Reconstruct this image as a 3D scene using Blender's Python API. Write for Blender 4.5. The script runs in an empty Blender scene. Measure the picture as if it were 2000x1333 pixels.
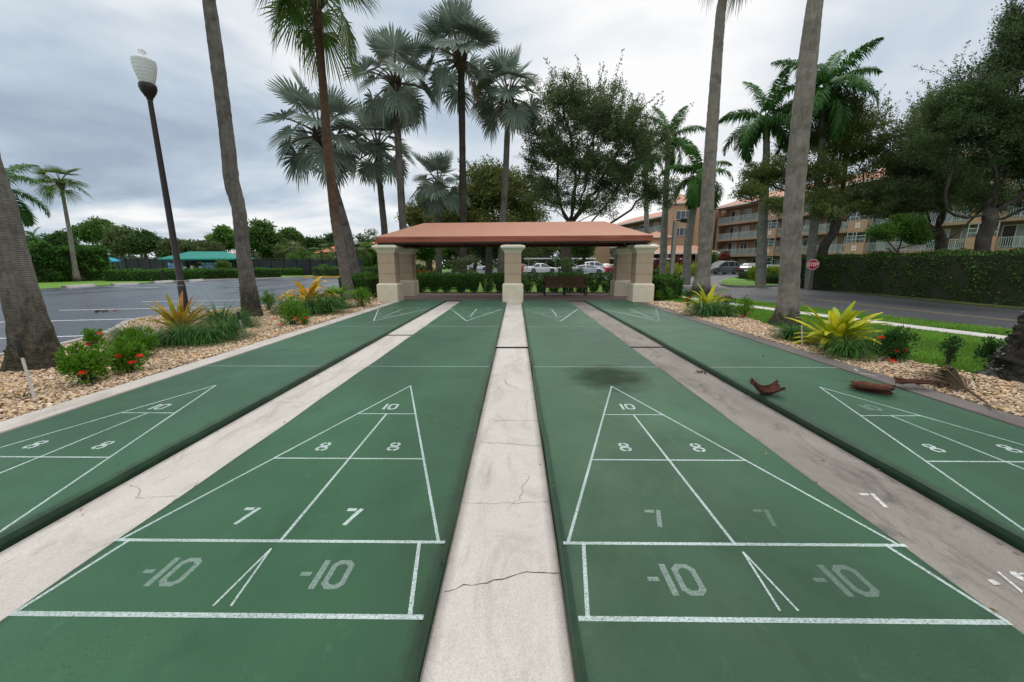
import bpy, math, random
import numpy as np
from mathutils import Vector, Matrix

rng = np.random.default_rng(7)
random.seed(7)
R = math.radians
sc = bpy.context.scene
COL = sc.collection

# ---------------------------------------------------------------- camera
F = 756.0; CH = 1.497; PT = R(11.4); YW = R(-.57)
cp, sp, cy, sy = math.cos(PT), math.sin(PT), math.cos(YW), math.sin(YW)
FW = np.array([sy*cp, cy*cp, -sp]); RT = np.array([cy, -sy, 0.0]); UP = np.cross(RT, FW)
cam = bpy.data.cameras.new("camera"); co = bpy.data.objects.new("camera", cam); COL.objects.link(co)
co.location = (0, 0, CH); co.rotation_euler = (R(90) - PT, 0, -YW)
cam.sensor_width = 36; cam.lens = F/2000*36; cam.clip_end = 2000; cam.clip_start = .05
sc.camera = co

def ray(x, y): return RT*(x-1000)/F + UP*(666.5-y)/F + FW
def G(x, y, z=0.0):
    d = ray(x, y); t = (z-CH)/d[2]; return np.array([0, 0, CH]) + d*t
def V(x, y, Y):
    d = ray(x, y); return np.array([0, 0, CH]) + d*Y/d[1]
def pxr(x, y, Y, w):
    """radius in metres of a round trunk that looks w px wide at depth Y"""
    p = V(x, y, Y) - np.array([0, 0, CH]); dep = p @ FW
    return .5*w*dep/F*math.cos(math.atan(abs(x-1000)/F))

# ---------------------------------------------------------------- mesh builder
class MB:
    def __init__(s): s.V = []; s.n = 0; s.F = []
    def add(s, v, f, mi=0, sm=False):
        v = np.asarray(v, float).reshape(-1, 3)
        if isinstance(f, np.ndarray) and f.ndim == 2: fs = [f]
        else:
            by = {}
            for q in f: by.setdefault(len(q), []).append(q)
            fs = [np.array(q) for q in by.values()]
        for q in fs:
            if len(q): s.F.append((q + s.n, mi, sm))
        s.V.append(v); s.n += len(v); return s
    def box(s, c, d, rz=0, mi=0, sm=False, M=None):
        h = np.array(d)/2
        v = np.array([[x, y, z] for x in (-1, 1) for y in (-1, 1) for z in (-1, 1)])*h
        if M is not None: v = v @ np.array(M)[:3, :3].T
        c0, s0 = math.cos(rz), math.sin(rz)
        v = np.c_[v[:, 0]*c0 - v[:, 1]*s0, v[:, 0]*s0 + v[:, 1]*c0, v[:, 2]] + np.array(c)
        return s.add(v, np.array([[0, 1, 3, 2], [4, 6, 7, 5], [0, 4, 5, 1], [2, 3, 7, 6], [0, 2, 6, 4], [1, 5, 7, 3]]), mi, sm)
    def box2(s, a, b, mi=0):
        a, b = np.array(a, float), np.array(b, float); return s.box((a+b)/2, abs(b-a), 0, mi)
    def beam(s, a, b, w, h=None, mi=0, roll=0):
        a, b = np.array(a, float), np.array(b, float); h = h or w; d = b-a; L = np.linalg.norm(d); d = d/L
        u = np.cross(d, [0, 0, 1.]); 
        if np.linalg.norm(u) < 1e-4: u = np.array([math.cos(roll), math.sin(roll), 0.])
        u /= np.linalg.norm(u); k = np.cross(u, d)
        v = []
        for p in (a, b):
            for x, y in ((-1, -1), (1, -1), (1, 1), (-1, 1)): v.append(p + u*x*w/2 + k*y*h/2)
        return s.add(v, [(0, 1, 2, 3), (7, 6, 5, 4), (0, 4, 5, 1), (1, 5, 6, 2), (2, 6, 7, 3), (3, 7, 4, 0)], mi)
    def tube(s, path, r, n=8, mi=0, sm=True, cap=True, bump=None):
        P = np.asarray(path, float); m = len(P); r = np.broadcast_to(np.asarray(r, float), (m,))
        T = np.gradient(P, axis=0) if m > 2 else np.repeat((P[1]-P[0])[None], m, 0)
        T = T/(np.linalg.norm(T, axis=1)[:, None] + 1e-12)
        a = np.array([0, 0, 1.]) if abs(T[0][2]) < .9 else np.array([1., 0, 0])
        u = np.cross(T[0], a); u /= np.linalg.norm(u); vs = []
        th = np.linspace(0, 2*np.pi, n, endpoint=False)
        for i in range(m):
            u = u - T[i]*(u @ T[i]); u /= np.linalg.norm(u); w = np.cross(T[i], u)
            rr = r[i]*(np.ones(n) if bump is None else bump[i])
            vs.append(P[i] + (np.cos(th)*rr)[:, None]*u + (np.sin(th)*rr)[:, None]*w)
        v = np.concatenate(vs)
        i, j = np.meshgrid(np.arange(m-1), np.arange(n), indexing='ij'); i = i.ravel(); j = j.ravel(); k = (j+1) % n
        f = np.c_[i*n+j, i*n+k, (i+1)*n+k, (i+1)*n+j]
        s.add(v, f, mi, sm)
        if cap: s.add(np.concatenate([vs[0], vs[-1]]), [tuple(range(n))[::-1], tuple(range(n, 2*n))], mi)
        return s
    def lathe(s, prof, c=(0, 0, 0), n=20, mi=0, sm=True):
        th = np.linspace(0, 2*np.pi, n, endpoint=False); v = []
        for r, z in prof: v.append(np.c_[np.cos(th)*r + c[0], np.sin(th)*r + c[1], np.full(n, z + c[2])])
        m = len(prof); v = np.concatenate(v)
        i, j = np.meshgrid(np.arange(m-1), np.arange(n), indexing='ij'); i = i.ravel(); j = j.ravel(); k = (j+1) % n
        return s.add(v, np.c_[i*n+j, i*n+k, (i+1)*n+k, (i+1)*n+j], mi, sm)
    def prism(s, pts, z0, z1, mi=0, bottom=False):
        pts = [tuple(p[:2]) for p in pts]; n = len(pts)
        if sum(pts[i][0]*pts[(i+1) % n][1]-pts[(i+1) % n][0]*pts[i][1] for i in range(n)) < 0: pts = pts[::-1]
        v = [(x, y, z0) for x, y in pts] + [(x, y, z1) for x, y in pts]
        f = [(i, (i+1) % n, n+(i+1) % n, n+i) for i in range(n)] + [tuple(range(n, 2*n))]
        if bottom: f.append(tuple(range(n))[::-1])
        return s.add(v, f, mi)
    def sheet(s, pts, z, mi=0):
        pts = [tuple(p[:2]) for p in pts]; n = len(pts)
        if sum(pts[i][0]*pts[(i+1) % n][1]-pts[(i+1) % n][0]*pts[i][1] for i in range(n)) < 0: pts = pts[::-1]
        return s.add([(x, y, z) for x, y in pts], [tuple(range(n))], mi)
    def quad(s, a, b, c, d, mi=0, sm=False): return s.add([a, b, c, d], [(0, 1, 2, 3)], mi, sm)
    def mesh(s, name, mats):
        me = bpy.data.meshes.new(name)
        v = np.concatenate(s.V) if s.V else np.zeros((0, 3))
        me.vertices.add(len(v)); me.vertices.foreach_set("co", v.astype(np.float32).ravel())
        lv = np.concatenate([q.ravel() for q, _, _ in s.F]); cnt = np.concatenate([np.full(len(q), q.shape[1]) for q, _, _ in s.F])
        mi = np.concatenate([np.full(len(q), m) for q, m, _ in s.F]); sm = np.concatenate([np.full(len(q), t) for q, _, t in s.F])
        me.loops.add(len(lv)); me.loops.foreach_set("vertex_index", lv.astype(np.int32))
        me.polygons.add(len(cnt)); me.polygons.foreach_set("loop_start", np.r_[0, np.cumsum(cnt)[:-1]].astype(np.int32))
        me.polygons.foreach_set("material_index", mi.astype(np.int32)); me.polygons.foreach_set("use_smooth", sm.astype(bool))
        for m in (mats if isinstance(mats, (list, tuple)) else [mats]): me.materials.append(m)
        me.update(calc_edges=True); return me
    def build(s, name, mats, parent=None, loc=None):
        return link(name, s.mesh(name, mats), parent, loc)

def link(name, me, parent=None, loc=None):
    o = bpy.data.objects.new(name, me); COL.objects.link(o)
    if parent is not None: o.parent = parent
    if loc is not None: o.location = loc
    return o
def tag(o, label=None, cat=None, group=None, kind=None):
    if label: o["label"] = label
    if cat: o["category"] = cat
    if group: o["group"] = group
    if kind: o["kind"] = kind
    return o
def root(name, loc=(0, 0, 0), rz=0, label=None, cat=None, group=None, scale=1):
    o = bpy.data.objects.new(name, None); COL.objects.link(o); o.location = [float(q) for q in loc]; o.rotation_euler = (0, 0, rz)
    o.scale = (scale,)*3 if not hasattr(scale, '__len__') else scale
    o.empty_display_size = .2
    return tag(o, label, cat, group)
def kids(o): return [c for c in bpy.data.objects if c.parent == o]
def dup(o, loc, rz=0, label=None, scale=1, group=None):
    c = o.copy(); COL.objects.link(c); c.location = [float(q) for q in loc]; c.rotation_euler = (0, 0, rz)
    c.scale = (scale,)*3 if not hasattr(scale, '__len__') else scale
    if label: c["label"] = label
    if group: c["group"] = group
    for ch in kids(o):
        d = ch.copy(); COL.objects.link(d); d.parent = c
        for g in kids(ch):
            e = g.copy(); COL.objects.link(e); e.parent = d
    return c

# ---------------------------------------------------------------- materials
def hexc(h):
    h = h.lstrip('#'); c = [int(h[i:i+2], 16)/255 for i in (0, 2, 4)]
    return tuple(x/12.92 if x < .04045 else ((x+.055)/1.055)**2.4 for x in c)
class NT:
    def __init__(s, name):
        s.m = bpy.data.materials.new(name); s.m.use_nodes = True; s.t = s.m.node_tree; s.t.nodes.clear()
        s.out = s.N('ShaderNodeOutputMaterial'); s.b = s.N('ShaderNodeBsdfPrincipled'); s.L(s.b.outputs[0], s.out.inputs[0])
        s.tc = s.N('ShaderNodeTexCoord')
    def N(s, t, **k):
        n = s.t.nodes.new(t)
        for a, b in k.items(): setattr(n, a, b)
        return n
    def L(s, a, b): s.t.links.new(a, b)
    def co(s, scale=(1, 1, 1), gen='Object'):
        mp = s.N('ShaderNodeMapping'); mp.inputs['Scale'].default_value = scale; s.L(s.tc.outputs[gen], mp.inputs[0]); return mp.outputs[0]
    def noise(s, scale, vec=None, detail=4, rough=.6, dist=0):
        n = s.N('ShaderNodeTexNoise'); n.inputs['Scale'].default_value = scale; n.inputs['Detail'].default_value = detail
        n.inputs['Roughness'].default_value = rough; n.inputs['Distortion'].default_value = dist
        s.L(vec if vec is not None else s.tc.outputs['Object'], n.inputs['Vector']); return n.outputs['Fac']
    def ramp(s, fac, stops, interp='LINEAR'):
        r = s.N('ShaderNodeValToRGB'); r.color_ramp.interpolation = interp
        e = r.color_ramp.elements
        while len(e) < len(stops): e.new(.5)
        for q, (p, c) in zip(e, stops):
            q.position = p; q.color = (*c, 1) if hasattr(c, '__len__') else (c, c, c, 1)
        s.L(fac, r.inputs[0]); return r.outputs[0]
    def mix(s, fac, a, b, mode='MIX'):
        n = s.N('ShaderNodeMix', data_type='RGBA', blend_type=mode)
        for i, q in ((0, fac), (6, a), (7, b)):
            if hasattr(q, 'links'): s.L(q, n.inputs[i])
            elif hasattr(q, '__len__'): n.inputs[i].default_value = (*q, 1)
            else: n.inputs[i].default_value = q if i == 0 else (q, q, q, 1)
        return n.outputs[2]
    def math(s, op, a, b=0.0):
        n = s.N('ShaderNodeMath', operation=op)
        for i, q in ((0, a), (1, b)):
            if hasattr(q, 'links'): s.L(q, n.inputs[i])
            else: n.inputs[i].default_value = q
        return n.outputs[0]
    def bump(s, h, st=.3, d=.01):
        n = s.N('ShaderNodeBump'); n.inputs['Strength'].default_value = st; n.inputs['Distance'].default_value = d
        s.L(h, n.inputs['Height']); s.L(n.outputs[0], s.b.inputs['Normal']); return n
    def fin(s, col, rough=.7, spec=.5, metal=0):
        if hasattr(col, 'links'): s.L(col, s.b.inputs['Base Color'])
        else: s.b.inputs['Base Color'].default_value = (*col, 1)
        if hasattr(rough, 'links'): s.L(rough, s.b.inputs['Roughness'])
        else: s.b.inputs['Roughness'].default_value = rough
        s.b.inputs['Specular IOR Level'].default_value = spec; s.b.inputs['Metallic'].default_value = metal
        return s.m
def pm(name, c1, c2=None, scale=4, rough=.7, bump=0, bs=None, bd=.01, spec=.4, metal=0, stretch=(1, 1, 1), lo=.35, hi=.65):
    """plain material: two tones mixed by noise, optional bump"""
    t = NT(name); c1 = hexc(c1) if isinstance(c1, str) else c1
    c2 = tuple(q*.8 for q in c1) if c2 is None else (hexc(c2) if isinstance(c2, str) else c2)
    v = t.co(stretch); f = t.noise(scale, v, 5, .65)
    col = t.ramp(f, [(lo, c1), (hi, c2)])
    if bump: t.bump(t.noise(bs or scale*6, v, 4, .6), bump, bd)
    return t.fin(col, rough, spec, metal)
def leafmat(name, c1, c2, c3=None, transl=.3, rough=.45, spec=.35, clump=.8):
    t = NT(name); g = t.N('ShaderNodeNewGeometry')
    c1, c2 = [hexc(c) if isinstance(c, str) else c for c in (c1, c2)]; c3 = hexc(c3) if isinstance(c3, str) else (c3 or c2)
    a = t.ramp(g.outputs['Random Per Island'], [(0, c1), (.6, c2), (1, c3)])
    b = t.ramp(t.noise(clump, None, 3), [(.35, .72), (.65, 1.25)])
    col = t.mix(1.0, a, b, 'MULTIPLY'); t.fin(col, rough, spec*.45)
    if transl:
        tr = t.N('ShaderNodeBsdfTranslucent'); t.L(col, tr.inputs[0]); mx = t.N('ShaderNodeMixShader'); mx.inputs[0].default_value = transl
        t.L(t.b.outputs[0], mx.inputs[1]); t.L(tr.outputs[0], mx.inputs[2]); t.L(mx.outputs[0], t.out.inputs[0])
    return t.m

# leaves as little kites
def kites(mb, P, size, D=None, asp=.45, mi=0, spread=1.0, jit=.35, fold=0):
    n = len(P); size = size*(1 + jit*(rng.random(n)*2-1))
    d = rng.normal(size=(n, 3))*spread
    if D is not None: d = d + D
    d /= np.linalg.norm(d, axis=1)[:, None] + 1e-9
    s = np.cross(d, rng.normal(size=(n, 3))); s /= np.linalg.norm(s, axis=1)[:, None] + 1e-9
    L = size[:, None]; m = P + d*L*.5
    v = np.stack([P, m + s*L*asp*.5, P + d*L, m - s*L*asp*.5], 1).reshape(-1, 3)
    i = np.arange(n)[:, None]*4
    mb.add(v, i + np.arange(4), mi)
def ell(n, shell=.35):
    d = rng.normal(size=(n, 3)); d /= np.linalg.norm(d, axis=1)[:, None]
    return d*(rng.random(n)**shell)[:, None]
# ---------------------------------------------------------------- material library
def edge_dirt(t, c, dk, a, b, amt):
    gx = t.N('ShaderNodeSeparateXYZ'); t.L(t.tc.outputs['Generated'], gx.inputs[0])
    e = t.math('ADD', t.math('ABSOLUTE', t.math('SUBTRACT', gx.outputs[0], .5)), t.math('MULTIPLY', t.math('SUBTRACT', t.noise(5, None, 6, .75), .5), .09))
    return t.mix(t.ramp(e, [(a, 0.0), (b, amt)]), c, dk)
def court_mat():
    t = NT('court paint'); v = t.tc.outputs['Object']
    c = t.ramp(t.noise(.9, v, 5, .6, .6), [(.3, (.018, .060, .028)), (.7, (.028, .084, .041))])
    st = t.ramp(t.noise(3.2, t.co((1, .55, 1)), 6, .7), [(.52, 1.0), (.74, .62)])
    c = t.mix(.8, c, st, 'MULTIPLY')
    sp = t.ramp(t.noise(90, v, 2, .5), [(.3, .45), (.4, 1.0)]); msk = t.ramp(t.noise(1.3, v, 3), [(.46, 0.0), (.62, .9)])
    c = t.mix(msk, c, t.mix(1, c, sp, 'MULTIPLY'))
    # the damp dark stain on the third lane
    sx = t.N('ShaderNodeSeparateXYZ'); t.L(v, sx.inputs[0])
    dx = t.math('DIVIDE', t.math('SUBTRACT', sx.outputs[0], 1.22), .62); dy = t.math('DIVIDE', t.math('SUBTRACT', sx.outputs[1], 5.0), .72)
    r = t.math('ADD', t.math('MULTIPLY', dx, dx), t.math('MULTIPLY', dy, dy))
    r = t.math('ADD', r, t.math('MULTIPLY', t.math('SUBTRACT', t.noise(4, v, 5, .7), .5), 1.3))
    k = t.ramp(r, [(.10, .80), (1.35, 0.0)]); c = t.mix(k, c, (.010, .017, .006))
    # worn scuffs, pale and fine
    sc_ = t.ramp(t.noise(9, t.co((1, .6, 1)), 7, .8), [(.58, 0.0), (.80, .16)]); c = t.mix(sc_, c, (.20, .30, .22))
    pt = t.ramp(t.noise(.55, t.co((1, .4, 1)), 3, .5), [(.42, .80), (.60, 1.12)]); c = t.mix(1, c, pt, 'MULTIPLY')
    c = edge_dirt(t, c, (.010, .020, .010), .455, .497, .85)
    t.bump(t.noise(160, v, 3, .7), .35, .004)
    t.L(t.math('MULTIPLY', t.math('SUBTRACT', 1.0, k), .15), t.b.inputs['Sheen Weight']); t.b.inputs['Sheen Roughness'].default_value = .45; t.b.inputs['Sheen Tint'].default_value = (.55, .95, .68, 1)
    t.fin(c, t.ramp(t.noise(2.4, v, 4), [(.3, .44), (.7, .60)]), .20); t.L(t.math('MULTIPLY', t.math('SUBTRACT', 1.05, k), .20), t.b.inputs['Specular IOR Level']); return t.m
def concrete(name, a, b, dk, amt=.5, sc_=1.4):
    t = NT(name); v = t.tc.outputs['Object']
    c = t.ramp(t.noise(sc_, t.co((1, .6, 1)), 6, .68, .5), [(.3, a), (.7, b)])
    k = t.ramp(t.noise(sc_*1.7, t.co((1.4, .5, 1)), 8, .75, 1.0), [(.5, 0.0), (.78, amt)]); c = t.mix(k, c, dk)
    if sc_ == 1.4 or sc_ == 1.0: c = edge_dirt(t, c, tuple(q*.6 for q in dk), .40, .50, .75)
    g = t.ramp(t.noise(140, v, 3, .6), [(.3, .72), (.55, 1.0), (.75, 1.12)]); c = t.mix(.8, c, g, 'MULTIPLY')
    t.bump(t.noise(110, v, 4, .7), .4, .004); return t.fin(c, .85, .3)
def paint(name='line paint', a=.9):
    """white road paint with the court showing through where worn"""
    t = NT(name); v = t.tc.outputs['Object']
    al = t.math('MULTIPLY', t.ramp(t.noise(85, v, 4, .75), [(.30, .25), (.58, 1.0)]), t.ramp(t.noise(1.7, v, 4, .6), [(.3, a*.62), (.62, a)]))
    t.fin((.60, .70, .69), .6, .3); tr = t.N('ShaderNodeBsdfTransparent'); mx = t.N('ShaderNodeMixShader'); t.L(al, mx.inputs[0]); t.L(tr.outputs[0], mx.inputs[1]); t.L(t.b.outputs[0], mx.inputs[2]); t.L(mx.outputs[0], t.out.inputs[0]); return t.m
M = {}
M['court'] = court_mat()
M['paint'] = paint('line paint', .74); M['faint'] = paint('faded line paint', .28); M['faint2'] = paint('very faded line paint', .17)
M['chalk'] = pm('stray paint on concrete', (.62, .62, .62), (.30, .28, .25), 60, .8)
M['strip'] = concrete('pale concrete', (.51, .475, .435), (.41, .38, .345), (.20, .175, .15), .7)
M['strip_dirty'] = concrete('weathered concrete', (.27, .245, .215), (.17, .152, .132), (.05, .045, .039), 1.0, 1.4)
M['strip_dark'] = concrete('mould-dark concrete', (.16, .14, .13), (.10, .088, .082), (.045, .04, .038), .6)
M['kerb'] = concrete('kerb concrete', (.42, .40, .36), (.30, .28, .25), (.12, .11, .1), .5)
M['walk'] = concrete('sidewalk concrete', (.52, .50, .47), (.44, .42, .4), (.3, .28, .26), .3)
M['crack'] = pm('crack dirt', (.05, .042, .036), (.025, .02, .018), 30, .95)
M['asphalt'] = None
def asphalt(name, a, b, r1=.32, r2=.6):
    t = NT(name); v = t.tc.outputs['Object']
    c = t.ramp(t.noise(.35, t.co((1, .4, 1)), 6, .65, .8), [(.3, a), (.7, b)])
    c = t.mix(.7, c, t.ramp(t.noise(60, v, 2), [(.3, .7), (.7, 1.25)]), 'MULTIPLY')
    t.bump(t.noise(45, v, 3, .7), .25, .006)
    return t.fin(c, t.ramp(t.noise(.5, t.co((1, .35, 1)), 4), [(.35, r1), (.65, r2)]), .5)
M['asphalt'] = asphalt('damp asphalt', (.032, .037, .050), (.052, .058, .074), .20, .38)
M['road'] = asphalt('dark road asphalt', (.020, .022, .027), (.032, .034, .040), .42, .65)
M['lotline'] = pm('parking paint', (.66, .67, .68), (.42, .43, .44), 12, .7)
M['yellowline'] = pm('faded yellow paint', (.22, .16, .06), (.09, .075, .045), 8, .7)
M['yellowkerb'] = pm('yellow kerb paint', (.62, .40, .06), (.50, .30, .04), 5, .7)
def turf(name, a, b, c_):
    t = NT(name); v = t.tc.outputs['Object']
    c = t.ramp(t.noise(.6, v, 6, .7), [(.3, a), (.52, b), (.75, c_)])
    c = t.mix(.8, c, t.ramp(t.noise(28, v, 3, .7), [(.3, .5), (.7, 1.35)]), 'MULTIPLY')
    t.bump(t.noise(40, v, 4, .8), .8, .03); return t.fin(c, .9, .2)
M['turf'] = turf('turf', (.085, .19, .024), (.115, .235, .034), (.15, .24, .05))
M['turf_dry'] = turf('dry verge turf', (.05, .085, .02), (.09, .105, .03), (.12, .10, .05))
M['blade'] = leafmat('grass blades', (.10, .23, .025), (.15, .30, .04), (.19, .31, .06), .3)
M['mulch'] = pm('bark mulch', (.10, .068, .055), (.045, .03, .024), 14, .95, .9, 40, .03)
M['bedsoil'] = pm('gravel bed base', (.22, .165, .11), (.12, .085, .055), 12, .95, .8, 50, .02)
def pebble_mat():
    t = NT('river pebbles'); g = t.N('ShaderNodeNewGeometry')
    c = t.ramp(g.outputs['Random Per Island'], [(0, (.20, .115, .06)), (.15, (.40, .25, .13)), (.4, (.55, .39, .23)), (.65, (.62, .48, .32)), (.78, (.30, .22, .17)), (.88, (.50, .36, .28)), (1, (.76, .66, .52))])
    c = t.mix(.5, c, t.ramp(t.noise(60, None, 3), [(.3, .75), (.7, 1.15)]), 'MULTIPLY')
    k = t.ramp(t.noise(1.1, None, 4, .7), [(.50, 1.0), (.72, .68)]); c = t.mix(1, c, k, 'MULTIPLY')
    return t.fin(c, .65, .4)
M['pebble'] = pebble_mat()
def paver_mat():
    t = NT('brick pavers'); b = t.N('ShaderNodeTexBrick'); t.L(t.co((5, 5, 5)), b.inputs['Vector'])
    b.inputs['Color1'].default_value = (.30, .20, .175, 1); b.inputs['Color2'].default_value = (.22, .15, .14, 1); b.inputs['Mortar'].default_value = (.10, .085, .075, 1)
    b.inputs['Mortar Size'].default_value = .03; c = t.mix(.6, b.outputs[0], t.ramp(t.noise(1.5, None, 5), [(.3, .6), (.7, 1.3)]), 'MULTIPLY')
    t.bump(b.outputs[1], -.3, .01); return t.fin(c, .75, .4)
M['paver'] = paver_mat()
M['stucco_cream'] = pm('cream stucco', (.72, .65, .51), (.64, .57, .44), 3, .85, .25, 120, .004)
M['stucco_tan'] = pm('tan stucco', (.48, .37, .27), (.43, .33, .235), 3, .85, .25, 120, .004)
M['cornice'] = pm('cream cornice paint', (.72, .69, .55), (.64, .61, .48), 3, .7, .1, 60, .004)
M['joint'] = pm('stucco joint', (.24, .17, .12), None, 5, .9)
def fabric(name, c, f2=.85):
    t = NT(name); cc = t.ramp(t.noise(1.2, None, 4), [(.3, c), (.7, tuple(q*f2 for q in c))])
    t.bump(t.noise(3, t.co((1, 1, 3)), 3), .25, .05)
    t.fin(cc, .75, .3); return t.m
M['awning'] = fabric('terracotta canvas', (.40, .198, .130), .93)
M['awning_trim_v'] = fabric('terracotta valance', (.33, .105, .066), .85)  # same canvas, darkened to carry the shading of the upright face
M['awning_trim'] = pm('canvas trim', (.30, .085, .055), (.26, .07, .045), 3, .7)
M['awning_under'] = pm('awning underside', (.10, .03, .022), (.07, .02, .015), 3, .8)
M['frame_dark'] = pm('dark brown steel', (.022, .012, .010), (.03, .018, .014), 6, .45, spec=.5)
M['pole'] = pm('bronze pole paint', (.024, .015, .016), (.016, .010, .011), 2.5, .38, .08, 60)
M['globe'] = None
t = NT('frosted ribbed globe'); t.fin(t.ramp(t.noise(3), [(.3, (.80, .82, .84)), (.7, (.70, .73, .76))]), .28, .5); t.b.inputs['Transmission Weight'].default_value = .15; M['globe'] = t.m
M['wood'] = pm('brown slats', (.17, .085, .035), (.10, .05, .022), 5, .55, .2, 40, .003, stretch=(1, 8, 8))
M['black'] = pm('black metal', (.012, .012, .012), (.02, .02, .02), 5, .5)
M['white'] = pm('white paint', (.75, .75, .75), (.66, .66, .66), 3, .6)
M['stake'] = pm('weathered white stake', (.62, .60, .56), (.45, .42, .38), 15, .6)
M['rubber'] = pm('tyre rubber', (.018, .018, .019), None, 5, .8)
M['rim'] = pm('alloy rim', (.45, .46, .48), (.35, .36, .38), 5, .3, metal=.8)
M['glass'] = pm('dark car glass', (.015, .018, .022), (.03, .035, .04), 2, .08, spec=.9)
M['tail'] = pm('red tail lamp', (.45, .02, .02), None, 3, .25)
M['head'] = pm('clear head lamp', (.7, .72, .75), None, 3, .12)
M['plate'] = pm('number plate', (.6, .6, .55), None, 3, .5)
for n, c in dict(silver=(.50, .55, .60), white=(.74, .76, .78), orange=(.50, .07, .02), black=(.016, .016, .020), grey=(.10, .115, .125), red=(.35, .015, .015)).items():
    t = NT(n + ' car paint'); t.fin(t.ramp(t.noise(1.5), [(.3, c), (.7, tuple(q*.93 for q in c))]), .28, .5); t.b.inputs['Coat Weight'].default_value = .5; M['car_'+n] = t.m
def bark(name, a, b, lich, rings=26, lb=.5, bump=.5, noise_s=6, amt=.6, wst=.45, zgrey=0, foot=0):
    t = NT(name); v = t.tc.outputs['Object']
    c = t.ramp(t.noise(noise_s, t.co((1, 1, .8)), 6, .7), [(.3, a), (.7, b)])
    c = t.mix(t.ramp(t.noise(1.6, v, 6, .72, .5), [(.48, 0.0), (.66, amt)]), c, lich)
    if rings:
        w = t.N('ShaderNodeTexWave', wave_type='BANDS', bands_direction='Z'); w.inputs['Scale'].default_value = rings; w.inputs['Distortion'].default_value = 5
        w.inputs['Detail'].default_value = 3; w.inputs['Detail Scale'].default_value = 2; t.L(v, w.inputs['Vector'])
        c = t.mix(wst, c, t.ramp(w.outputs['Fac'], [(.1, .6), (.6, 1.1)]), 'MULTIPLY')
        h = t.math('ADD', w.outputs['Fac'], t.noise(35, t.co((1, 1, .5)), 4, .7)); t.bump(h, bump, .012)
    else: t.bump(t.noise(14, t.co((1, 1, .35)), 6, .75), bump, .05)
    if zgrey:
        sz = t.N('ShaderNodeSeparateXYZ'); t.L(v, sz.inputs[0]); zz = t.math('ADD', sz.outputs[2], t.math('MULTIPLY', t.noise(3, v, 5, .7), 2.4))
        mr = t.N('ShaderNodeMapRange'); t.L(zz, mr.inputs[0]); mr.inputs[1].default_value = zgrey; mr.inputs[2].default_value = zgrey+1.3
        c = t.mix(mr.outputs[0], t.ramp(t.noise(9, v, 5, .7), [(.3, (.20, .175, .155)), (.7, (.10, .085, .072))]), c)
    if foot:
        sz = t.N('ShaderNodeSeparateXYZ'); t.L(v, sz.inputs[0]); zz = t.math('ADD', sz.outputs[2], t.math('MULTIPLY', t.math('SUBTRACT', t.noise(4, t.co((1, 1, .4)), 6, .75), .5), foot*3.2))
        mr = t.N('ShaderNodeMapRange'); t.L(zz, mr.inputs[0]); mr.inputs[1].default_value = foot*.5; mr.inputs[2].default_value = foot*1.5
        c = t.mix(mr.outputs[0], t.ramp(t.noise(16, v, 5, .75), [(.35, (.020, .017, .012)), (.55, (.055, .052, .032)), (.72, (.13, .125, .095))]), c)
    vs = t.ramp(t.noise(22, t.co((1, 1, .12)), 4, .7), [(.35, .68), (.62, 1.1)]); c = t.mix(.75, c, vs, 'MULTIPLY')
    return t.fin(c, .9, .2)
M['trunk_grey'] = bark('grey palm trunk', (.195, .178, .162), (.11, .098, .088), (.044, .037, .031), 12, amt=.8, wst=.30, foot=.75)
M['trunk_pale'] = bark('pale palm trunk', (.30, .27, .24), (.19, .168, .145), (.075, .062, .050), 11, amt=.6, wst=.22, foot=.35)
M['trunk_red'] = bark('rusty palm trunk', (.15, .090, .060), (.085, .052, .036), (.045, .03, .022), 7, amt=.6, zgrey=3.6)
M['trunk_dark'] = bark('dark palm trunk', (.07, .058, .05), (.035, .03, .026), (.11, .098, .085), 6)
M['trunk_royal'] = bark('royal palm trunk', (.30, .29, .27), (.22, .21, .19), (.12, .115, .095), 3)
M['trunk_base'] = bark('mossy palm foot', (.062, .052, .040), (.025, .02, .017), (.13, .125, .085), 0, bump=1.0)
M['moss'] = leafmat('lichen on bark', (.10, .105, .07), (.05, .055, .03), (.17, .18, .14), 0, .9)
M['lichen'] = leafmat('pale lichen flakes', (.20, .23, .19), (.10, .12, .08), (.05, .06, .035), 0, .95, .2)
M['oakbark'] = bark('oak bark', (.085, .072, .060), (.045, .037, .031), (.14, .135, .115), 0, bump=.8)
M['oakbark_lichen'] = bark('lichen-covered oak bark', (.055, .047, .038), (.010, .009, .007), (.20, .23, .20), 0, bump=1.0, noise_s=13, amt=.85)
M['boot'] = bark('red-brown palm boot', (.135, .055, .033), (.07, .030, .019), (.035, .016, .011), 0, bump=.5, noise_s=8, amt=.5)
M['boot_dark'] = bark('dark palm boot', (.10, .036, .024), (.05, .02, .014), (.025, .012, .009), 0, bump=.5, noise_s=8, amt=.5)
M['deadleaf'] = leafmat('dead frond', (.16, .115, .065), (.09, .062, .036), (.24, .19, .12), .05, .8)
M['fan_green'] = leafmat('green fan leaf', (.045, .11, .018), (.075, .16, .025), (.24, .22, .03), .4, .4, .4, .5)
M['fan_blue'] = leafmat('silver blue fan leaf', (.13, .175, .14), (.19, .24, .195), (.29, .34, .29), .28, .5, .4, .5)
M['petiole_blue'] = pm('silvery petiole', (.20, .19, .15), (.12, .10, .08), 6, .7)
M['petiole_green'] = pm('green petiole', (.11, .16, .04), (.10, .08, .03), 6, .6)
M['boots'] = pm('palm boots', (.14, .085, .055), (.06, .04, .028), 12, .9, .8, 30, .03)
M['feather'] = leafmat('royal palm leaflet', (.032, .105, .022), (.05, .145, .03), (.085, .19, .04), .4, .4, .4, .5)
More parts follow.
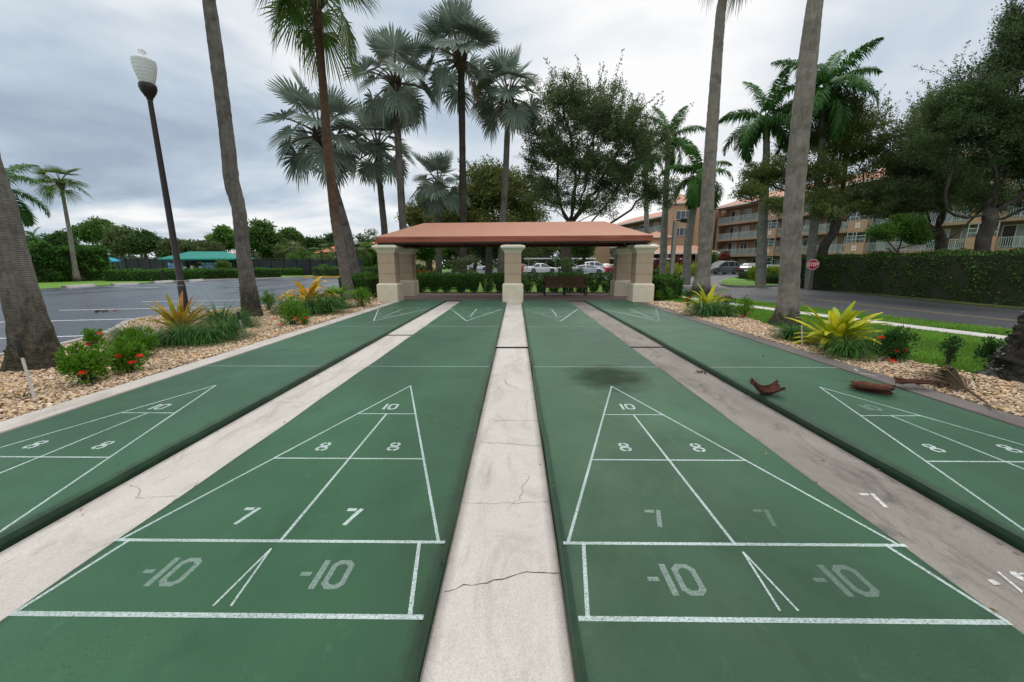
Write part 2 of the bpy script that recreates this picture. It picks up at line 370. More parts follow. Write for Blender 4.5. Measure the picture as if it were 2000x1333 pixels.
M['feather_lime'] = leafmat('bright palm leaflet', (.04, .13, .02), (.07, .19, .03), (.10, .22, .04), .3, .4, .4, .5)
M['shaft'] = pm('green crownshaft', (.09, .19, .03), (.06, .14, .025), 4, .4)
M['oakleaf'] = leafmat('dark oak leaf', (.070, .108, .044), (.10, .150, .060), (.15, .20, .085), .42, .5)
M['oakleaf_deep'] = leafmat('deep oak leaf', (.048, .088, .032), (.070, .12, .044), (.11, .165, .06), .38, .5)
M['oakleaf_light'] = leafmat('light oak leaf', (.085, .125, .032), (.125, .17, .045), (.17, .21, .06), .35, .5)
M['oakleaf_olive'] = leafmat('olive oak leaf', (.095, .115, .030), (.13, .155, .042), (.17, .19, .055), .3, .5)
M['treeleaf'] = leafmat('tree leaf', (.05, .11, .024), (.075, .15, .032), (.11, .20, .045), .25, .5, .3, .3)
M['treeleaf_bright'] = leafmat('bright tree leaf', (.06, .15, .022), (.085, .19, .03), (.12, .22, .04), .3, .5, .3, .3)
M['treeleaf_dark'] = leafmat('dark tree leaf', (.035, .075, .022), (.05, .10, .028), (.075, .13, .035), .2, .5, .3, .3)
M['treeleaf_dull'] = leafmat('dull scrub leaf', (.08, .12, .045), (.11, .15, .055), (.14, .18, .07), .2, .5, .3, .3)
M['hedge'] = leafmat('hedge leaf', (.036, .10, .018), (.06, .155, .024), (.11, .24, .035), .25, .4, .4)
M['hedge_dark'] = leafmat('dark hedge leaf', (.024, .062, .012), (.040, .095, .018), (.12, .20, .035), .2, .4, .4)
M['hedge_core'] = pm('dark hedge core', (.014, .026, .009), (.03, .04, .016), 8, .95)  # dark tone stands in for the shade inside the hedges
M['ixora'] = leafmat('ixora leaf', (.06, .17, .014), (.11, .26, .02), (.18, .34, .03), .3, .35, .5)
M['shrub_dark'] = leafmat('dark shrub leaf', (.022, .07, .018), (.035, .10, .024), (.06, .14, .03), .25, .4, .4)
M['flower'] = leafmat('red ixora petals', (.66, .012, .010), (.80, .02, .016), (.90, .05, .03), .2, .5)
M['liriope'] = leafmat('liriope blade', (.028, .09, .014), (.05, .14, .022), (.09, .20, .035), .25, .4)
M['brom'] = leafmat('yellow green strap leaf', (.26, .34, .012), (.46, .47, .016), (.66, .57, .03), .3, .35, .5, 3)
M['brom_bronze'] = leafmat('bronze strap leaf', (.30, .13, .03), (.42, .32, .04), (.36, .40, .05), .3, .35, .5, 3)
M['brom_gold'] = leafmat('golden strap leaf', (.55, .34, .03), (.68, .46, .05), (.62, .22, .04), .3, .35, .5, 3)
M['croton'] = leafmat('croton leaf', (.16, .03, .02), (.30, .12, .02), (.42, .30, .03), .2, .5)
M['redshrub'] = leafmat('cordyline leaf', (.09, .014, .016), (.16, .03, .03), (.20, .08, .04), .2, .5)
M['yshrub'] = leafmat('yellow green shrub leaf', (.15, .24, .02), (.26, .34, .03), (.36, .40, .05), .3, .5)
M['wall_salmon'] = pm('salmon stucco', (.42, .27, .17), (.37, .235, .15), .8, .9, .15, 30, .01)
M['wall_shade'] = pm('shaded salmon stucco', (.26, .185, .128), (.22, .155, .108), .8, .9)  # salmon stucco with the shade under eave and balconies put into its colour
M['slab'] = pm('peach slab edge', (.34, .235, .165), (.30, .205, .145), 1, .85)
M['tile'] = None
t = NT('clay tile roof'); w = t.N('ShaderNodeTexWave', wave_type='BANDS', bands_direction='X'); w.inputs['Scale'].default_value = 1.6; t.L(t.tc.outputs['Object'], w.inputs['Vector'])
c = t.ramp(t.noise(1.5, None, 6, .7), [(.3, (.48, .26, .18)), (.7, (.36, .18, .12))]); c = t.mix(.5, c, t.ramp(w.outputs['Fac'], [(.1, .75), (.8, 1.1)]), 'MULTIPLY')
t.bump(w.outputs['Fac'], .4, .05); M['tile'] = t.fin(c, .8, .3)
M['redtile'] = pm('orange red tile roof', (.52, .14, .07), (.40, .10, .05), 1.4, .8, .4, 6, .05)
M['rail'] = pm('pale aqua railing', (.40, .52, .50), (.34, .45, .44), 2, .5)
M['white_trim'] = pm('white trim', (.70, .69, .66), (.62, .61, .58), 2, .7)
M['window'] = pm('window glass', (.03, .035, .04), (.07, .08, .085), .5, .12, spec=.8)
M['curtain'] = pm('pale window blind', (.34, .36, .35), (.25, .27, .27), .7, .5)
M['door_dark'] = pm('dark doorway', (.025, .02, .018), (.05, .045, .04), .7, .4)
M['screen'] = pm('black windscreen mesh', (.024, .028, .034), (.034, .04, .047), .25, .75, spec=.2)
M['green_pipe'] = pm('dark green pipe', (.012, .03, .028), None, 4, .5)
M['teal'] = fabric('teal canvas', (.015, .20, .165), .85)
M['cyan'] = fabric('bright blue canvas', (.02, .26, .42), .85)
M['banner'] = pm('blue banner', (.03, .09, .45), (.10, .22, .62), 3, .6, lo=.4, hi=.6)
M['banner_ink'] = pm('white banner print', (.7, .72, .78), (.3, .45, .7), 4, .6)
M['signred'] = pm('stop sign red', (.42, .012, .018), (.36, .010, .015), 2, .35)
M['signwhite'] = pm('sign white', (.78, .78, .78), None, 2, .4)
M['yhouse'] = pm('yellow house wall', (.58, .46, .26), (.52, .41, .23), 1, .9)
M['whouse'] = pm('white house wall', (.50, .46, .40), (.42, .39, .34), 1, .9)
M['petpink'] = pm('pink shirt', (.60, .18, .20), None, 4, .8)
M['skin'] = pm('skin', (.42, .24, .16), None, 4, .6)
M['trouser'] = pm('dark trousers', (.03, .03, .04), None, 4, .8)

# ---------------------------------------------------------------- light
SUNPX = ray(1270, 60); SUNPX = SUNPX/np.linalg.norm(SUNPX)
S_EL = math.asin(SUNPX[2]) + R(18); S_AZ = math.atan2(SUNPX[0], SUNPX[1])
w = bpy.data.worlds.new("World"); sc.world = w; w.use_nodes = True; nt = w.node_tree; nt.nodes.clear()
class WT(NT):
    def __init__(s, nt): s.t = nt
W = WT(nt); out = W.N('ShaderNodeOutputWorld'); bg = W.N('ShaderNodeBackground'); W.L(bg.outputs[0], out.inputs[0])
W.tc = W.N('ShaderNodeTexCoord'); dirv = W.tc.outputs['Generated']
sky = W.N('ShaderNodeTexSky', sky_type='NISHITA'); sky.sun_disc = False; sky.sun_elevation = S_EL; sky.sun_rotation = S_AZ
sx = W.N('ShaderNodeSeparateXYZ'); W.L(dirv, sx.inputs[0]); dz = W.math('MAXIMUM', sx.outputs[2], 0.0)
den = W.math('ADD', dz, .16)
cx = W.N('ShaderNodeCombineXYZ'); W.L(W.math('DIVIDE', sx.outputs[0], den), cx.inputs[0]); W.L(W.math('DIVIDE', sx.outputs[1], den), cx.inputs[1]); cx.inputs[2].default_value = SKYSEED = 3.7
n1 = W.noise(.62, cx.outputs[0], 5, .5, .7); n2 = W.noise(2.1, cx.outputs[0], 5, .55, .3)
nn = W.math('ADD', W.math('MULTIPLY', W.math('SUBTRACT', n1, .5), 1.35), W.math('ADD', W.math('MULTIPLY', n2, .24), .445))
def dotdir(px, py, a, b):
    d = ray(px, py); d = d/np.linalg.norm(d); n = W.N('ShaderNodeVectorMath', operation='DOT_PRODUCT'); W.L(dirv, n.inputs[0]); n.inputs[1].default_value = d
    m = W.N('ShaderNodeMapRange', interpolation_type='SMOOTHSTEP'); W.L(n.outputs['Value'], m.inputs[0]); m.inputs[1].default_value = math.cos(R(a)); m.inputs[2].default_value = math.cos(R(b)); return m.outputs[0]
glow = dotdir(1280, 90, 26, 2)        # thin cloud in front of the sun
dk1 = dotdir(330, 270, 17, 3)         # heavier cloud bank low over the parking lot
dk2 = dotdir(30, 150, 20, 4)
dk3 = dotdir(1800, 60, 22, 4)
nn = W.math('ADD', nn, W.math('MULTIPLY', glow, .30)); nn = W.math('SUBTRACT', nn, W.math('MULTIPLY', dk1, .06)); nn = W.math('SUBTRACT', nn, W.math('MULTIPLY', dk2, .05)); nn = W.math('SUBTRACT', nn, W.math('MULTIPLY', dk3, .06))
cl = W.ramp(nn, [(.28, (.37, .445, .55)), (.42, (.50, .59, .70)), (.54, (.68, .75, .82)), (.70, (1.0, 1.0, 1.0))])
zen = W.math('ADD', 1.0, W.math('MULTIPLY', W.math('MAXIMUM', W.math('SUBTRACT', dz, .50), 0.0), 5.2))
hz = W.N('ShaderNodeMapRange'); W.L(dz, hz.inputs[0]); hz.inputs[1].default_value = .5; hz.inputs[2].default_value = .75
cl = W.mix(hz.outputs[0], cl, (.74, .745, .74)); cl = W.mix(1.0, cl, zen, 'MULTIPLY')
skm = W.mix(1.0, sky.outputs[0], (.09, .09, .09), 'MULTIPLY')
fin = W.mix(.94, skm, cl); W.L(fin, bg.inputs[0]); bg.inputs[1].default_value = 1.0
sun = bpy.data.lights.new("sun", 'SUN'); sun.energy = .9; sun.angle = R(14); sun.color = (1, .96, .9)
so = bpy.data.objects.new("sun", sun); COL.objects.link(so)
sd = Vector((math.sin(S_AZ)*math.cos(S_EL), math.cos(S_AZ)*math.cos(S_EL), math.sin(S_EL)))
so.rotation_euler = sd.to_track_quat('Z', 'Y').to_euler()
sc.view_settings.view_transform = 'Standard'; sc.view_settings.look = 'None'; sc.view_settings.exposure = 0; sc.view_settings.gamma = 1
sc.cycles.max_bounces = 6; sc.cycles.diffuse_bounces = 3; sc.cycles.transmission_bounces = 3; sc.cycles.glossy_bounces = 2
sc.cycles.use_denoising = True
# ================================================================ THE SETTING
def struct(o, label=None): return tag(o, label, None, None, 'structure')
mb = MB(); mb.sheet([(-900, -60), (900, -60), (900, 1400), (-900, 1400)], -.135); struct(mb.build('ground', M['turf']), 'mown turf under and around everything')
LX = [(-4.636, -2.865), (-2.225, -.375), (.241, 2.121), (2.822, 4.706)]; Y0, Y1 = -2.0, 15.95
YB = 1.396; FT = .3048

# parking lot on one side, road and rear parking lot on the other
bedL_edge = [(-8.2, -6), (-8.4, 3), (-8.55, 6.15), (-8.55, 7.07), (-8.85, 8.06), (-9.4, 8.9), (-10.15, 9.9), (-10.5, 11.0), (-10.4, 12.2), (-9.5, 13.2), (-8.9, 14.2), (-8.8, 16.5), (-8.7, 19.5), (-8.6, 23)]
lot = bedL_edge + [(-9, 34), (-10, 43), (-24.2, 43.6), (-26.2, 40.2), (-28.6, 36.9), (-29.6, 33), (-29.6, 24), (-31, 8), (-34, -8)]
mb = MB(); mb.sheet(lot, -.10); struct(mb.build('parking_lot', M['asphalt']), 'damp blue-grey asphalt parking lot with worn white stall lines')
isl = [G(1405, 553, -.1)[:2], G(1408, 558, -.1)[:2], G(1425, 561.5, -.1)[:2], G(1460, 562.5, -.1)[:2], (18.6, 27.2), (19.6, 33), (22.5, 41), (28.5, 47), G(1500, 539, -.1)[:2], G(1452, 541.5, -.1)[:2], G(1420, 546, -.1)[:2]]
road = [(17, -8), (14.5, 0), (11.55, 9.77), (10.69, 12.61), (9.92, 16.32), (9.3, 19), (8.7, 24), (8.6, 40), (-2, 44), (-14, 52), (-14, 98), (34, 98), (37, 84), (38.2, 66), (37, 57), (30, 50.5), (26, 45.5), (21, 38), (18.8, 30), (18.8, 26), (18.5, 22), (17.5, 14.8), (18.6, 8), (20.5, 0), (22, -8)]
mb = MB(); mb.sheet(road, -.10); struct(mb.build('road', M['road']), 'dark asphalt road curving past the lawn to the rear car park')
mb = MB(); mb.sheet([(-13, 45.5), (8, 45.5), (18, 46), (25, 50), (33, 58), (34, 70), (33, 97), (-13, 97)], -.094); struct(mb.build('rear_parking_lot', M['asphalt']), 'grey asphalt of the rear car park')

def strip_poly(pts, w):
    pts = [np.array(p[:2], float) for p in pts]; l, r = [], []
    for i, p in enumerate(pts):
        d = pts[min(i+1, len(pts)-1)] - pts[max(i-1, 0)]; d /= np.linalg.norm(d); n = np.array([-d[1], d[0]])*w/2; l.append(p+n); r.append(p-n)
    return l, r
def ribbon(mb, pts, w, z0, z1, mi=0):
    l, r = strip_poly(pts, w); n = len(l)
    for i in range(n-1):
        a, b, c, d = l[i], l[i+1], r[i+1], r[i]
        mb.add([(*d, z1), (*c, z1), (*b, z1), (*a, z1), (*d, z0), (*c, z0), (*b, z0), (*a, z0)], [(0, 1, 2, 3), (4, 5, 1, 0), (3, 2, 6, 7)] + ([(0, 3, 7, 4)] if i == 0 else []) + ([(1, 5, 6, 2)] if i == n-2 else []), mi)
mb = MB()
dd = np.array([math.cos(R(12.5)), math.sin(R(12.5))])
for k in range(-1, 5):
    c = np.array([-9.35, 5.45 + 3.02*k + (0 if k < 3 else .1)]) if k < 2 else np.array([-10.6, 5.45+3.02*k-.3])
    ribbon(mb, [c - dd*.1, c - dd*5.2], .10, -.099, -.096)
for y in (26.7, 29.6, 32.4, 35.2): ribbon(mb, [(-28.4, y), (-23.6, y-1.2)], .10, -.099, -.096)
ribbon(mb, [(-16, 40.3), (-9.6, 40.6)], .5, -.099, -.096); ribbon(mb, [(-15, 31), (-9.3, 31.4)], .10, -.099, -.096); ribbon(mb, [(-15, 27.6), (-9.1, 28.2)], .10, -.099, -.096)
struct(mb.build('parking_lines', M['lotline']), 'worn white stall lines on the parking lot')
mb = MB(); ribbon(mb, [(17.6, 1), (16.1, 5), (14.6, 9), (13.73, 11.9), (13.45, 15.5), (13.35, 19.0), (13.3, 24), (13.2, 30)], .09, -.099, -.096); ribbon(mb, [(17.85, 1.1), (16.35, 5.1), (14.85, 9.1), (13.95, 11.95), (13.67, 15.5), (13.57, 19.0), (13.5, 24), (13.4, 30)], .09, -.099, -.096)
struct(mb.build('road_centre_line', M['yellowline']), 'faded yellow double line along the road')
mb = MB(); ribbon(mb, [G(1510, 556, -.1), G(1565, 550, -.1)], .35, -.0985, -.0955); ribbon(mb, [(8.9, 27.6), (12.8, 28.2)], .35, -.0985, -.0955)
struct(mb.build('stop_line', M['lotline']), 'white stop line painted on the road')

# gravel beds, kerb of the left bed, lawn, sidewalk
mb = MB(); mb.prism([(-4.98, -6), (-4.98, 17.0), (-5.6, 17.0), (-5.6, 23), (-8.6, 23)] + bedL_edge[::-1], -.13, -.035); o = struct(mb.build('gravel_bed', M['bedsoil']), 'soil under the pebble bed beside the parking lot')
mb = MB(); ribbon(mb, bedL_edge[:8], .14, -.13, .02); ribbon(mb, bedL_edge[9:], .14, -.13, .015); struct(mb.build('bed_kerb', M['kerb']), 'low concrete kerb between the pebble bed and the parking lot')
bedR_in = 5.02
bedR_edge = [(7.3, 2.2), (6.75, 4.1), (6.35, 5.1), (6.05, 6.1), (6.0, 7.6), (6.25, 9.6), (6.6, 11.5), (6.4, 14), (6.1, 15.6)]
mb = MB(); mb.prism([(bedR_in, 0), (7.6, 0)] + bedR_edge + [(bedR_in, 15.6)], -.13, -.035); struct(mb.build('gravel_bed', M['bedsoil']), 'soil under the pebble bed beside the lawn')
sw_mid = [(16.2, -8), (13.2, -.5), (11.4, 4.6), (10.3, 7.6), (9.62, 9.5), (8.9, 12.0), (8.25, 14.4), (7.7, 17.0), (7.4, 20)]
mb = MB(); ribbon(mb, sw_mid, .62, -.13, -.02); struct(mb.build('sidewalk', M['walk']), 'narrow pale concrete sidewalk crossing the lawn')
l, r = strip_poly(sw_mid, .62)
if l[0][0] > r[0][0]: l, r = r, l          # l = court side, r = road side
mb = MB(); mb.prism([(8.2, -8)] + [(7.6, 0)] + bedR_edge + [(6.1, 23)] + [tuple(p) for p in l[::-1]], -.13, -.045); struct(mb.build('lawn', M['turf']), 'bright mown lawn between the pebble bed and the sidewalk')
mb = MB(); mb.prism([tuple(p) for p in r] + [(9.25, 19), (9.9, 16.3), (10.67, 12.6), (11.5, 9.8), (14.4, 0), (16.9, -8)], -.13, -.05); struct(mb.build('lawn_verge', M['turf']), 'strip of lawn between the sidewalk and the road')
mb = MB(); mb.prism([(18.84, 30), (18.84, 26), (18.54, 22), (17.54, 14.8), (18.64, 8), (20.54, 0), (22.04, -8), (60, -8), (60, 30)], -.13, -.06); struct(mb.build('lawn_verge', M['turf_dry']), 'dry thin verge under the big hedge')
mb = MB(); mb.prism(isl, -.13, .01); struct(mb.build('kerb_island', M['kerb']), 'pale rounded kerb of the grass island')
ctr = np.mean(np.array(isl), 0); isl2 = [ctr + (np.array(p)-ctr)*(1 - .22/np.linalg.norm(np.array(p)-ctr)) for p in isl]
mb = MB(); mb.prism(isl2, -.1, .03); struct(mb.build('island_turf', M['turf']), 'grass island at the driveway mouth')
mb = MB(); mb.prism([(-29.6, -8), (-29.6, 33), (-28.65, 37), (-26.2, 40.3), (-24.3, 43.6), (-24.6, 47), (-70, 62), (-90, 40), (-60, -8)], -.13, -.07); struct(mb.build('grass_verge', M['turf']), 'grass strip at the far edge of the parking lot')
mb = MB(); ribbon(mb, [(-29.55, 33.2), (-28.6, 36.9), (-26.15, 40.2), (-24.2, 43.6), (-24.6, 47)], .22, -.13, .0); struct(mb.build('kerb', M['walk']), 'white rounded kerb at the far corner of the parking lot')
mb = MB(); ribbon(mb, [(-23.7, 43.75), (-10, 43.0)], .22, -.13, .06); struct(mb.build('yellow_kerb', M['yellowkerb']), 'yellow painted kerb across the far end of the parking lot')
mb = MB(); ribbon(mb, [G(1275, 545, -.1), G(1330, 541, -.1), G(1400, 536, -.1), G(1410, 533.5, -.1)], .3, -.12, .02); struct(mb.build('kerb', M['kerb']), 'kerb of the planted island by the entrance')

# sloped mulch and turf behind the canopy
mb = MB(); mb.prism([(-7.2, 19.55), (6.6, 19.55), (6.6, 20.9), (-7.2, 20.9)], -.13, -.03); struct(mb.build('mulch_bed', M['mulch']), 'brown bark mulch strip behind the pavers')
mb = MB(); mb.prism([(-5.7, 15.97), (5.45, 15.97), (5.45, 19.5), (-5.7, 19.5)], -.13, .0); struct(mb.build('paved_floor', M['paver']), 'red-brown brick pavers under the shade canopy')

# the four courts: rounded slabs
def court(i):
    a, b = LX[i]; hL = .085 if i in (0, 3) else .06
    mb = MB(); n = 70; ys = np.linspace(Y0, Y1, n)
    prof = [(0, -.13), (.0, -.045), (.012, -.014), (.036, 0)]
    rows = []
    for y in ys:
        wl = .006*math.sin(y*2.1+i)+.004*math.sin(y*5.3+2*i); wr = .006*math.sin(y*1.7+3*i)+.004*math.sin(y*6.1+i)
        rows.append([(a+wl+dx, y, z) for dx, z in prof] + [((a+b)/2, y, 0)] + [(b+wr-dx, y, z) for dx, z in prof[::-1]])
    v = np.array(rows).reshape(-1, 3); m = 9
    f = [(r_*m+c_, r_*m+c_+1, (r_+1)*m+c_+1, (r_+1)*m+c_) for r_ in range(n-1) for c_ in range(m-1)]
    mb.add(v, f, 0, False); mb.add(v[-m:], [tuple(range(m))[::-1]], 0)
    return mb.build('shuffleboard_court', M['court'])
courts = []
names = ['green painted shuffleboard lane beside the pebble bed and parking lot', 'green shuffleboard lane between the lot-side lane and the centre walk', 'green shuffleboard lane with a big dark damp stain', 'green shuffleboard lane with brown palm boots lying on it']
for i in range(4):
    o = court(i); struct(o, names[i]); courts.append(o)

def seg(mb, a, b, w, z=.0012, mi=0, ext=0):
    a, b = np.array(a, float), np.array(b, float); d = b-a; L = np.linalg.norm(d); d /= L; a = a-d*ext; b = b+d*ext; n = np.array([-d[1], d[0]])*w/2
    mb.add([(*(a-n), z), (*(b-n), z), (*(b+n), z), (*(a+n), z)], [(0, 1, 2, 3)], mi)
LW = .0205
def Yf(ft): return YB + ft*FT
def ring(mb, cx, cy, w, h, st, z, ch, flip, sl, gaps=()):
    """chamfered outline; ch = chamfer, gaps = stencil bridges along the top and bottom"""
    def oc(w_, h_, c_): return [(-w_+c_, -h_), (w_-c_, -h_), (w_, -h_+c_), (w_, h_-c_), (w_-c_, h_), (-w_+c_, h_), (-w_, h_-c_), (-w_, -h_+c_)]
    O = oc(w/2, h/2, ch); I = oc(w/2-st, h/2-st, max(.001, ch-st*.45))
    T = lambda p: ((-(p[0]+cx0)-(p[1]+cy0)*sl)+X0, -(p[1]+cy0)+Y0_, z) if flip else (p[0]+cx0+(p[1]+cy0)*sl+X0, p[1]+cy0+Y0_, z)
    X0, Y0_, cx0, cy0 = cx[0], cy[0], cx[1], cy[1]
    for i in range(8):
        j = (i+1) % 8
        if i in gaps:
            g_ = .12
            for a_, b_ in ((0, .5-g_), (.5+g_, 1)):
                P = [tuple(np.array(O[i])*(1-t_)+np.array(O[j])*t_) for t_ in (a_, b_)]; Q = [tuple(np.array(I[i])*(1-t_)+np.array(I[j])*t_) for t_ in (a_, b_)]; mb.add([T(P[0]), T(P[1]), T(Q[1]), T(Q[0])], [(0, 1, 2, 3)])
        else: mb.add([T(O[i]), T(O[j]), T(I[j]), T(I[i])], [(0, 1, 2, 3)])
def glyph(mb, ch, cx, cy, w, h, z, mi, flip=False, sl=0.0, X0=0, Y0_=0):
    st = min(w, h)*.24
    if ch in '08':
        cc = (X0, cx), (Y0_, cy)
        if ch == '0': ring(mb, *cc, w, h, st, z, w*.26, flip, sl)
        else:
            ring(mb, (X0, cx), (Y0_, cy+h*.265), w*.88, h*.50, st*.92, z, w*.20, flip, sl, (4,)); ring(mb, (X0, cx), (Y0_, cy-h*.235), w, h*.53, st*.92, z+.0001, w*.22, flip, sl, (0,))
        return
    s = {'1': w*.66, '7': w*.26, '-': h*.9}[ch]
    P = {'1': [((.5, 0), (.5, 1))], '7': [((.0, .92), (.56, .92)), ((.86, .99), (.66, .60)), ((.665, .62), (.40, .0))], '-': [((.1, .5), (.9, .5))]}[ch]
    for k, (p, q) in enumerate(P):
        p = np.array([(p[0]-.5)*w + (p[1]-.5)*sl*h + cx, (p[1]-.5)*h + cy]); q = np.array([(q[0]-.5)*w + (q[1]-.5)*sl*h + cx, (q[1]-.5)*h + cy])
        if flip: p, q = -p, -q
        seg(mb, p + [X0, Y0_], q + [X0, Y0_], s, z+.0001*k, mi)
def number(txt, cx, cy, h, mat, parent, flip=False, z=.0020, wd=None, name='number_marking', sl=0.0):
    mb = MB(); wd = wd or {'1': .24, '0': .58, '8': .64, '7': .62, '-': .34}
    ws = [wd[c]*h for c in txt]; gap = .07*h; tot = sum(ws) + gap*(len(txt)-1); x = -tot/2
    for c, w_ in zip(txt, ws):
        xx = x + w_/2; glyph(mb, c, xx, 0, w_, h*(.95 if c != '-' else .14), z, 0, flip, sl, cx, cy); x += w_ + gap
    return mb.build(name, mat, parent)
NUM = [ # near-end numerals read off the photograph: (text, px, py, height, material)
 [('10', 313, 795, .17, 'paint'), ('8', 70, 869, .15, 'paint'), ('8', 202, 870, .15, 'paint')],
 [('10', 763, 795, .17, 'paint'), ('8', 632, 873, .15, 'paint'), ('8', 770, 873, .15, 'paint'), ('7', 480, 1008, .165, 'paint'), ('7', 686, 1010, .165, 'paint'), ('-10', 327, 1117, .19, 'faint'), ('-10', 634, 1122, .19, 'faint')],
 [('10', 1225, 795, .17, 'paint'), ('8', 1220, 874, .15, 'paint'), ('8', 1362, 875, .15, 'paint'), ('7', 1283, 1013, .165, 'faint'), ('7', 1500, 1012, .165, 'faint2'), ('-10', 1315, 1132, .20, 'faint'), ('-10', 1640, 1134, .20, 'faint2')],
 [('10', 1700, 797, .17, 'faint'), ('8', 1823, 876, .15, 'paint'), ('8', 1971, 877, .15, 'paint')]]
for i, (a, b) in enumerate(LX):
    c = (a+b)/2; W_ = b-a; mb = MB(); far = MB()
    y0, y1, y2, y3, y4, y5 = Yf(0), Yf(1.5), Yf(4.5), Yf(7.5), Yf(10.5), Yf(13.5)
    ea, eb = a+.045, b-.045
    tip = (c, y4)
    if i == 1: tip = (G(799, 757)[0], y4)
    if i == 2: tip = (G(1196, 757)[0], y4)
    if i == 0: tip = (G(414, 756)[0], y4)
    if i == 3: tip = (G(1600, 756)[0], y4)
    def xl(y): return ea + (tip[0]-ea)*(y-y1)/(y4-y1)
    def xr(y): return eb + (tip[0]-eb)*(y-y1)/(y4-y1)
    seg(mb, (ea, y1), tip, LW*.85, .0010); seg(mb, (eb, y1), tip, LW*.85, .0012)
    seg(mb, (a+.02, y1), (b-.01, y1), LW*1.05, .0014)
    seg(mb, (xl(y2), y2), (xr(y2), y2), LW*.85, .0016); seg(mb, (xl(y3), y3), (xr(y3), y3), LW*.8, .0016)
    seg(mb, (c+.01, y1), (c+(tip[0]-c)*.6, y3), LW*.9, .0018)
    seg(mb, (a+.03, y0), (b-.02, y0), LW*1.2, .0014)
    s0 = .10 if i in (1, 3) else .10
    seg(mb, (a+s0, y1), (a+.04, y0), LW*.9, .0020) if i == 1 else seg(mb, (a+.13, y1), (a+.07, y0), LW*.95, .0020)
    seg(mb, (b-.15, y1), (b-.08, y0), LW*.95, .0022) if i == 1 else seg(mb, (b-.12, y1), (b-.03, y0), LW*.95, .0022)
    ax = c + {0: 0, 1: -.004, 2: .02, 3: 0}[i]
    seg(mb, (ax, y0+.40), (ax-.040, y0+.045), .011, .0024); seg(mb, (ax, y0+.40), (ax+.040, y0+.045), .011, .0026)
    mb.build('scoring_lines', M['paint'], courts[i])
    seg(far, (a+.02, y5), (b-.02, y5), LW*.7); seg(far, (a+.02, Yf(25.5)), (b-.02, Yf(25.5)), LW*.7)
    far.build('dead_lines', M['faint'] if i == 9 else M['paint'], courts[i])
    fm = MB(); ff = MB(); Yt = Yf(28.5); Yb = Yf(37.5); Ye = Yf(39)
    side_strong = {0: (0, 1), 1: (1, 1), 2: (0, 1), 3: (0, 1)}[i]
    seg(fm if i != 2 else ff, (c, Yt), (a+.06, Yb), .032); seg(fm if i != 3 else ff, (c, Yt), (b-.06, Yb), .032, .0012)
    seg(fm, (c, Yt+.9), (c, Yb-.05), .03, .0014)
    seg(ff, (a+.06, Yb), (b-.06, Yb), .04, .0016); seg(ff, (a+.33*W_, Yf(31.5)), (b-.33*W_, Yf(31.5)), .04, .0016); seg(ff, (a+.17*W_, Yf(34.5)), (b-.17*W_, Yf(34.5)), .04, .0016); seg(ff, (a+.06, Ye), (b-.06, Ye), .04, .0016)
    fm.build('scoring_lines', M['paint'], courts[i]); ff.build('faded_lines', M['faint'], courts[i])
    for tx, x_, y_ in (('10', c, Yf(30.9)), ('8', c-.2*W_, Yf(33.2)), ('8', c+.2*W_, Yf(33.2)), ('7', c-.22*W_, Yf(36.2)), ('7', c+.22*W_, Yf(36.2)), ('-10', c-.24*W_, Yf(38.3)), ('-10', c+.24*W_, Yf(38.3))):
        number(tx, x_, y_, .20, M['faint'], courts[i], flip=True)
    for tx, px, py, h, m_ in NUM[i]:
        g = G(px, py); number(tx, g[0], g[1], h, M[m_], courts[i])

# concrete walks between the courts
def slab(name, x0, x1, ya, yb, z, mat, lab, parent=None):
    mb = MB(); e = .012
    pts = [(x0, ya), (x1, ya), (x1, yb), (x0, yb)]
    mb.prism([(x0+e, ya+e), (x1-e, ya+e), (x1-e, yb-e), (x0+e, yb-e)], z-.02, z)
    mb.add([(x0, ya, z-.012), (x1, ya, z-.012), (x1, yb, z-.012), (x0, yb, z-.012), (x0+e, ya+e, z), (x1-e, ya+e, z), (x1-e, yb-e, z), (x0+e, yb-e, z)], [(0, 1, 5, 4), (1, 2, 6, 5), (2, 3, 7, 6), (3, 0, 4, 7)])
    return struct(mb.build(name, mat, parent), lab)
mb = MB(); mb.sheet([(-5.6, Y0), (5.1, Y0), (5.1, 15.95), (-5.6, 15.95)], -.128); struct(mb.build('court_subsoil', M['crack']), 'dark soil in the gaps between lanes and walks')
def crack(parent, pts, w=.008, z=0):
    mb = MB(); pp = []
    for i in range(len(pts)-1):
        a, b = np.array(pts[i]), np.array(pts[i+1]); n = max(2, int(np.linalg.norm(b-a)/.03))
        for k in range(n): pp.append(a + (b-a)*k/n + rng.normal(size=2)*.006)
    pp.append(np.array(pts[-1])); ws = w*.7*(.3+.9*rng.random(len(pp)))
    for i in range(len(pp)-1):
        a, b = pp[i], pp[i+1]; d = (b-a)/np.linalg.norm(b-a); n = np.array([-d[1], d[0]])
        mb.add([(*(a-n*ws[i]/2), z+.002), (*(b-n*ws[i+1]/2), z+.002), (*(b+n*ws[i+1]/2), z+.002), (*(a+n*ws[i]/2), z+.002)], [(0, 1, 2, 3)])
    mb.build('crack', M['crack'], parent)
zc = -.055
o1 = slab('centre_walk', -.365, .232, Y0, 7.02, zc, M['strip'], 'pale cracked concrete walk down the centre')
slab('centre_walk', -.365, .232, 7.05, 15.25, zc+.03, M['strip'], 'pale concrete slab of the centre walk ending at the middle pillar')
def gc(pts, z): return [G(x, y, z)[:2] for x, y in pts]
crack(o1, gc([(868, 1157), (905, 1145), (940, 1141), (975, 1132), (1000, 1127), (1030, 1117), (1060, 1119), (1100, 1119)], zc), .007, zc)
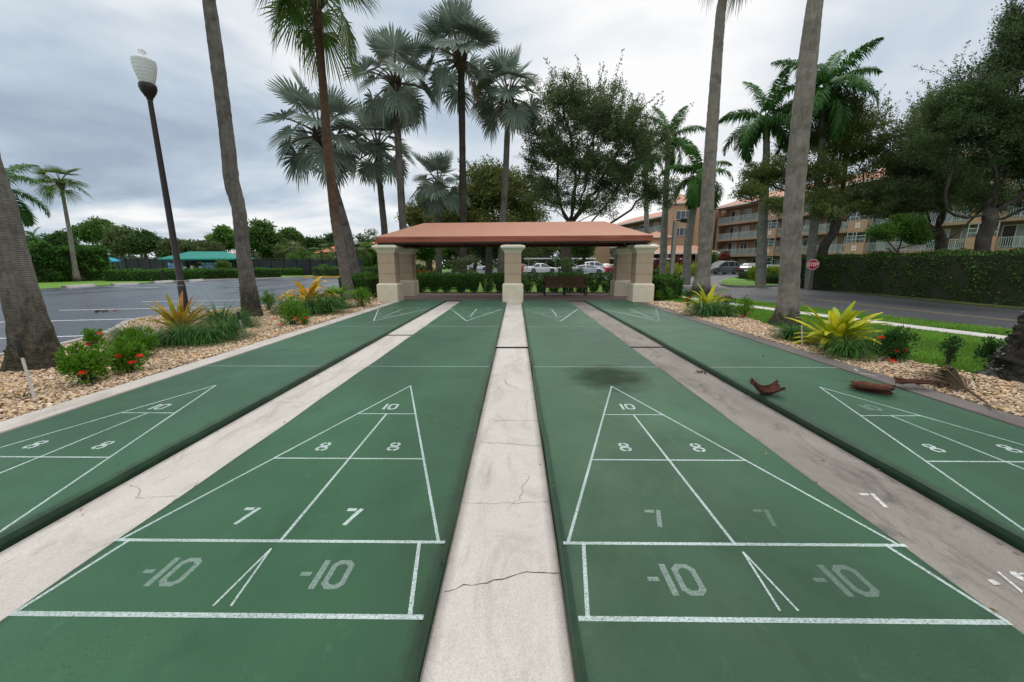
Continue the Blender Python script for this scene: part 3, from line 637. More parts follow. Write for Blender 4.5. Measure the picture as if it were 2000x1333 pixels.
crack(o1, gc([(985, 742), (990, 752), (1010, 758)], zc), .01, zc); crack(o1, gc([(938, 864), (975, 866), (1060, 872)], zc), .006, zc); crack(o1, gc([(965, 822), (1000, 821), (1055, 823)], zc), .006, zc)
crack(o1, gc([(1035, 930), (1022, 950), (1015, 975), (1000, 985)], zc), .004, zc); crack(o1, gc([(905, 982), (960, 984), (1078, 980)], zc), .003, zc)
zs = -.088
s1 = slab('side_walk', -2.853, -2.235, Y0, 8.35, zs+.02, M['strip'], 'pale concrete walk between the two lanes nearest the parking lot')
slab('side_walk', -2.853, -2.235, 8.4, 15.9, zs+.035, M['strip'], 'far slab of the pale walk on the parking lot side')
zs1 = zs+.02
crack(s1, gc([(235, 946), (258, 950), (275, 958), (268, 970), (262, 975), (290, 972), (345, 970)], zs1), .004, zs1); crack(s1, gc([(505, 780), (540, 786), (600, 788)], zs1), .006, zs1); crack(s1, gc([(0, 1105), (30, 1090)], zs1), .003, zs1)
s2 = slab('side_walk', 2.131, 2.810, Y0, 7.15, zs+.02, M['strip_dirty'], 'stained brown-grey concrete walk with a stray painted 7')
slab('side_walk', 2.131, 2.810, 7.2, 15.9, zs+.035, M['strip_dirty'], 'far slab of the stained concrete walk')
g = G(1712, 978, zs1); number('7', g[0], g[1], .17, M['chalk'], s2, z=zs1+.003)
g = G(1962, 1140, zs1); mbb = MB(); e = gc([(1927, 1133), (1940, 1133), (1956, 1143), (1941, 1144)], zs1); mbb.sheet(e, zs1+.003)
for pq in ([(1946, 1118), (1950, 1117), (1998, 1156), (1996, 1160)], [(1970, 1117), (1983, 1118), (1999, 1130), (1999, 1137), (1975, 1124)], [(1985, 1121), (1999, 1120), (1999, 1124), (1990, 1124)]): mbb.sheet(gc(pq, zs1), zs1+.003)
mbb.build('stray_paint', M['chalk'], s2)
slab('border_walk', -4.985, -4.645, Y0, 15.25, -.004, M['strip'], 'pale concrete edging between the green lane and the pebbles')
slab('border_walk', 4.716, 5.045, Y0, 15.25, -.004, M['strip_dark'], 'dark weathered concrete edging between the green lane and the pebbles')
# little swirl of stray paint on dark edging
mb = MB(); seg(mb, G(1668, 721)[:2], G(1676, 726)[:2], .02, .002); seg(mb, G(1680, 729)[:2], G(1700, 733)[:2], .025, .002); seg(mb, G(1700, 733)[:2], G(1711, 736)[:2], .018, .0022); mb.build('stray_paint', M['chalk'], None) and None
tag(bpy.data.objects['stray_paint.001'], 'smudge of white paint on the dark edging', None, None, 'structure')

# ---------------------------------------------------------------- pebbles (stuff)
def pebbles(name, poly, dens_fn, lab, seed):
    r = np.random.default_rng(seed)
    import itertools
    ph = (1+5**.5)/2
    iv = np.array([(-1, ph, 0), (1, ph, 0), (-1, -ph, 0), (1, -ph, 0), (0, -1, ph), (0, 1, ph), (0, -1, -ph), (0, 1, -ph), (ph, 0, -1), (ph, 0, 1), (-ph, 0, -1), (-ph, 0, 1)], float); iv /= np.linalg.norm(iv[0])
    it = np.array([(0, 11, 5), (0, 5, 1), (0, 1, 7), (0, 7, 10), (0, 10, 11), (1, 5, 9), (5, 11, 4), (11, 10, 2), (10, 7, 6), (7, 1, 8), (3, 9, 4), (3, 4, 2), (3, 2, 6), (3, 6, 8), (3, 8, 9), (4, 9, 5), (2, 4, 11), (6, 2, 10), (8, 6, 7), (9, 8, 1)])
    P = np.array(poly, float); lo, hi = P.min(0), P.max(0)
    area = np.prod(hi-lo); N = int(area*1500); q = lo + r.random((N, 2))*(hi-lo)
    ins = np.zeros(N, bool); j = len(P)-1
    for i in range(len(P)):
        xi, yi = P[i]; xj, yj = P[j]
        ins ^= ((yi > q[:, 1]) != (yj > q[:, 1])) & (q[:, 0] < (xj-xi)*(q[:, 1]-yi)/(yj-yi+1e-12)+xi); j = i
    q = q[ins]; d = dens_fn(q[:, 1]); keep = r.random(len(q)) < d; q = q[keep]; d = d[keep]; n = len(q)
    s = (.0135 + .012*r.random(n)**2)/np.sqrt(np.clip(d, .15, 1)); s *= np.where(r.random(n) < .04, 1.5, 1)
    ax = np.stack([s*(.9+.5*r.random(n)), s*(.75+.3*r.random(n)), s*(.5+.25*r.random(n))], 1)
    a = r.random(n)*2*np.pi; ca, sa = np.cos(a), np.sin(a)
    v = iv[None]*ax[:, None, :]*(1+.16*r.normal(size=(n, 12, 1)))
    v = np.stack([v[..., 0]*ca[:, None]-v[..., 1]*sa[:, None], v[..., 0]*sa[:, None]+v[..., 1]*ca[:, None], v[..., 2] + v[..., 0]*.3*r.normal(size=(n, 1))], -1)
    mound = .03*np.sin(q[:, 0]*2.3)*np.sin(q[:, 1]*1.4)
    z = -.028 + .026*r.random(n) + mound*.5
    v += np.c_[q, z][:, None, :]
    mb = MB(); mb.add(v.reshape(-1, 3), (np.arange(n)[:, None, None]*12 + it[None]).reshape(-1, 3), 0, True)
    return tag(mb.build(name, M['pebble']), lab, 'gravel', None, 'stuff')
pebbles('gravel', [(-4.99, 1.0), (-4.99, 15.0), (-5.6, 15.3), (-5.6, 16.5), (-7.2, 19.5), (-8.6, 19.5)] + [(x+.09, y) for x, y in bedL_edge[::-1][2:-2]] + [(-8.3, 1)], lambda y: np.clip(1.05 - (y-4)*.085, .22, 1), 'tan and cream river pebbles in the bed beside the parking lot', 3)
pebbles('gravel', [(5.05, 1.5), (5.05, 15.3)] + bedR_edge[::-1] + [(7.5, 1.5)], lambda y: np.clip(1.05 - (y-4)*.085, .22, 1), 'tan and cream river pebbles in the bed beside the lawn', 4)

# ---------------------------------------------------------------- grass blades (stuff)
def grass(name, tri_pts, n, h, lab, seed, mat='blade', zoff=-.05):
    r = np.random.default_rng(seed); P = np.array(tri_pts, float); lo, hi = P.min(0), P.max(0)
    q = lo + r.random((n*3, 2))*(hi-lo); ins = np.zeros(len(q), bool); j = len(P)-1
    for i in range(len(P)):
        xi, yi = P[i]; xj, yj = P[j]; ins ^= ((yi > q[:, 1]) != (yj > q[:, 1])) & (q[:, 0] < (xj-xi)*(q[:, 1]-yi)/(yj-yi+1e-12)+xi); j = i
    q = q[ins][:n]; m = len(q); a = r.random(m)*2*np.pi; wv = .006+.006*r.random(m); hh = h*(.5+r.random(m))
    b = np.c_[q, np.full(m, zoff)]; sd = np.c_[np.cos(a), np.sin(a), np.zeros(m)]*wv[:, None]; up = np.c_[r.normal(size=(m, 2))*.35*hh[:, None], hh]
    v = np.stack([b-sd, b+sd, b+up], 1).reshape(-1, 3); mb = MB(); mb.add(v, np.arange(m)[:, None]*3+np.arange(3))
    return tag(mb.build(name, M[mat]), lab, 'grass', None, 'stuff')
LN = bedR_edge + [(6.3, 18)] + [tuple(p) for p in l[::-1]][1:-3] + [(8.6, 2)]
grass('grass', LN, 60000, .05, 'short green grass blades of the lawn by the pebble bed', 5)
grass('grass', [tuple(p) for p in r[2:]] + [(9.25, 19), (9.9, 16.3), (10.67, 12.6), (11.5, 9.8), (12.9, 5)], 22000, .05, 'grass blades of the strip beside the road', 6)

def litter(name, lab, n_, seed):
    r_ = np.random.default_rng(seed); mb = MB(); P = []
    for k in range(n_):
        u = r_.random()
        if u < .30: x = r_.choice([-2.80, -2.26, 2.16, 2.77, -.35, .21]) + .02*r_.normal(); y = 1+14*r_.random(); z = -.060
        elif u < .62: x = r_.uniform(-8, -5.0); y = 3.5+14*r_.random(); z = .012
        elif u < .85: x = r_.uniform(5.05, 6.2); y = 3+12*r_.random(); z = .012
        elif u < .93: x = r_.choice([-4.8, 4.9])+.1*r_.normal(); y = 2.5+12*r_.random(); z = .002
        else: x = r_.uniform(-4.4, 4.6); y = 2+13*r_.random(); z = .004
        P.append((x, y, z))
    P = np.array(P); a = r_.random(n_)*6.283; s_ = .008+.014*r_.random(n_); d = np.c_[np.cos(a), np.sin(a), .15*r_.random(n_)]*s_[:, None]; q = np.c_[-np.sin(a), np.cos(a), .2*r_.normal(size=n_)]*s_[:, None]*.4
    v = np.stack([P-d, P+q+[0, 0, .002], P+d, P-q+[0, 0, .002]], 1).reshape(-1, 3); mb.add(v, np.arange(n_)[:, None]*4+np.arange(4)); return tag(mb.build(name, M['deadleaf']), lab, 'leaves', None, 'stuff')
litter('fallen_leaves', 'scattered small brown fallen leaves and twig bits on beds and walks', 900, 17)
# ================================================================ SHADE CANOPY, PILLARS, BENCH
def rprism(mb, cx, cy, prof, mi=0):
    """square profile: list of (half width, z)"""
    v = []
    for h, z in prof: v += [(cx-h, cy-h, z), (cx+h, cy-h, z), (cx+h, cy+h, z), (cx-h, cy+h, z)]
    f = [(i*4+j, i*4+(j+1) % 4, (i+1)*4+(j+1) % 4, (i+1)*4+j) for i in range(len(prof)-1) for j in range(4)] + [tuple(range((len(prof)-1)*4, len(prof)*4))]
    mb.add(v, f, mi)
PIL = root('canopy_pillar', (0, 0, 0), 0, 'x', 'pillar', 'stucco pillars carrying the terracotta canopy')
mb = MB(); rprism(mb, 0, 0, [(.405, -.1), (.405, .64), (.395, .675), (.33, .715)]); mb.build('base', M['stucco_cream'], PIL)
mb = MB(); rprism(mb, 0, 0, [(.325, .70), (.325, 1.07)]); rprism(mb, 0, 0, [(.325, 1.085), (.325, 1.49)]); rprism(mb, 0, 0, [(.325, 1.505), (.325, 1.9)]); sh = mb.build('shaft', M['stucco_tan'], PIL)
mb = MB(); rprism(mb, 0, 0, [(.314, .9), (.314, 1.85)]); mb.build('joint', M['joint'], sh)
mb = MB(); rprism(mb, 0, 0, [(.328, 1.88), (.345, 1.93), (.37, 1.96), (.39, 2.0), (.435, 2.035), (.45, 2.05), (.455, 2.06), (.47, 2.07), (.475, 2.12), (.455, 2.145), (.30, 2.20), (.12, 2.225)]); mb.build('capital', M['cornice'], PIL)
PL = [(-5.045, 15.62, 'pillar at the parking lot side in front, tan shaft on cream base'), (-.118, 15.60, 'middle pillar standing at the end of the centre walk'), (4.985, 15.64, 'pillar at the lawn side in front, beside the yellow strap-leaf plant'),
      (-5.08, 18.35, 'pillar standing behind the front one at the parking lot side'), (4.93, 18.35, 'pillar standing behind the front one at the lawn side')]
for k, (x, y, lb) in enumerate(PL):
    if k == 0: PIL.location = (x, y, 0); PIL['label'] = lb
    else: dup(PIL, (x, y, 0), 0, lb)

CAN = root('shade_canopy', (-.1, 17.2, 0), 0, 'long terracotta fabric hip canopy resting on the stucco pillars', 'canopy')
x0, x1, yf, yb = -5.27, 5.28, -2.0, 1.85; zl, zr = 2.47, 2.53
def ez(x): return zl + (zr-zl)*(x-x0)/(x1-x0)
mb = MB(); RL, RR = (-3.84, 0, 3.17), (3.86, 0, 3.235)
nx = 40; 
# front and back slopes with slight sag, hips
def slope(y_e, sgn):
    rows = []
    for k in range(nx+1):
        t_ = k/nx; xe = x0+(x1-x0)*t_; e = np.array([xe, y_e, ez(xe)+.008*math.sin(t_*40)*0]); rr = np.array(RL)+(np.array(RR)-np.array(RL))*t_
        col = []
        for m_ in range(7):
            u_ = m_/6; p = e+(rr-e)*u_; p[2] -= .05*math.sin(math.pi*u_)*abs(math.sin(math.pi*t_*4))**.5; col.append(p)
        rows.append(col)
    v = np.array(rows).reshape(-1, 3); f = [(a*7+b, (a+1)*7+b, (a+1)*7+b+1, a*7+b+1) for a in range(nx) for b in range(6)]
    if sgn < 0: f = [q[::-1] for q in f]
    mb.add(v, f, 0, True)
slope(yf, 1); slope(yb, -1)
mb.add([(x0, yf, ez(x0)), (x0, yb, ez(x0)), RL], [(0, 2, 1)]); mb.add([(x1, yf, ez(x1)), (x1, yb, ez(x1)), RR], [(0, 1, 2)])
mb.build('fabric_top', M['awning'], CAN)
# valance with creases
mb = MB()
def val(p, q):
    n_ = 60; rows = []; p = np.array(p); q = np.array(q); d = (q-p)/np.linalg.norm(q-p); nn_ = np.array([d[1], -d[0]])
    for k in range(n_+1):
        t_ = k/n_; xy = p+(q-p)*t_; zt = ez(xy[0]) if True else 0; wv_ = .010*math.sin(t_*23+1)+.006*math.sin(t_*61)
        for m_, (oz, of) in enumerate([(0.003, 0), (-.05, .012), (-.09+.02*math.sin(t_*9), .004+wv_), (-.15, .012-wv_*.5), (-.205, .004)]): rows.append((*(xy+nn_*of), zt+oz))
    mb.add(rows, [(a*5+b+1, (a+1)*5+b+1, (a+1)*5+b, a*5+b) for a in range(n_) for b in range(4)], 0, True)
val((x0, yf), (x1, yf)); val((x1, yf), (x1, yb)); val((x1, yb), (x0, yb)); val((x0, yb), (x0, yf))
mb.build('valance', M['awning_trim_v'] if 'awning_trim_v' in M else M['awning'], CAN)
mb = MB()
def rim(z, o_, w_, h_):
    for a, b in (((x0+o_, yf+o_), (x1-o_, yf+o_)), ((x1-o_, yf+o_), (x1-o_, yb-o_)), ((x1-o_, yb-o_), (x0+o_, yb-o_)), ((x0+o_, yb-o_), (x0+o_, yf+o_))): mb.beam((a[0], a[1], z+ez(a[0])), (b[0], b[1], z+ez(b[0])), w_, h_)
rim(-.235, .06, .05, .06); rim(-.03, .08, .05, .05)
for s_ in (-1, 1):
    for x_ in (-4.0, -2.0, 0, 2.0, 4.0): mb.beam((x_, 0, 2.98), (x_*1.15, -1.9 if s_ < 0 else 1.75, 2.33), .05)
mb.beam(RL - np.array([0, 0, .08]), RR - np.array([0, 0, .08]), .06)
for c_ in ((x0+.1, yf+.1), (x0+.1, yb-.1)): mb.beam((*c_, 2.38), np.array(RL)-[0, 0, .08], .05)
for c_ in ((x1-.1, yf+.1), (x1-.1, yb-.1)): mb.beam((*c_, 2.4), np.array(RR)-[0, 0, .08], .05)
for x_ in (-4.9, 0, 4.95): mb.beam((x_, yf+.1, 2.28), (x_, yb-.1, 2.25), .07)
for x_, y_, _ in PL: mb.box((x_+.1, y_-17.2, 2.25), (.14, .14, .14)); mb.box((x_+.1, y_-17.2, 2.232), (.3, .3, .03))
mb.build('steel_frame', M['frame_dark'], CAN)

BEN = root('park_bench', (2.34, 18.72, 0), 0, 'brown slatted bench with black legs under the canopy', 'bench')
mb = MB()
for k in range(6): mb.box((0, .02+.012*k, .50+.072*k), (1.95, .03, .062))
mb.build('backrest', M['wood'], BEN)
mb = MB()
for k in range(5): mb.box((0, -.08-.085*k, .44), (1.95, .07, .03))
mb.box((0, -.47, .40), (1.95, .03, .07)); mb.build('seat', M['wood'], BEN)
for x_ in (-.98, 0.0, .98):
    mb = MB(); w_ = .055
    if x_: mb.beam((x_, -.42, 0), (x_, -.42, .60), w_); mb.beam((x_, .06, 0), (x_, .06, .52), w_); mb.beam((x_, .06, .5), (x_, .13, .93), w_); mb.beam((x_, -.45, .62), (x_, .1, .62), w_, .035); mb.beam((x_, -.42, .40), (x_, .06, .40), .04)
    else: mb.beam((x_-.05, -.42, 0), (x_-.05, -.42, .40), w_+.02); mb.beam((x_-.05, .06, 0), (x_-.05, .1, .5), w_); mb.beam((x_-.05, -.42, .39), (x_-.05, .06, .39), .04)
    mb.build('leg', M['black'], BEN)

# ================================================================ LAMP POSTS
def lamp(loc, h, lean, lb, sc_=1.0, seg_=20):
    t_ = root('street_lamp', loc, 0, lb, 'street lamp')
    top = np.array([lean[0], lean[1], h])
    def at(z): return np.array([lean[0]*z/h, lean[1]*z/h, z])
    mb = MB(); mb.tube([at(0), at(.9), at(.92), at(3), at(h)], np.array([.105, .10, .085, .078, .060])*sc_, seg_); mb.build('pole', M['pole'], t_)
    mb = MB(); mb.tube([at(.86), at(.88)], .112*sc_, seg_); mb.tube([at(1.0), at(1.02)], .10*sc_, seg_); mb.build('band', M['globe'] if False else M['kerb'], t_)
    mb = MB(); mb.lathe([(.06, 0), (.075, .02), (.075, .05), (.10, .09), (.165, .19), (.195, .28), (.20, .37), (.185, .40)], top, seg_); mb.lathe([(.0, .40), (.185, .40)], top, seg_)
    for k in range(16):
        a = k*math.pi/8; mb.beam(top+[math.cos(a)*.10, math.sin(a)*.10, .09], top+[math.cos(a)*.197, math.sin(a)*.197, .30], .012)
    mb.build('holder', M['pole'], t_)
    pr = [(.18, .40)]
    for k in range(1, 27):
        z = .40+k*.023; t2 = k/26; r_ = .19+.135*math.sin(min(1, t2*1.02)*math.pi/2)+(.0022*(1 if k % 4 < 2 else -1)); pr.append((r_, z))
    pr += [(.325, 1.02), (.30, 1.05), (.22, 1.09), (.145, 1.12), (.12, 1.15), (.108, 1.24), (.10, 1.29), (.06, 1.33), (0, 1.34)]
    mb = MB(); mb.lathe([(r_*.82, .40+(z-.40)*.92) for r_, z in pr], top, 28); mb.build('lamp_shade', M['globe'], t_)
    return t_
lb_ = G(363, 612); tp_ = V(291, 186, 11.62)
LA = lamp((lb_[0], lb_[1], -.03), tp_[2]-.1, (tp_[0]-lb_[0], 0), 'tall dark bronze lamp post with ribbed white globe beside the parking lot')
LA.children[0] if LA.children else None

# ================================================================ STAKES, DEBRIS
def stake(px, py, toppx, lb, white=True, black_top=True, k=None):
    b = G(px, py); t_ = root('irrigation_stake', (b[0], b[1], -.02), 0, lb, 'stake', 'white riser stakes in the pebble beds'); tp = V(toppx[0], toppx[1], b[1]) - b
    d = tp/np.linalg.norm(tp); L = np.linalg.norm(tp)
    mb = MB(); mb.tube([(0, 0, -.05), d*(L*(.72 if black_top else 1))], .0125, 8); mb.build('riser', M['stake'], t_)
    if black_top: mb = MB(); mb.tube([d*L*.70, d*L*.73, d*L*.97, d*L], [.017, .024, .026, .02], 10); mb.build('spray_head', M['black'], t_)
stake(68, 779, (31, 658), 'white stake with black head in front of the thick leaning palm trunk'); stake(477, 658, (464, 607), 'white stake with black head beside the dark liriope clumps')
stake(726, 582, (724, 570), 'short white stake by the front pillar on the parking lot side', black_top=False); stake(1370, 617, (1370, 587), 'thin white stake in front of the smaller yellow plant', black_top=False)
stake(1568, 676, (1566, 634), 'thin white stake in front of the large yellow plant', black_top=False)
b = G(1560, 655); t_ = root('bollard_light', (b[0], b[1], -.02), 0, 'small black ground light at the foot of the palm trunk', 'garden light')
mb = MB(); mb.tube([(0, 0, 0), (0, 0, .26)], .035, 12); mb.build('housing', M['black'], t_); mb = MB(); mb.lathe([(.036, .26), (.05, .27), (.05, .30), (.03, .32), (0, .322)]); mb.build('cap', M['black'], t_)

def sheath(loc, rz, L, rad, open_, lb, seed, curl=0.0, tilt=0.0, mat='boot'):
    """a shed palm boot: curled woody trough with torn ends"""
    r_ = np.random.default_rng(seed); nu, nv = 22, 18; mb = MB()
    def surf(off):
        P = []
        for i in range(nu):
            u = i/(nu-1); rr = rad*(1+.22*math.sin(u*3.1+seed)+.10*math.sin(u*9+seed)); c_ = curl*math.sin(u*math.pi)
            for j in range(nv):
                v_ = j/(nv-1)-.5; a = v_*open_*(1-.25*u); tear = .06*math.sin(j*1.9+seed)*L if i in (0, nu-1) else 0
                x = (u-.5)*L+tear+.012*r_.normal()*.3; y = math.sin(a)*(rr+off); z = -math.cos(a)*(rr+off)*(.75) + c_*1.0
                z += .02*math.sin(u*11+j*.8)*rad*4*.3
                P.append((x, y, z))
        return np.array(P)
    A_, B_ = surf(0), surf(.012); f = [(i*nv+j, (i+1)*nv+j, (i+1)*nv+j+1, i*nv+j+1) for i in range(nu-1) for j in range(nv-1)]
    mb.add(A_, f, 0, True); mb.add(B_, [q[::-1] for q in f], 0, True)
    N = nu*nv; e = [i*nv for i in range(nu)]; e2 = [i*nv+nv-1 for i in range(nu)]; e3 = list(range(nv)); e4 = [(nu-1)*nv+j for j in range(nv)]
    for E_ in (e, e2, e3, e4): mb.add(np.concatenate([A_, B_]), [(E_[i], E_[i+1], N+E_[i+1], N+E_[i]) for i in range(len(E_)-1)])
    for _ in range(26):                       # frayed fibres
        s_ = r_.integers(0, nv); p = A_[s_ if r_.random() < .5 else (nu-1)*nv+s_]; q = p + r_.normal(size=3)*[.05, .03, .03]; mb.tube([p, (p+q)/2+r_.normal(size=3)*.008, q], .0016, 3, 0, False, False)
    V_ = np.concatenate(mb.V); zmin = V_[:, 2].min()
    o = mb.build('palm_boot', M[mat]); o.location = (loc[0], loc[1], loc[2]-zmin*1.0 - .004); o.rotation_euler = (tilt, 0, rz); o.rotation_mode = 'XYZ'
    return tag(o, lb, 'palm boot', 'fallen palm boots')
g = G(1497, 772); sheath((g[0], g[1]+.02, 0), R(-12), .30, .075, 3.7, 'curled red-brown palm boot standing open on the green lane', 11, -.10, .15)
g = G(1703, 769); o = sheath((g[0], g[1]+.02, .0), R(-48), .35, .07, 4.9, 'tube-like red-brown palm boot lying on the green lane', 5, .0, R(150)); o.location.z = .062
g = G(1787, 760); o = sheath((g[0], g[1]+.02, .0), R(-14), .33, .05, 2.8, 'flat dark palm boot lying on the dark edging', 8, .0, .1, 'boot_dark')
def scrap(px, py, lb, z=0, n_=5, s_=.05):
    g = G(px, py, z); mb = MB()
    for k in range(n_):
        p = np.array([rng.normal()*s_*.7, rng.normal()*s_*.4, .006]); a = rng.random()*6.28; L = s_*(.6+rng.random()); d = np.array([math.cos(a), math.sin(a), .15])*L; n_v = np.array([-math.sin(a), math.cos(a), .3])*L*.25
        mb.add([p, p+d*.5+n_v+[0, 0, .015], p+d+[0, 0, .004], p+d*.5-n_v], [(0, 1, 2, 3)]); mb.add([p, p+d*.5+n_v+[0, 0, .010], p+d+[0, 0, -.001], p+d*.5-n_v-[0, 0, .004]], [(3, 2, 1, 0)])
    o = mb.build('leaf_scrap', M['boot']); o.location = (g[0], g[1], z+.004); return tag(o, lb, 'leaf scrap')
scrap(1369, 729, 'small torn brown scrap on the stained walk beside the lane edge', zs+.02, 8, .05); scrap(868, 1108, 'tiny reddish scrap at the edge of the centre walk', zc, 4, .012)
scrap(1490, 697, 'tiny brown fleck on the green lane short of the dead line', 0, 3, .02); scrap(205, 609, 'dark torn palm scrap lying on the parking lot', -.1, 10, .16); scrap(290, 622, 'flat dark leaf scrap by the kerb near the bronze plant', -.1, 8, .10)
# dried palm frond on the pebbles
g0 = G(1895, 770); g1 = G(1815, 738); mb = MB(); r_ = np.random.default_rng(3)
hub = np.array([g0[0]-.02, g0[1]+.03, .05]); tipc = np.array([g1[0]-.02, g1[1]+.08, .06]); ax = tipc-hub; La = np.linalg.norm(ax)*1.12; ax /= np.linalg.norm(ax); pr_ = np.cross(ax, [0, 0, 1.])
for k in range(230):
    a = r_.normal()*.30; L = La*(.6+.45*r_.random()); d = ax*math.cos(a)+pr_*math.sin(a); z1_ = .07+.14*math.exp(-(a/.2)**2)*r_.random()
    w_ = .003+.004*r_.random(); s = np.cross(d, [0, 0, 1.])*w_; p0 = hub; p1 = hub+d*L*.45+[0, 0, z1_]; p2 = hub+d*L+[0, 0, z1_*.3-.03+.03*r_.random()]
    mb.add([p0-s*.6, p0+s*.6, p1+s, p1-s, p2], [(0, 1, 2, 3), (3, 2, 4)])
    mb.add([p0-s*.6, p0+s*.6, p1+s, p1-s, p2]-np.array([0, 0, .003]), [(3, 2, 1, 0), (4, 2, 3)])
FRD = tag(mb.build('dried_frond', M['deadleaf']), 'dried grey-brown palm frond lying folded on the pebbles', 'palm frond')
mb = MB()
gs = [hub, G(1925, 792)+[0, 0, .03], G(1935, 802)+[0, 0, .012]]; mb.tube(gs, [.014, .009, .005], 6)
for q in ((1948, 806), (1960, 800), (1975, 795)): mb.tube([G(1925, 792)+[0, 0, .03], G(q[0]-8, q[1]-2)+[0, 0, .02], G(*q)+[0, 0, .006]], .0022, 4)
mb.build('stalk', M['deadleaf'], FRD)

# ================================================================ BED PLANTS
def shrub_mesh(n, rad, h, leaf, seed, stems=9, up=.9, asp=.42, clumps=16):
    global rng
    old = rng; rng = np.random.default_rng(seed); mb = MB()
    c = ell(clumps, .5)*[rad*.8, rad*.8, h*.42] + [0, 0, h*.52]
    P = []; D = []
    for q in c:
        k = n//clumps; rr = rad*(.22+.2*rng.random()); e = ell(k, .3)*rr*[1, 1, 1.25]; P.append(q+e); D.append(e/rr*.8+[0, 0, up])
    ex = ell(n//3, .6); P.append(ex*[rad*.85, rad*.85, h*.46]+[0, 0, h*.42]); D.append(ex+[0, 0, up*.5])
    P = np.concatenate(P); D = np.concatenate(D); ok = P[:, 2] > .02; kites(mb, P[ok], np.full(ok.sum(), leaf), D[ok]*1.3, asp, 0, .55)
    st = MB()
    for q in c[:stems]: st.tube([(q[0]*.1, q[1]*.1, 0), (q[0]*.5, q[1]*.5, q[2]*.5), q], [.012*h*2, .008*h*2, .003], 5)
    rng = old; return mb, st, c
def ixora(px, py, w_px, h_px, lb, flowers, seed, mat='ixora', nleaf=2600, name='ixora_shrub', cat='shrub', dz=-.02, leaf=.046, group='flowering shrubs in the pebble beds', up=.9):
    b = G(px, py); dep = b[1]; rad = .5*w_px*dep/F*.95; h = h_px*dep/F*1.05
    t_ = root(name, (b[0], b[1]+rad*.4, dz), 0, lb, cat, group)
    mb, st, c = shrub_mesh(nleaf, rad, h, leaf, seed, up=up); mb.build('foliage', M[mat], t_); st.build('stems', M['oakbark'], t_)
    r2 = np.random.default_rng(seed+50)
    for (fx, fy) in flowers:
        p = V(fx, fy, dep-.05*rad) - np.array([b[0], b[1]+rad*.4, dz]); p[1] = -rad*.55+r2.normal()*.02; fl = MB()
        fr = .048
        for q in range(46):
            d = r2.normal(size=3); d[2] = abs(d[2])*.8; d[1] -= .5; d /= np.linalg.norm(d); cc = p+d*fr*[1, 1, .7]; u = np.cross(d, r2.normal(size=3)); u /= np.linalg.norm(u); v_ = np.cross(d, u); s_ = .011
            fl.add([cc+u*s_, cc+v_*s_*.45, cc-u*s_, cc-v_*s_*.45], [(0, 1, 2, 3)]); fl.add([cc+v_*s_+d*.002, cc+u*s_*.45+d*.002, cc-v_*s_+d*.002, cc-u*s_*.45+d*.002], [(0, 1, 2, 3)])
        fl.build('flower_cluster', M['flower'], t_)
    return t_
ixora(158, 752, 92, 80, 'low green ixora with one red bloom at the foot of the thick leaning palm', [(166, 728)], 21, nleaf=2800)
ixora(240, 730, 70, 66, 'ixora with four red blooms nearest the green lane', [(216, 704), (236, 695), (262, 708), (273, 697)], 22, nleaf=2600)
ixora(262, 698, 64, 58, 'ixora with orange-red blooms just behind the four-bloom one', [(268, 674), (240, 681)], 23, nleaf=2000)
ixora(180, 682, 38, 44, 'small upright ixora beside the parking lot kerb', [(197, 652), (175, 673)], 24, nleaf=700)
ixora(521, 607, 34, 36, 'upright ixora beyond the mossy-footed palm', [(512, 600)], 25, nleaf=700, leaf=.06); ixora(565, 636, 66, 52, 'broad ixora with red blooms in front of the golden plant', [(541, 623), (553, 634), (580, 622)], 26, nleaf=1500, leaf=.055)
ixora(592, 636, 30, 26, 'small pinkish ixora near the lane, beside the broad one', [(588, 628), (598, 622)], 27, nleaf=400); ixora(706, 601, 46, 38, 'bright green ixora beside the canopy pillar on the parking lot side', [(697, 587)], 28, nleaf=900, leaf=.07)
ixora(1290, 586, 22, 20, 'tiny ixora at the foot of the lawn-side front pillar', [(1288, 580)], 29, nleaf=300, leaf=.06); ixora(1457, 622, 42, 40, 'ixora with few red blooms between the two big palm trunks', [(1450, 618), (1462, 612)], 30, nleaf=900)
ixora(1757, 708, 64, 66, 'ixora with red blooms beside the large yellow plant', [(1762, 684), (1748, 686), (1737, 704), (1718, 660)], 31, mat='shrub_dark', nleaf=1700); ixora(1857, 712, 36, 66, 'bare-looking upright shrub at the edge of the lawn', [], 32, mat='shrub_dark', nleaf=520, leaf=.04)
ixora(1941, 712, 50, 46, 'low dark shrub against the lichen-covered trunk', [], 33, mat='shrub_dark', nleaf=900, leaf=.045); ixora(1420, 606, 34, 28, 'red-flowered ixora behind the smaller yellow plant', [(1410, 578), (1425, 580), (1404, 583)], 34, mat='shrub_dark', nleaf=700)
ixora(1345, 600, 26, 34, 'dark little ixora between the smaller yellow plant and palm trunk', [(1338, 588), (1349, 580)], 35, mat='shrub_dark', nleaf=450, leaf=.055)

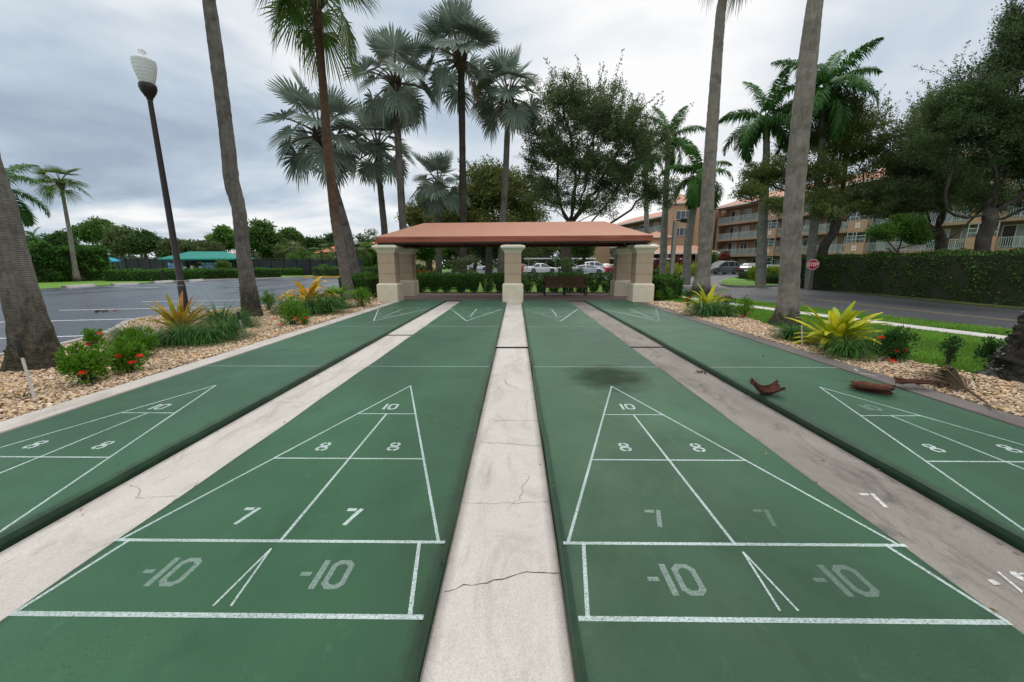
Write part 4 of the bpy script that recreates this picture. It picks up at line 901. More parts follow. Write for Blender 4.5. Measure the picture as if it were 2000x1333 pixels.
def blades(mb, n, L, w_, seed, el0=.5, el1=1.5, droop=.9, segs=5, curve=1.0, taper=1.0, r0=.03, fold=.0, az=None):
    r_ = np.random.default_rng(seed)
    for k in range(n):
        a = r_.random()*2*math.pi if az is None else az[k]; el = el0+(el1-el0)*r_.random(); l_ = L*(.65+.5*r_.random()); ww = w_*(.7+.6*r_.random()); dr = droop*(.5+r_.random())
        d = np.array([math.cos(a), math.sin(a)]); s = np.array([-d[1], d[0], 0]); p = np.array([d[0]*r0*r_.random(), d[1]*r0*r_.random(), 0]); e = el; vs = []
        for i in range(segs+1):
            u = i/segs; wd = ww*(1-.85*u**taper)*(.5+.5*min(1, u*5)); n_ = np.array([-d[0]*math.sin(e), -d[1]*math.sin(e), math.cos(e)])
            vs += [p-s*wd/2+n_*fold*wd, p, p+s*wd/2+n_*fold*wd]; st_ = l_/segs; p = p+np.array([d[0]*math.cos(e), d[1]*math.cos(e), math.sin(e)])*st_; e -= dr/segs*curve*(1+u)
        mb.add(vs, [(i*3+j, i*3+j+1, i*3+j+4, i*3+j+3) for i in range(segs) for j in (0, 1)])
def liriope(px, py, w_px, lb, seed, n=520):
    b = G(px, py); L = w_px*b[1]/F*1.0
    mb = MB(); blades(mb, n, L*1.4, .013*max(1, b[1]/7), seed, .75, 1.5, 1.9, 5, r0=.15); o = mb.build('liriope_clump', M['liriope'], None, (b[0], b[1]+.1, -.03)); return tag(o, lb, 'grass clump', 'dark liriope clumps in the pebble beds')
for k, q in enumerate([(245, 668, 44, 'dark liriope clump by the parking lot kerb, behind the ixoras'), (292, 676, 40, 'liriope clump between the bronze plant and the flowering ixoras'), (350, 674, 58, 'liriope clump directly in front of the bronze strap-leaf plant'), (398, 672, 52, 'liriope clump in front of the lamp post'), (436, 664, 56, 'liriope clump beside the black-headed stake, second of its row'),
                       (425, 640, 54, 'liriope clump behind its row, beside the lamp post foot'), (463, 640, 40, 'liriope clump at the mossy foot of the palm'), (560, 612, 34, 'liriope clump under the golden plant, lot side'), (600, 615, 46, 'liriope clump under the golden plant, lane side'), (636, 612, 46, 'liriope clump below the fan seedling'), (655, 603, 34, 'liriope clump at the rusty palm foot'),
                       (1377, 617, 40, 'liriope clump under the smaller yellow plant'), (1412, 617, 34, 'liriope clump next to the smaller yellow plant, lawn side'), (1555, 664, 40, 'liriope clump under the large yellow plant beside the palm trunk'), (1660, 698, 52, 'liriope clump in front of the large yellow plant'), (1712, 690, 50, 'liriope clump beside the large yellow plant, lawn side')]):
    liriope(q[0], q[1], q[2], q[3], 100+k)
def brom(px, py, w_px, lb, mat, seed, n=34, wd=.075, el=(.25, 1.45), droop=.55, az=None, nm='bromeliad', f=.5):
    b = G(px, py); L = w_px*b[1]/F*f; mb = MB(); blades(mb, n, L, wd, seed, el[0], el[1], droop, 7, taper=3.6, r0=.08, fold=.22)
    o = mb.build(nm, M[mat], None, (b[0], b[1]+.12, .0)); return tag(o, lb, 'bromeliad', 'large strap-leaf bromeliads')
brom(1640, 680, 205, 'large yellow-green strap-leaf plant in front of the road', 'brom', 41, 58, .15, droop=.75, f=.46)
brom(1384, 610, 118, 'smaller yellow-green strap-leaf plant in front of the palm trunk by the canopy', 'brom', 42, 44, .13, droop=.7, f=.48)
brom(345, 650, 150, 'bronze and yellow strap-leaf plant at the foot of the lamp post', 'brom_bronze', 47, 44, .10, (.25, 1.4), .40, f=.58)
brom(600, 600, 96, 'golden strap-leaf plant with arching leaves near the rusty palm', 'brom_gold', 44, 30, .19, (.5, 1.4), 1.7, f=.92)
b = G(655, 600); t_ = root('palm_seedling', (b[0], b[1]+.3, -.02), 0, 'young green fan palm seedling beside the golden plant', 'palm'); PSEED = t_
# stray weeds
for k, (px, py, s_, lb) in enumerate([(45, 775, .22, 'thin weed behind the tall white stake'), (482, 655, .12, 'small weed beside the black-headed stake'), (1905, 745, .16, 'grassy weed at the foot of the lichen-covered trunk'), (1930, 770, .08, 'small weed in the pebbles past the dried frond')]):
    b = G(px, py); mb = MB(); blades(mb, 16, s_, .012, 60+k, .3, 1.4, 1.0, 4); tag(mb.build('weed', M['shrub_dark'], None, (b[0], b[1], -.02)), lb, 'weed')
# ================================================================ PALMS
def fan_frond(Lp, Rb, nseg, span, el, droop, rp, seed, cup=.25, fuse=.42, grav=.35, pitch=.15):
    r_ = np.random.default_rng(seed); mb = MB()
    pts = []; p = np.zeros(3); e = el; d = None
    for i in range(7):
        pts.append(p.copy()); d = np.array([math.cos(e), 0, math.sin(e)]); p = p + d*Lp/6; e -= grav/6
    mb.tube(pts, np.linspace(rp*1.6, rp*.7, 7), 5, 1); hub = pts[-1]
    e -= pitch; d = np.array([math.cos(e), 0, math.sin(e)]); s = np.array([0, 1., 0]); n = np.array([-math.sin(e), 0, math.cos(e)])
    h = span/nseg/2*1.05; half = span/2
    for k in range(nseg):
        a = -half + span*(k+.5)/nseg; Rr = Rb*(.72+.28*math.cos(a*.55))*(1+.06*r_.normal()); dr = droop*(.7+.6*r_.random()); tw = .12*r_.normal()
        def P(r, aa, lift=0):
            q = d*math.cos(aa)+s*math.sin(aa); z = -dr*(r/Rr)**2.5*Rr; return hub + q*r + n*(cup*r*abs(math.sin(aa*.6))+lift) + np.array([0, 0, z])
        rf = Rr*fuse; w2 = rf*math.tan(h); a2 = h*.62*fuse/.78*1.7
        v = [hub, P(rf, a-h), P(rf, a, .10*w2+.01), P(rf, a+h), P(Rr*.76, a-a2+tw*.2), P(Rr*.76, a+tw*.2, .01), P(Rr*.76, a+a2+tw*.2), P(Rr, a+tw*.35)]
        mb.add(v, [(0, 1, 2), (0, 2, 3), (1, 4, 5, 2), (2, 5, 6, 3), (4, 7, 5), (5, 7, 6)], 0)
    return mb
def feather_frond(L, el, bend, nl, ll, seed, rp=.03, hang=.5, wl=.035, arch=1.0):
    r_ = np.random.default_rng(seed); mb = MB(); N = 12; pts = []; T = []; p = np.zeros(3); e = el
    for i in range(N+1):
        u = i/N; pts.append(p.copy()); d = np.array([math.cos(e), .03*math.sin(u*5+seed), math.sin(e)]); T.append(d); p = p+d*L/N; e -= bend/N*(.5+u*arch)
    pts = np.array(pts); T = np.array(T); mb.tube(pts, np.linspace(rp, .006, N+1), 5, 1)
    for sd in (-1, 1):
        for k in range(nl):
            u = .10+.90*(k+.5*r_.random())/nl; x = u*N; i = min(int(x), N-1); f_ = x-i; q = pts[i]*(1-f_)+pts[i+1]*f_; t_ = T[i]
            up = np.cross(t_, [0, 1, 0]); up = -up if up[2] < 0 else up
            lw = ll*(math.sin(math.pi*min(1, (u*.85+.13)))**.7)*(.85+.3*r_.random()); fw = .35+.75*u**2; ud = (.35 if k % 2 else -.10)+.25*r_.normal()
            dd_ = t_*fw+np.array([0, sd*1.0, 0])+up*ud; dd_ /= np.linalg.norm(dd_); w_ = np.cross(dd_, up); w_ /= np.linalg.norm(w_)+1e-9; w_ = w_*wl*.5
            m_ = q+dd_*lw*.5+[0, 0, -hang*lw*.12]; en = q+dd_*lw*.92+[0, 0, -hang*lw*(.5+.3*r_.random())]
            mb.add([q-w_*.5, q+w_*.5, m_+w_, m_-w_, en], [(0, 1, 2, 3), (3, 2, 4)], 0)
    return mb
FR = {}
def frond_set(kind):
    if kind in FR: return FR[kind]
    S = []
    if kind == 'bismarck':
        for k, (el, dr) in enumerate([(1.35, .02), (1.1, .04), (.82, .07), (.52, .12), (.15, .20), (-.30, .34)]):
            for v_ in range(2): S.append((el, fan_frond(1.55, 1.30 if k < 5 else 1.05, 30, R(290), el, dr, .045, 10*k+v_, .25, .46, .12+.13*k, pitch=(.05 if k < 3 else .2)).mesh('frond', [M['fan_blue'], M['petiole_blue']])))
    elif kind == 'washington':
        for k, (el, dr) in enumerate([(1.2, .08), (.85, .18), (.45, .32), (.05, .5), (-.4, .7), (-.8, .8)]):
            for v_ in range(2): S.append((el, fan_frond(1.3, 1.15, 34, R(220), el, dr, .03, 200+10*k+v_, .15, .34, .5).mesh('frond', [M['fan_green'], M['petiole_green']])))
    elif kind in ('royal', 'areca', 'queen'):
        q = dict(royal=(3.1, 1.9, 82, .70, .9), areca=(2.7, 2.5, 66, .62, 1.0), queen=(3.0, 2.2, 60, .65, .9))[kind]
        for k, el in enumerate([1.35, 1.0, .65, .3, -.1, -.5]):
            for v_ in range(2): S.append((el, feather_frond(q[0], el, q[1]*(.55+.1*k), q[2], q[3], 300+10*k+v_, .04, q[4], .072).mesh('frond', [M['feather_lime' if kind == 'areca' else 'feather'], M['shaft']])))
    FR[kind] = S; return S
def trunk_mesh(path, rad, mats, seed, n=18, ring=.10, wob=.05, flare=None, base_h=0):
    P = np.asarray(path, float); seg_ = np.r_[0, np.cumsum(np.linalg.norm(np.diff(P, axis=0), axis=1))]; m = max(8, int(seg_[-1]/ring)); s = np.linspace(0, seg_[-1], m)
    # smooth interpolation
    Q = np.stack([np.interp(s, seg_, P[:, k]) for k in range(3)], 1); rr = np.interp(s, seg_, rad)
    for _ in range(6): Q[1:-1] = (Q[:-2]+2*Q[1:-1]+Q[2:])/4; rr[1:-1] = (rr[:-2]+2*rr[1:-1]+rr[2:])/4
    r_ = np.random.default_rng(seed); b = 1+wob*.35*r_.normal(size=(m, 1))+wob*.25*r_.normal(size=(m, n))
    th = np.linspace(0, 2*np.pi, n, endpoint=False)
    b += wob*.8*np.sin(th*2+seed)[None]*np.sin(s*1.3)[:, None]
    if flare:
        fh, fa = flare; k = np.exp(-(s/fh)**1.3)[:, None]; b = b*(1+k*fa*(1+.3*np.sin(th*5+seed)+.2*np.sin(th*9+2*seed))[None]); b += k*.07*r_.normal(size=(m, n))
    mb = MB(); mb.tube(Q, rr, n, 0, True, True, b); return mb
def palm(name, lab, Y, pts, kind, nf, scale, trunk, group=None, heart=None, shaft=None, boots=True, seed=0, zb=None, flare=None, cat='palm', els=None, n=18, extend=None, base_z=0.0, green_top=0, mat2=None):
    w = np.array([V(x, y, Y) for x, y, _ in pts]); rad = np.array([pxr(x, y, Y, q) for x, y, q in pts])
    base = w[0].copy(); base[2] = base_z; w[0][2] = min(w[0][2], base_z)
    if w[0][2] > base_z+.05: w = np.r_[[base], w]; rad = np.r_[rad[0], rad]
    elif abs(w[0][2]-base_z) > .3: w[0] = base
    if extend: w = np.r_[w, [w[-1]+np.array(extend, float)]]; rad = np.r_[rad, rad[-1]*.85]
    t_ = root(name, base, 0, lab, cat, group); L_ = w-base; L_[0][2] -= .12
    trunk_mesh(L_, rad, trunk, seed, n, .10 if n > 14 else .3, .05, flare).build('trunk', M[trunk], t_)
    hp = L_[-1]; tr = rad[-1]
    if kind is None: return t_
    ax = (L_[-1]-L_[-2]); ax /= np.linalg.norm(ax)
    if kind in ('bismarck', 'washington') and boots:
        mb = MB(); r_ = np.random.default_rng(seed)
        for k in range(30):
            a = k*2.4; z = -.62+.028*k; rr = tr*(1.0+.35*r_.random()); c = hp+np.array([math.cos(a)*rr, math.sin(a)*rr, z*scale]); o_ = np.array([math.cos(a), math.sin(a), .9+r_.random()*.8]); o_ /= np.linalg.norm(o_)
            mb.tube([c-o_*.1, c+o_*.14*scale, c+o_*(.28+.15*r_.random())*scale], [.075*scale, .06*scale, .02*scale], 5, 0, False)
        mb.lathe([(tr*.9, -.75*scale), (tr*1.5, -.45*scale), (tr*1.55, -.1*scale), (tr*1.1, .15*scale), (0, .3*scale)], hp, 12); mb.build('boots', M['boots'], t_)
    if shaft:
        mb = MB(); mb.tube([hp-[0, 0, .05], hp+ax*shaft*.3, hp+ax*shaft*.7, hp+ax*shaft], [tr*1.02, tr*1.15, tr*.8, tr*.45], 12); mb.build('crownshaft', M['shaft'], t_); hp = hp+ax*shaft*.92
    S = frond_set(kind); r_ = np.random.default_rng(seed+5); els = els or (1.35, -.45)
    for k in range(nf):
        u = (k+.5)/nf; el = els[0]+(els[1]-els[0])*u**.9 + .12*r_.normal(); me = min(S, key=lambda q: abs(q[0]-el)+.15*r_.random())[1]
        f = link('frond', me, t_, hp + np.array([0, 0, -.25*scale*u])); f.rotation_euler = ((.18 if kind != 'bismarck' else .0)*r_.normal(), .10*r_.normal(), k*2.39996+seed+.25*r_.normal()); sc2 = scale*(.88+.22*r_.random()); f.scale = (sc2, sc2, sc2)
    return t_
GB = 'silver blue fan palms behind the canopy'
palm('fan_palm', 'silver-blue fan palm with a leaning trunk, nearest the rusty palm', 23.0, [(706, 560, 22), (690, 520, 22), (676, 450, 19), (655, 375, 17), (636, 310, 17), (626, 262, 18)], 'bismarck', 26, 1.12, 'trunk_grey', GB, seed=1)
palm('fan_palm', 'silver-blue fan palm with a fat boot-covered neck, over the lot-side end of the canopy', 26.5, [(753, 560, 13), (751, 450, 13), (742, 360, 12), (738, 290, 13)], 'bismarck', 24, .98, 'trunk_grey', GB, seed=2.5 and 2)
palm('fan_palm', 'tall silver-blue fan palm with wide loose fronds and grey trunk', 24, [(789, 560, 15), (787, 445, 15), (780, 320, 14), (774, 210, 13), (772, 160, 13)], 'bismarck', 26, 1.02, 'trunk_grey', GB, seed=3, els=(1.35, -.7))
palm('fan_palm', 'tallest silver-blue fan palm, its trunk dark to the ground', 25, [(905, 560, 14), (905, 440, 14), (903, 280, 13), (901, 150, 13), (899, 112, 13)], 'bismarck', 25, 1.06, 'trunk_dark', GB, seed=4, els=(1.35, -.2))
palm('fan_palm', 'short silver-blue fan palm whose crown sits just above the canopy', 27, [(857, 560, 13), (857, 450, 12), (857, 400, 11), (857, 362, 11)], 'bismarck', 21, .86, 'trunk_grey', GB, seed=5, els=(1.35, -.6))
palm('fan_palm', 'silver-blue fan palm with a dead brown leaf in its crown, beside the big oak', 26, [(976, 560, 14), (982, 450, 13), (988, 330, 12), (992, 230, 11), (993, 188, 11)], 'bismarck', 24, .96, 'trunk_grey', GB, seed=6, els=(1.35, -.5))
GT = 'tall palms planted in the pebble beds'
palm('fan_palm', 'thick grey ringed palm trunk leaning out of view beside the parking lot', 5.5, [(72, 712, 128), (62, 650, 92), (44, 590, 86), (22, 500, 80), (2, 410, 78), (-24, 335, 74), (-38, 300, 70), (-46, 260, 96), (-70, 180, 90), (-100, 60, 84)], 'washington', 12, 1.0, 'trunk_grey', GT, seed=7, flare=(.35, .22), n=36, extend=(-1.6, .6, 5.5), base_z=-.03)
palm('fan_palm', 'grey palm trunk with a bulge halfway and a mossy foot', 10.95, [(495, 622, 46), (491, 600, 37), (483, 550, 33), (476, 500, 30), (466, 400, 29), (452, 360, 33), (447, 300, 31), (435, 200, 30), (422, 100, 31), (408, 0, 28)], 'washington', 12, 1.0, 'trunk_grey', GT, seed=8, flare=(.30, .15), n=32, extend=(-.4, .4, 4.6), base_z=-.03)
palm('fan_palm', 'slender rusty-red palm with green drooping fan leaves', 16.3, [(686, 586, 27), (681, 570, 23), (668, 500, 20), (656, 440, 20), (646, 350, 19), (638, 270, 18), (632, 180, 17), (624, 90, 17), (619, 25, 20), (615, -30, 23)], 'washington', 22, 1.0, 'trunk_red', GT, seed=9, n=24, els=(1.2, -.8), flare=(.3, .25), base_z=-.03)
palm('fan_palm', 'smooth pale palm trunk by the lawn, next to the canopy', 20.0, [(1367, 576, 42), (1371, 550, 33), (1376, 500, 28), (1381, 400, 28), (1391, 250, 25), (1400, 120, 22), (1408, 20, 20)], 'washington', 18, 1.0, 'trunk_pale', GT, seed=10, n=24, els=(1.2, -.7), flare=(.5, .1), extend=(.32, 0, 3.0), base_z=-.03)
palm('fan_palm', 'thick pale palm trunk beside the large yellow plant', 9.75, [(1533, 634, 56), (1538, 600, 43), (1542, 550, 41), (1546, 450, 42), (1554, 350, 42), (1562, 260, 42), (1570, 190, 41), (1580, 100, 39), (1592, 0, 34)], 'washington', 12, 1.0, 'trunk_pale', GT, seed=11, n=32, flare=(.28, .40), extend=(.6, .4, 5.2), base_z=-.03)
for k in range(7):
    me = fan_frond(.55, .42, 16, R(200), 1.35-.13*k, .12, .012, 700+k, grav=.3, pitch=.1).mesh('frond', [M['ixora'], M['petiole_green']]); f_ = link('frond', me, PSEED); f_.rotation_euler = (0, 0, k*2.4)
def palm_by(lbl): return [o for o in bpy.data.objects if o.get('label') == lbl][0]
def add_dead(lbl, px, py, Y, mesh, rz, ry=0, s=1.0, name='dead_frond', lab='dead brown hanging frond'):
    p = palm_by(lbl); f_ = link(name, mesh, p, [float(q) for q in (V(px, py, Y)-np.array(p.location))]); f_.rotation_euler = (0, ry, rz); f_.scale = (s, s, s); f_['label'] = lab
dm = fan_frond(1.2, 1.0, 26, R(150), -.75, .35, .04, 801).mesh('dead_frond', [M['deadleaf'], M['boots']]); dm2 = feather_frond(3.0, -.35, 1.2, 60, .6, 802, .04, .9, .05).mesh('dead_frond', [M['deadleaf'], M['boots']])
ym = fan_frond(1.1, 1.0, 22, R(110), .9, .1, .035, 803, pitch=.1).mesh('frond', [M['brom_gold'], M['petiole_green']])
add_dead('silver-blue fan palm with a dead brown leaf in its crown, beside the big oak', 993, 165, 25.6, dm, R(200), .3, 1.0); add_dead('tallest silver-blue fan palm, its trunk dark to the ground', 901, 130, 24.8, dm, R(-25), 0, .95)
add_dead('tall silver-blue fan palm with wide loose fronds and grey trunk', 772, 165, 23.8, ym, R(175), -.35, .9, 'frond', 'yellow ageing frond')
# mossy collars at the feet of two palms
def moss(px, py, Y, w_px, h, n_, lb, leaf=.03):
    c = V(px, py, Y); r_ = pxr(px, py, Y, w_px)
    th = rng.random(n_)*2*np.pi; z = rng.random(n_)**1.6*h; k = 1+.25*np.exp(-z/.15)
    P = np.c_[np.cos(th)*r_*k, np.sin(th)*r_*k, z] + [c[0], c[1], 0]; return P, np.c_[np.cos(th), np.sin(th), np.full(n_, .2)]
for pn, (px, py, Y, w_, h, n_) in {'grey palm trunk with a bulge halfway and a mossy foot': (490, 600, 10.95, 37, .85, 2600), 'thick pale palm trunk beside the large yellow plant': (1537, 615, 9.75, 45, .35, 700), 'thick grey ringed palm trunk leaning out of view beside the parking lot': (66, 690, 5.5, 100, .28, 900)}.items():
    t_ = [o for o in bpy.data.objects if o.get('label') == pn][0]; P, D = moss(px, py, Y, w_, h, n_, '')
    if h > .5:
        P = P[(P[:, 2] < .55) | (rng.random(len(P)) < .3)]; D = D[:len(P)]
    P = P - np.array(t_.location); mb = MB(); kites(mb, P, np.full(len(P), .028), D*.6, .8, 0, .8); mb.build('moss', M['moss'], t_)

GR = 'royal palms in front of the apartment building'
palm('royal_palm', 'royal palm with a brown hanging frond, crown beside the thick pale trunk', 27, [(1487, 545, 22), (1488, 480, 21), (1492, 380, 19), (1497, 300, 15), (1497, 272, 14)], 'royal', 15, 1.0, 'trunk_royal', GR, shaft=1.5, seed=12, els=(1.3, -.75), boots=False)
palm('royal_palm', 'royal palm whose crown spreads behind the thick pale trunk', 25, [(1583, 545, 20), (1586, 480, 19), (1597, 370, 18), (1606, 285, 15), (1609, 215, 13)], 'royal', 16, 1.05, 'trunk_royal', GR, shaft=1.3, seed=13, els=(1.35, -.4), boots=False)
palm('royal_palm', 'curving royal palm with bright green shaft beside the slim pale trunk', 31, [(1341, 550, 17), (1343, 480, 16), (1350, 430, 15), (1357, 392, 15)], 'areca', 15, 1.15, 'trunk_royal', GR, shaft=2.1, seed=14, els=(1.3, -.5), boots=False)
palm('royal_palm', 'straight grey royal palm between the oak and the salmon tower', 34, [(1295, 540, 15), (1297, 460, 14), (1302, 350, 11), (1304, 300, 10)], 'royal', 13, .95, 'trunk_royal', GR, shaft=1.3, seed=15, boots=False)
palm('royal_palm', 'thin grey royal palm half hidden by the big oak', 40, [(1262, 540, 10), (1263, 450, 10), (1262, 380, 9), (1262, 330, 8)], 'royal', 12, .9, 'trunk_royal', GR, shaft=1.3, seed=16, boots=False)
add_dead('royal palm with a brown hanging frond, crown beside the thick pale trunk', 1495, 232, 26.9, dm2, R(195), 0, 1.0)
GL = 'palms beyond the parking lot'
palm('fan_palm', 'green fan palm with slim curved trunk at the tall hedge', 33.5, [(151, 552, 20), (147, 530, 12), (137, 460, 10), (126, 400, 8), (118, 358, 8)], 'washington', 20, .80, 'trunk_pale', GL, seed=17, n=14, els=(1.4, -.15), boots=True, flare=(.6, .3))
palm('royal_palm', 'feather-leaved palm partly hidden by the thick leaning trunk', 22, [(24, 560, 20), (14, 480, 18), (6, 440, 16), (-2, 402, 14)], 'royal', 11, .78, 'trunk_royal', GL, shaft=1.2, seed=18, n=14, els=(1.2, -.7), boots=False)
palm('royal_palm', 'small distant feather palm above the tall hedge', 62, [(66, 530, 7), (66, 500, 6), (66, 472, 6)], 'queen', 12, .75, 'trunk_royal', GL, shaft=.8, seed=19, n=10, boots=False)
for k, (x, y, yb_, Y, s_, lb) in enumerate([(628, 492, 512, 62, .9, 'squat fan palm behind the black fence between the red roofs'), (573, 490, 512, 63, .9, 'squat fan palm behind the black fence before the first red roof'), (709, 488, 525, 56, .8, 'slim fan palm beside the far lamp post'), (728, 484, 522, 58, .75, 'slim fan palm at the end of the black fence')]):
    palm('cabbage_palm', lb, Y, [(x, 530, 4), (x, 505, 4), (x, y, 4)], 'washington', 16, s_, 'trunk_dark', 'palms behind the black fence', seed=20+k, n=8, els=(1.3, -.5), boots=False)

# ================================================================ BROADLEAF TREES
def PB(px, py, rx, ry, Y, rd=None):
    c = V(px, py, Y); ex = abs(V(px+rx, py, Y)[0]-V(px-rx, py, Y)[0])/2; ez_ = abs(V(px, py-ry, Y)[2]-V(px, py+ry, Y)[2])/2
    return (*c, ex, rd or (ex+ez_)*.45, ez_)
def tree(name, lab, base, fork, blobs, ncl, nleaf, leaf, lmat, bmat, tr, seed, group=None, cat='tree', cr=.55, shoots=0, gap=.0, parts=('trunk', 'crown'), step=.6, tmax=None, midpts=None, dens_core=.45):
    global rng
    old = rng; rng = np.random.default_rng(seed); base = np.array(base, float)
    t_ = root(name, base, 0, lab, cat, group); B = np.array(blobs, float); vol = B[:, 3]*B[:, 4]*B[:, 5]; pr_ = vol**.7; pr_ /= pr_.sum()
    C = []
    ph = rng.random(6)*6
    while len(C) < ncl:
        b = B[rng.choice(len(B), p=pr_)]; q = ell(1, dens_core)[0]*b[3:6]*.92 + b[:3]
        nz = math.sin(q[0]*1.3+ph[0])*math.sin(q[1]*1.5+ph[1])+math.sin(q[2]*1.9+ph[2]+q[0]*.9)
        if nz < gap-.55 and rng.random() < .85: continue
        if q[2] < base[2]+.5: continue
        C.append(q)
    C = np.array(C)
    # skeleton
    nodes = []; par = []
    def addn(p, k): nodes.append(np.array(p, float)); par.append(k); return len(nodes)-1
    k = addn(base-[0, 0, .15], -1); tp = [np.array(base)] + [np.array(q, float) for q in (midpts or [])] + [np.array(fork, float)]
    for a, b in zip(tp[:-1], tp[1:]):
        n_ = max(1, int(np.linalg.norm(b-a)/.4))
        for j in range(1, n_+1): k = addn(a+(b-a)*j/n_ + rng.normal(size=3)*tr*.10, k)
    kf = k; ntr = len(nodes)
    for b in B:
        tgt = b[:3]+(b[:3]-tp[-1])*.15; k = kf; a = tp[-1]; n_ = max(2, int(np.linalg.norm(tgt-a)/step)); kk = k; off = rng.normal(size=3)*.35
        for j in range(1, n_+1):
            u = j/n_; kk = addn(a+(tgt-a)*u+off*math.sin(u*math.pi*1.5)+rng.normal(size=3)*.10+[0, 0, -.25*math.sin(u*math.pi)], kk)
    NA = np.array(nodes)
    order = np.argsort([np.min(np.linalg.norm(NA[kf:]-c, axis=1)) for c in C]); tips = []
    buf = np.zeros((len(nodes)+ncl*14, 3)); buf[:len(nodes)] = NA; cnt = len(nodes)
    for ci in order:
        c = C[ci]; dd_ = np.linalg.norm(buf[kf:cnt]-c, axis=1) + .35*np.maximum(0, buf[kf:cnt, 2]-c[2]); k = kf+int(np.argmin(dd_)); a = buf[k].copy(); dist = np.linalg.norm(c-a); n_ = min(12, max(1, int(dist/step)))
        for j in range(1, n_+1):
            u = j/n_; p = a+(c-a)*u+rng.normal(size=3)*.06*dist*(u < 1)*.6+[0, 0, -.10*dist*math.sin(u*math.pi)]; addn(p, k); k = len(nodes)-1; buf[cnt] = p; cnt += 1
        tips.append(k)
    N = len(nodes); wgt = np.zeros(N); 
    for t2 in tips: wgt[t2] += 1
    for i in range(N-1, 0, -1): wgt[par[i]] += wgt[i]
    wgt = np.maximum(wgt, .5); rad = tr*(wgt/wgt[0])**.60*np.where(np.arange(N) < ntr, 1, .82); rad = np.maximum(rad, .007 if leaf < .15 else .02)
    tb = MB(); cb = MB(); thr = tr*.16
    ch = np.full(N, -1)
    for i in range(N-1, 0, -1):
        if ch[par[i]] < 0 or wgt[i] > wgt[ch[par[i]]]: ch[par[i]] = i
    starts = [0]+[i for i in range(1, N) if ch[par[i]] != i]
    for s_ in starts:
        idx = [s_]; 
        while ch[idx[-1]] >= 0: idx.append(ch[idx[-1]])
        pth = ([par[s_]] if s_ else [])+idx
        if len(pth) < 2: continue
        rr = np.array([rad[q] for q in pth]); 
        if s_: rr[0] = rr[1]
        big = rr[min(1, len(rr)-1)] > thr; Pp = np.array([nodes[q] for q in pth])-base
        if s_ == 0 and len(pth) > 3: rr[0] *= 1.35; rr[1] *= 1.15
        (tb if big else cb).tube(Pp, rr, 10 if s_ == 0 else (7 if big else 4), 0 if big else 1, True, False)
    tb.build('trunk', M[bmat], t_)
    per = nleaf//ncl; P = []; D = []
    ctr = (B[:, :3]*pr_[:, None]).sum(0)
    q = ell(ncl*per, .55).reshape(ncl, per, 3)*(cr*(.6+.8*rng.random((ncl, 1, 1))))*np.array([1.15, 1.15, .8]); P = (C[:, None]+q).reshape(-1, 3); D = (q/cr*.6 + (C-ctr)[:, None]*.05 + [0, 0, .25]).reshape(-1, 3)
    kites(cb, P-base, np.full(len(P), leaf), D, .5, 0, .8)
    if shoots:
        top = C[np.argsort(-(C[:, 2] + .5*rng.random(len(C))))[:shoots*3]]; rng.shuffle(top)
        for c in top[:shoots]:
            d = (c-ctr)*[.35, .35, .2]; d /= np.linalg.norm(d)+1e-6; d = d*.8+[0, 0, 1.0]+rng.normal(size=3)*.25; d /= np.linalg.norm(d); L = .7+1.1*rng.random(); m_ = 44
            u = rng.random(m_); bend = rng.normal(size=3)*.15; pts_ = c+d*L*u[:, None]+bend*(u**2)[:, None]+rng.normal(size=(m_, 3))*(.10*(1-u*.7))[:, None]
            kites(cb, pts_-base, np.full(m_, leaf*1.1), np.repeat(d[None]*.8, m_, 0), .5, 0, .7); cb.tube(np.array([c, c+d*L*.5+bend*.25, c+d*L+bend])-base, [.012, .008, .004], 4, 1, True, False)
    cb.build('crown', [M[lmat], M[bmat]], t_)
    rng = old; return t_
def gz(px, py, Y, z=-.1): p = V(px, py, Y); return np.array([p[0], p[1], z])
Y = 28
tree('oak_tree', 'big dense oak with wispy upright shoots behind the canopy', gz(1112, 520, Y), V(1112, 440, Y), [PB(1085, 250, 66, 90, Y), PB(1170, 265, 95, 95, Y), PB(1250, 290, 70, 80, Y+.5), PB(1135, 350, 110, 60, Y), PB(1225, 345, 85, 50, Y), PB(1060, 320, 52, 60, Y-.5), PB(1110, 195, 46, 66, Y), PB(1290, 370, 45, 40, Y), PB(1170, 215, 60, 60, Y+1), PB(1240, 240, 50, 50, Y+1), PB(1060, 395, 50, 36, Y-1), PB(1190, 395, 90, 30, Y-1)], 1250, 135000, .11, 'oakleaf', 'oakbark', .40, 1, cr=.42, shoots=260, gap=.28, midpts=[V(1105, 500, Y), V(1108, 470, Y)], group='broadleaf trees around the courts')
Y = 25
tree('oak_tree', 'airy light green oak behind the thick pale palm trunk', gz(1618, 520, Y), V(1632, 425, Y), [PB(1660, 260, 75, 62, Y), PB(1600, 330, 70, 50, Y), PB(1500, 345, 62, 36, Y), PB(1700, 340, 55, 60, Y), PB(1640, 215, 48, 34, Y), PB(1465, 375, 34, 18, Y-1), PB(1690, 395, 60, 26, Y), PB(1590, 390, 50, 22, Y-1), PB(1640, 410, 60, 18, Y-2), PB(1530, 400, 40, 18, Y-2), PB(1560, 290, 50, 40, Y+1)], 760, 95000, .105, 'oakleaf_light', 'oakbark', .28, 2, cr=.40, shoots=80, gap=.25, midpts=[V(1608, 480, Y), V(1628, 455, Y)], group='broadleaf trees around the courts')
Y = 24
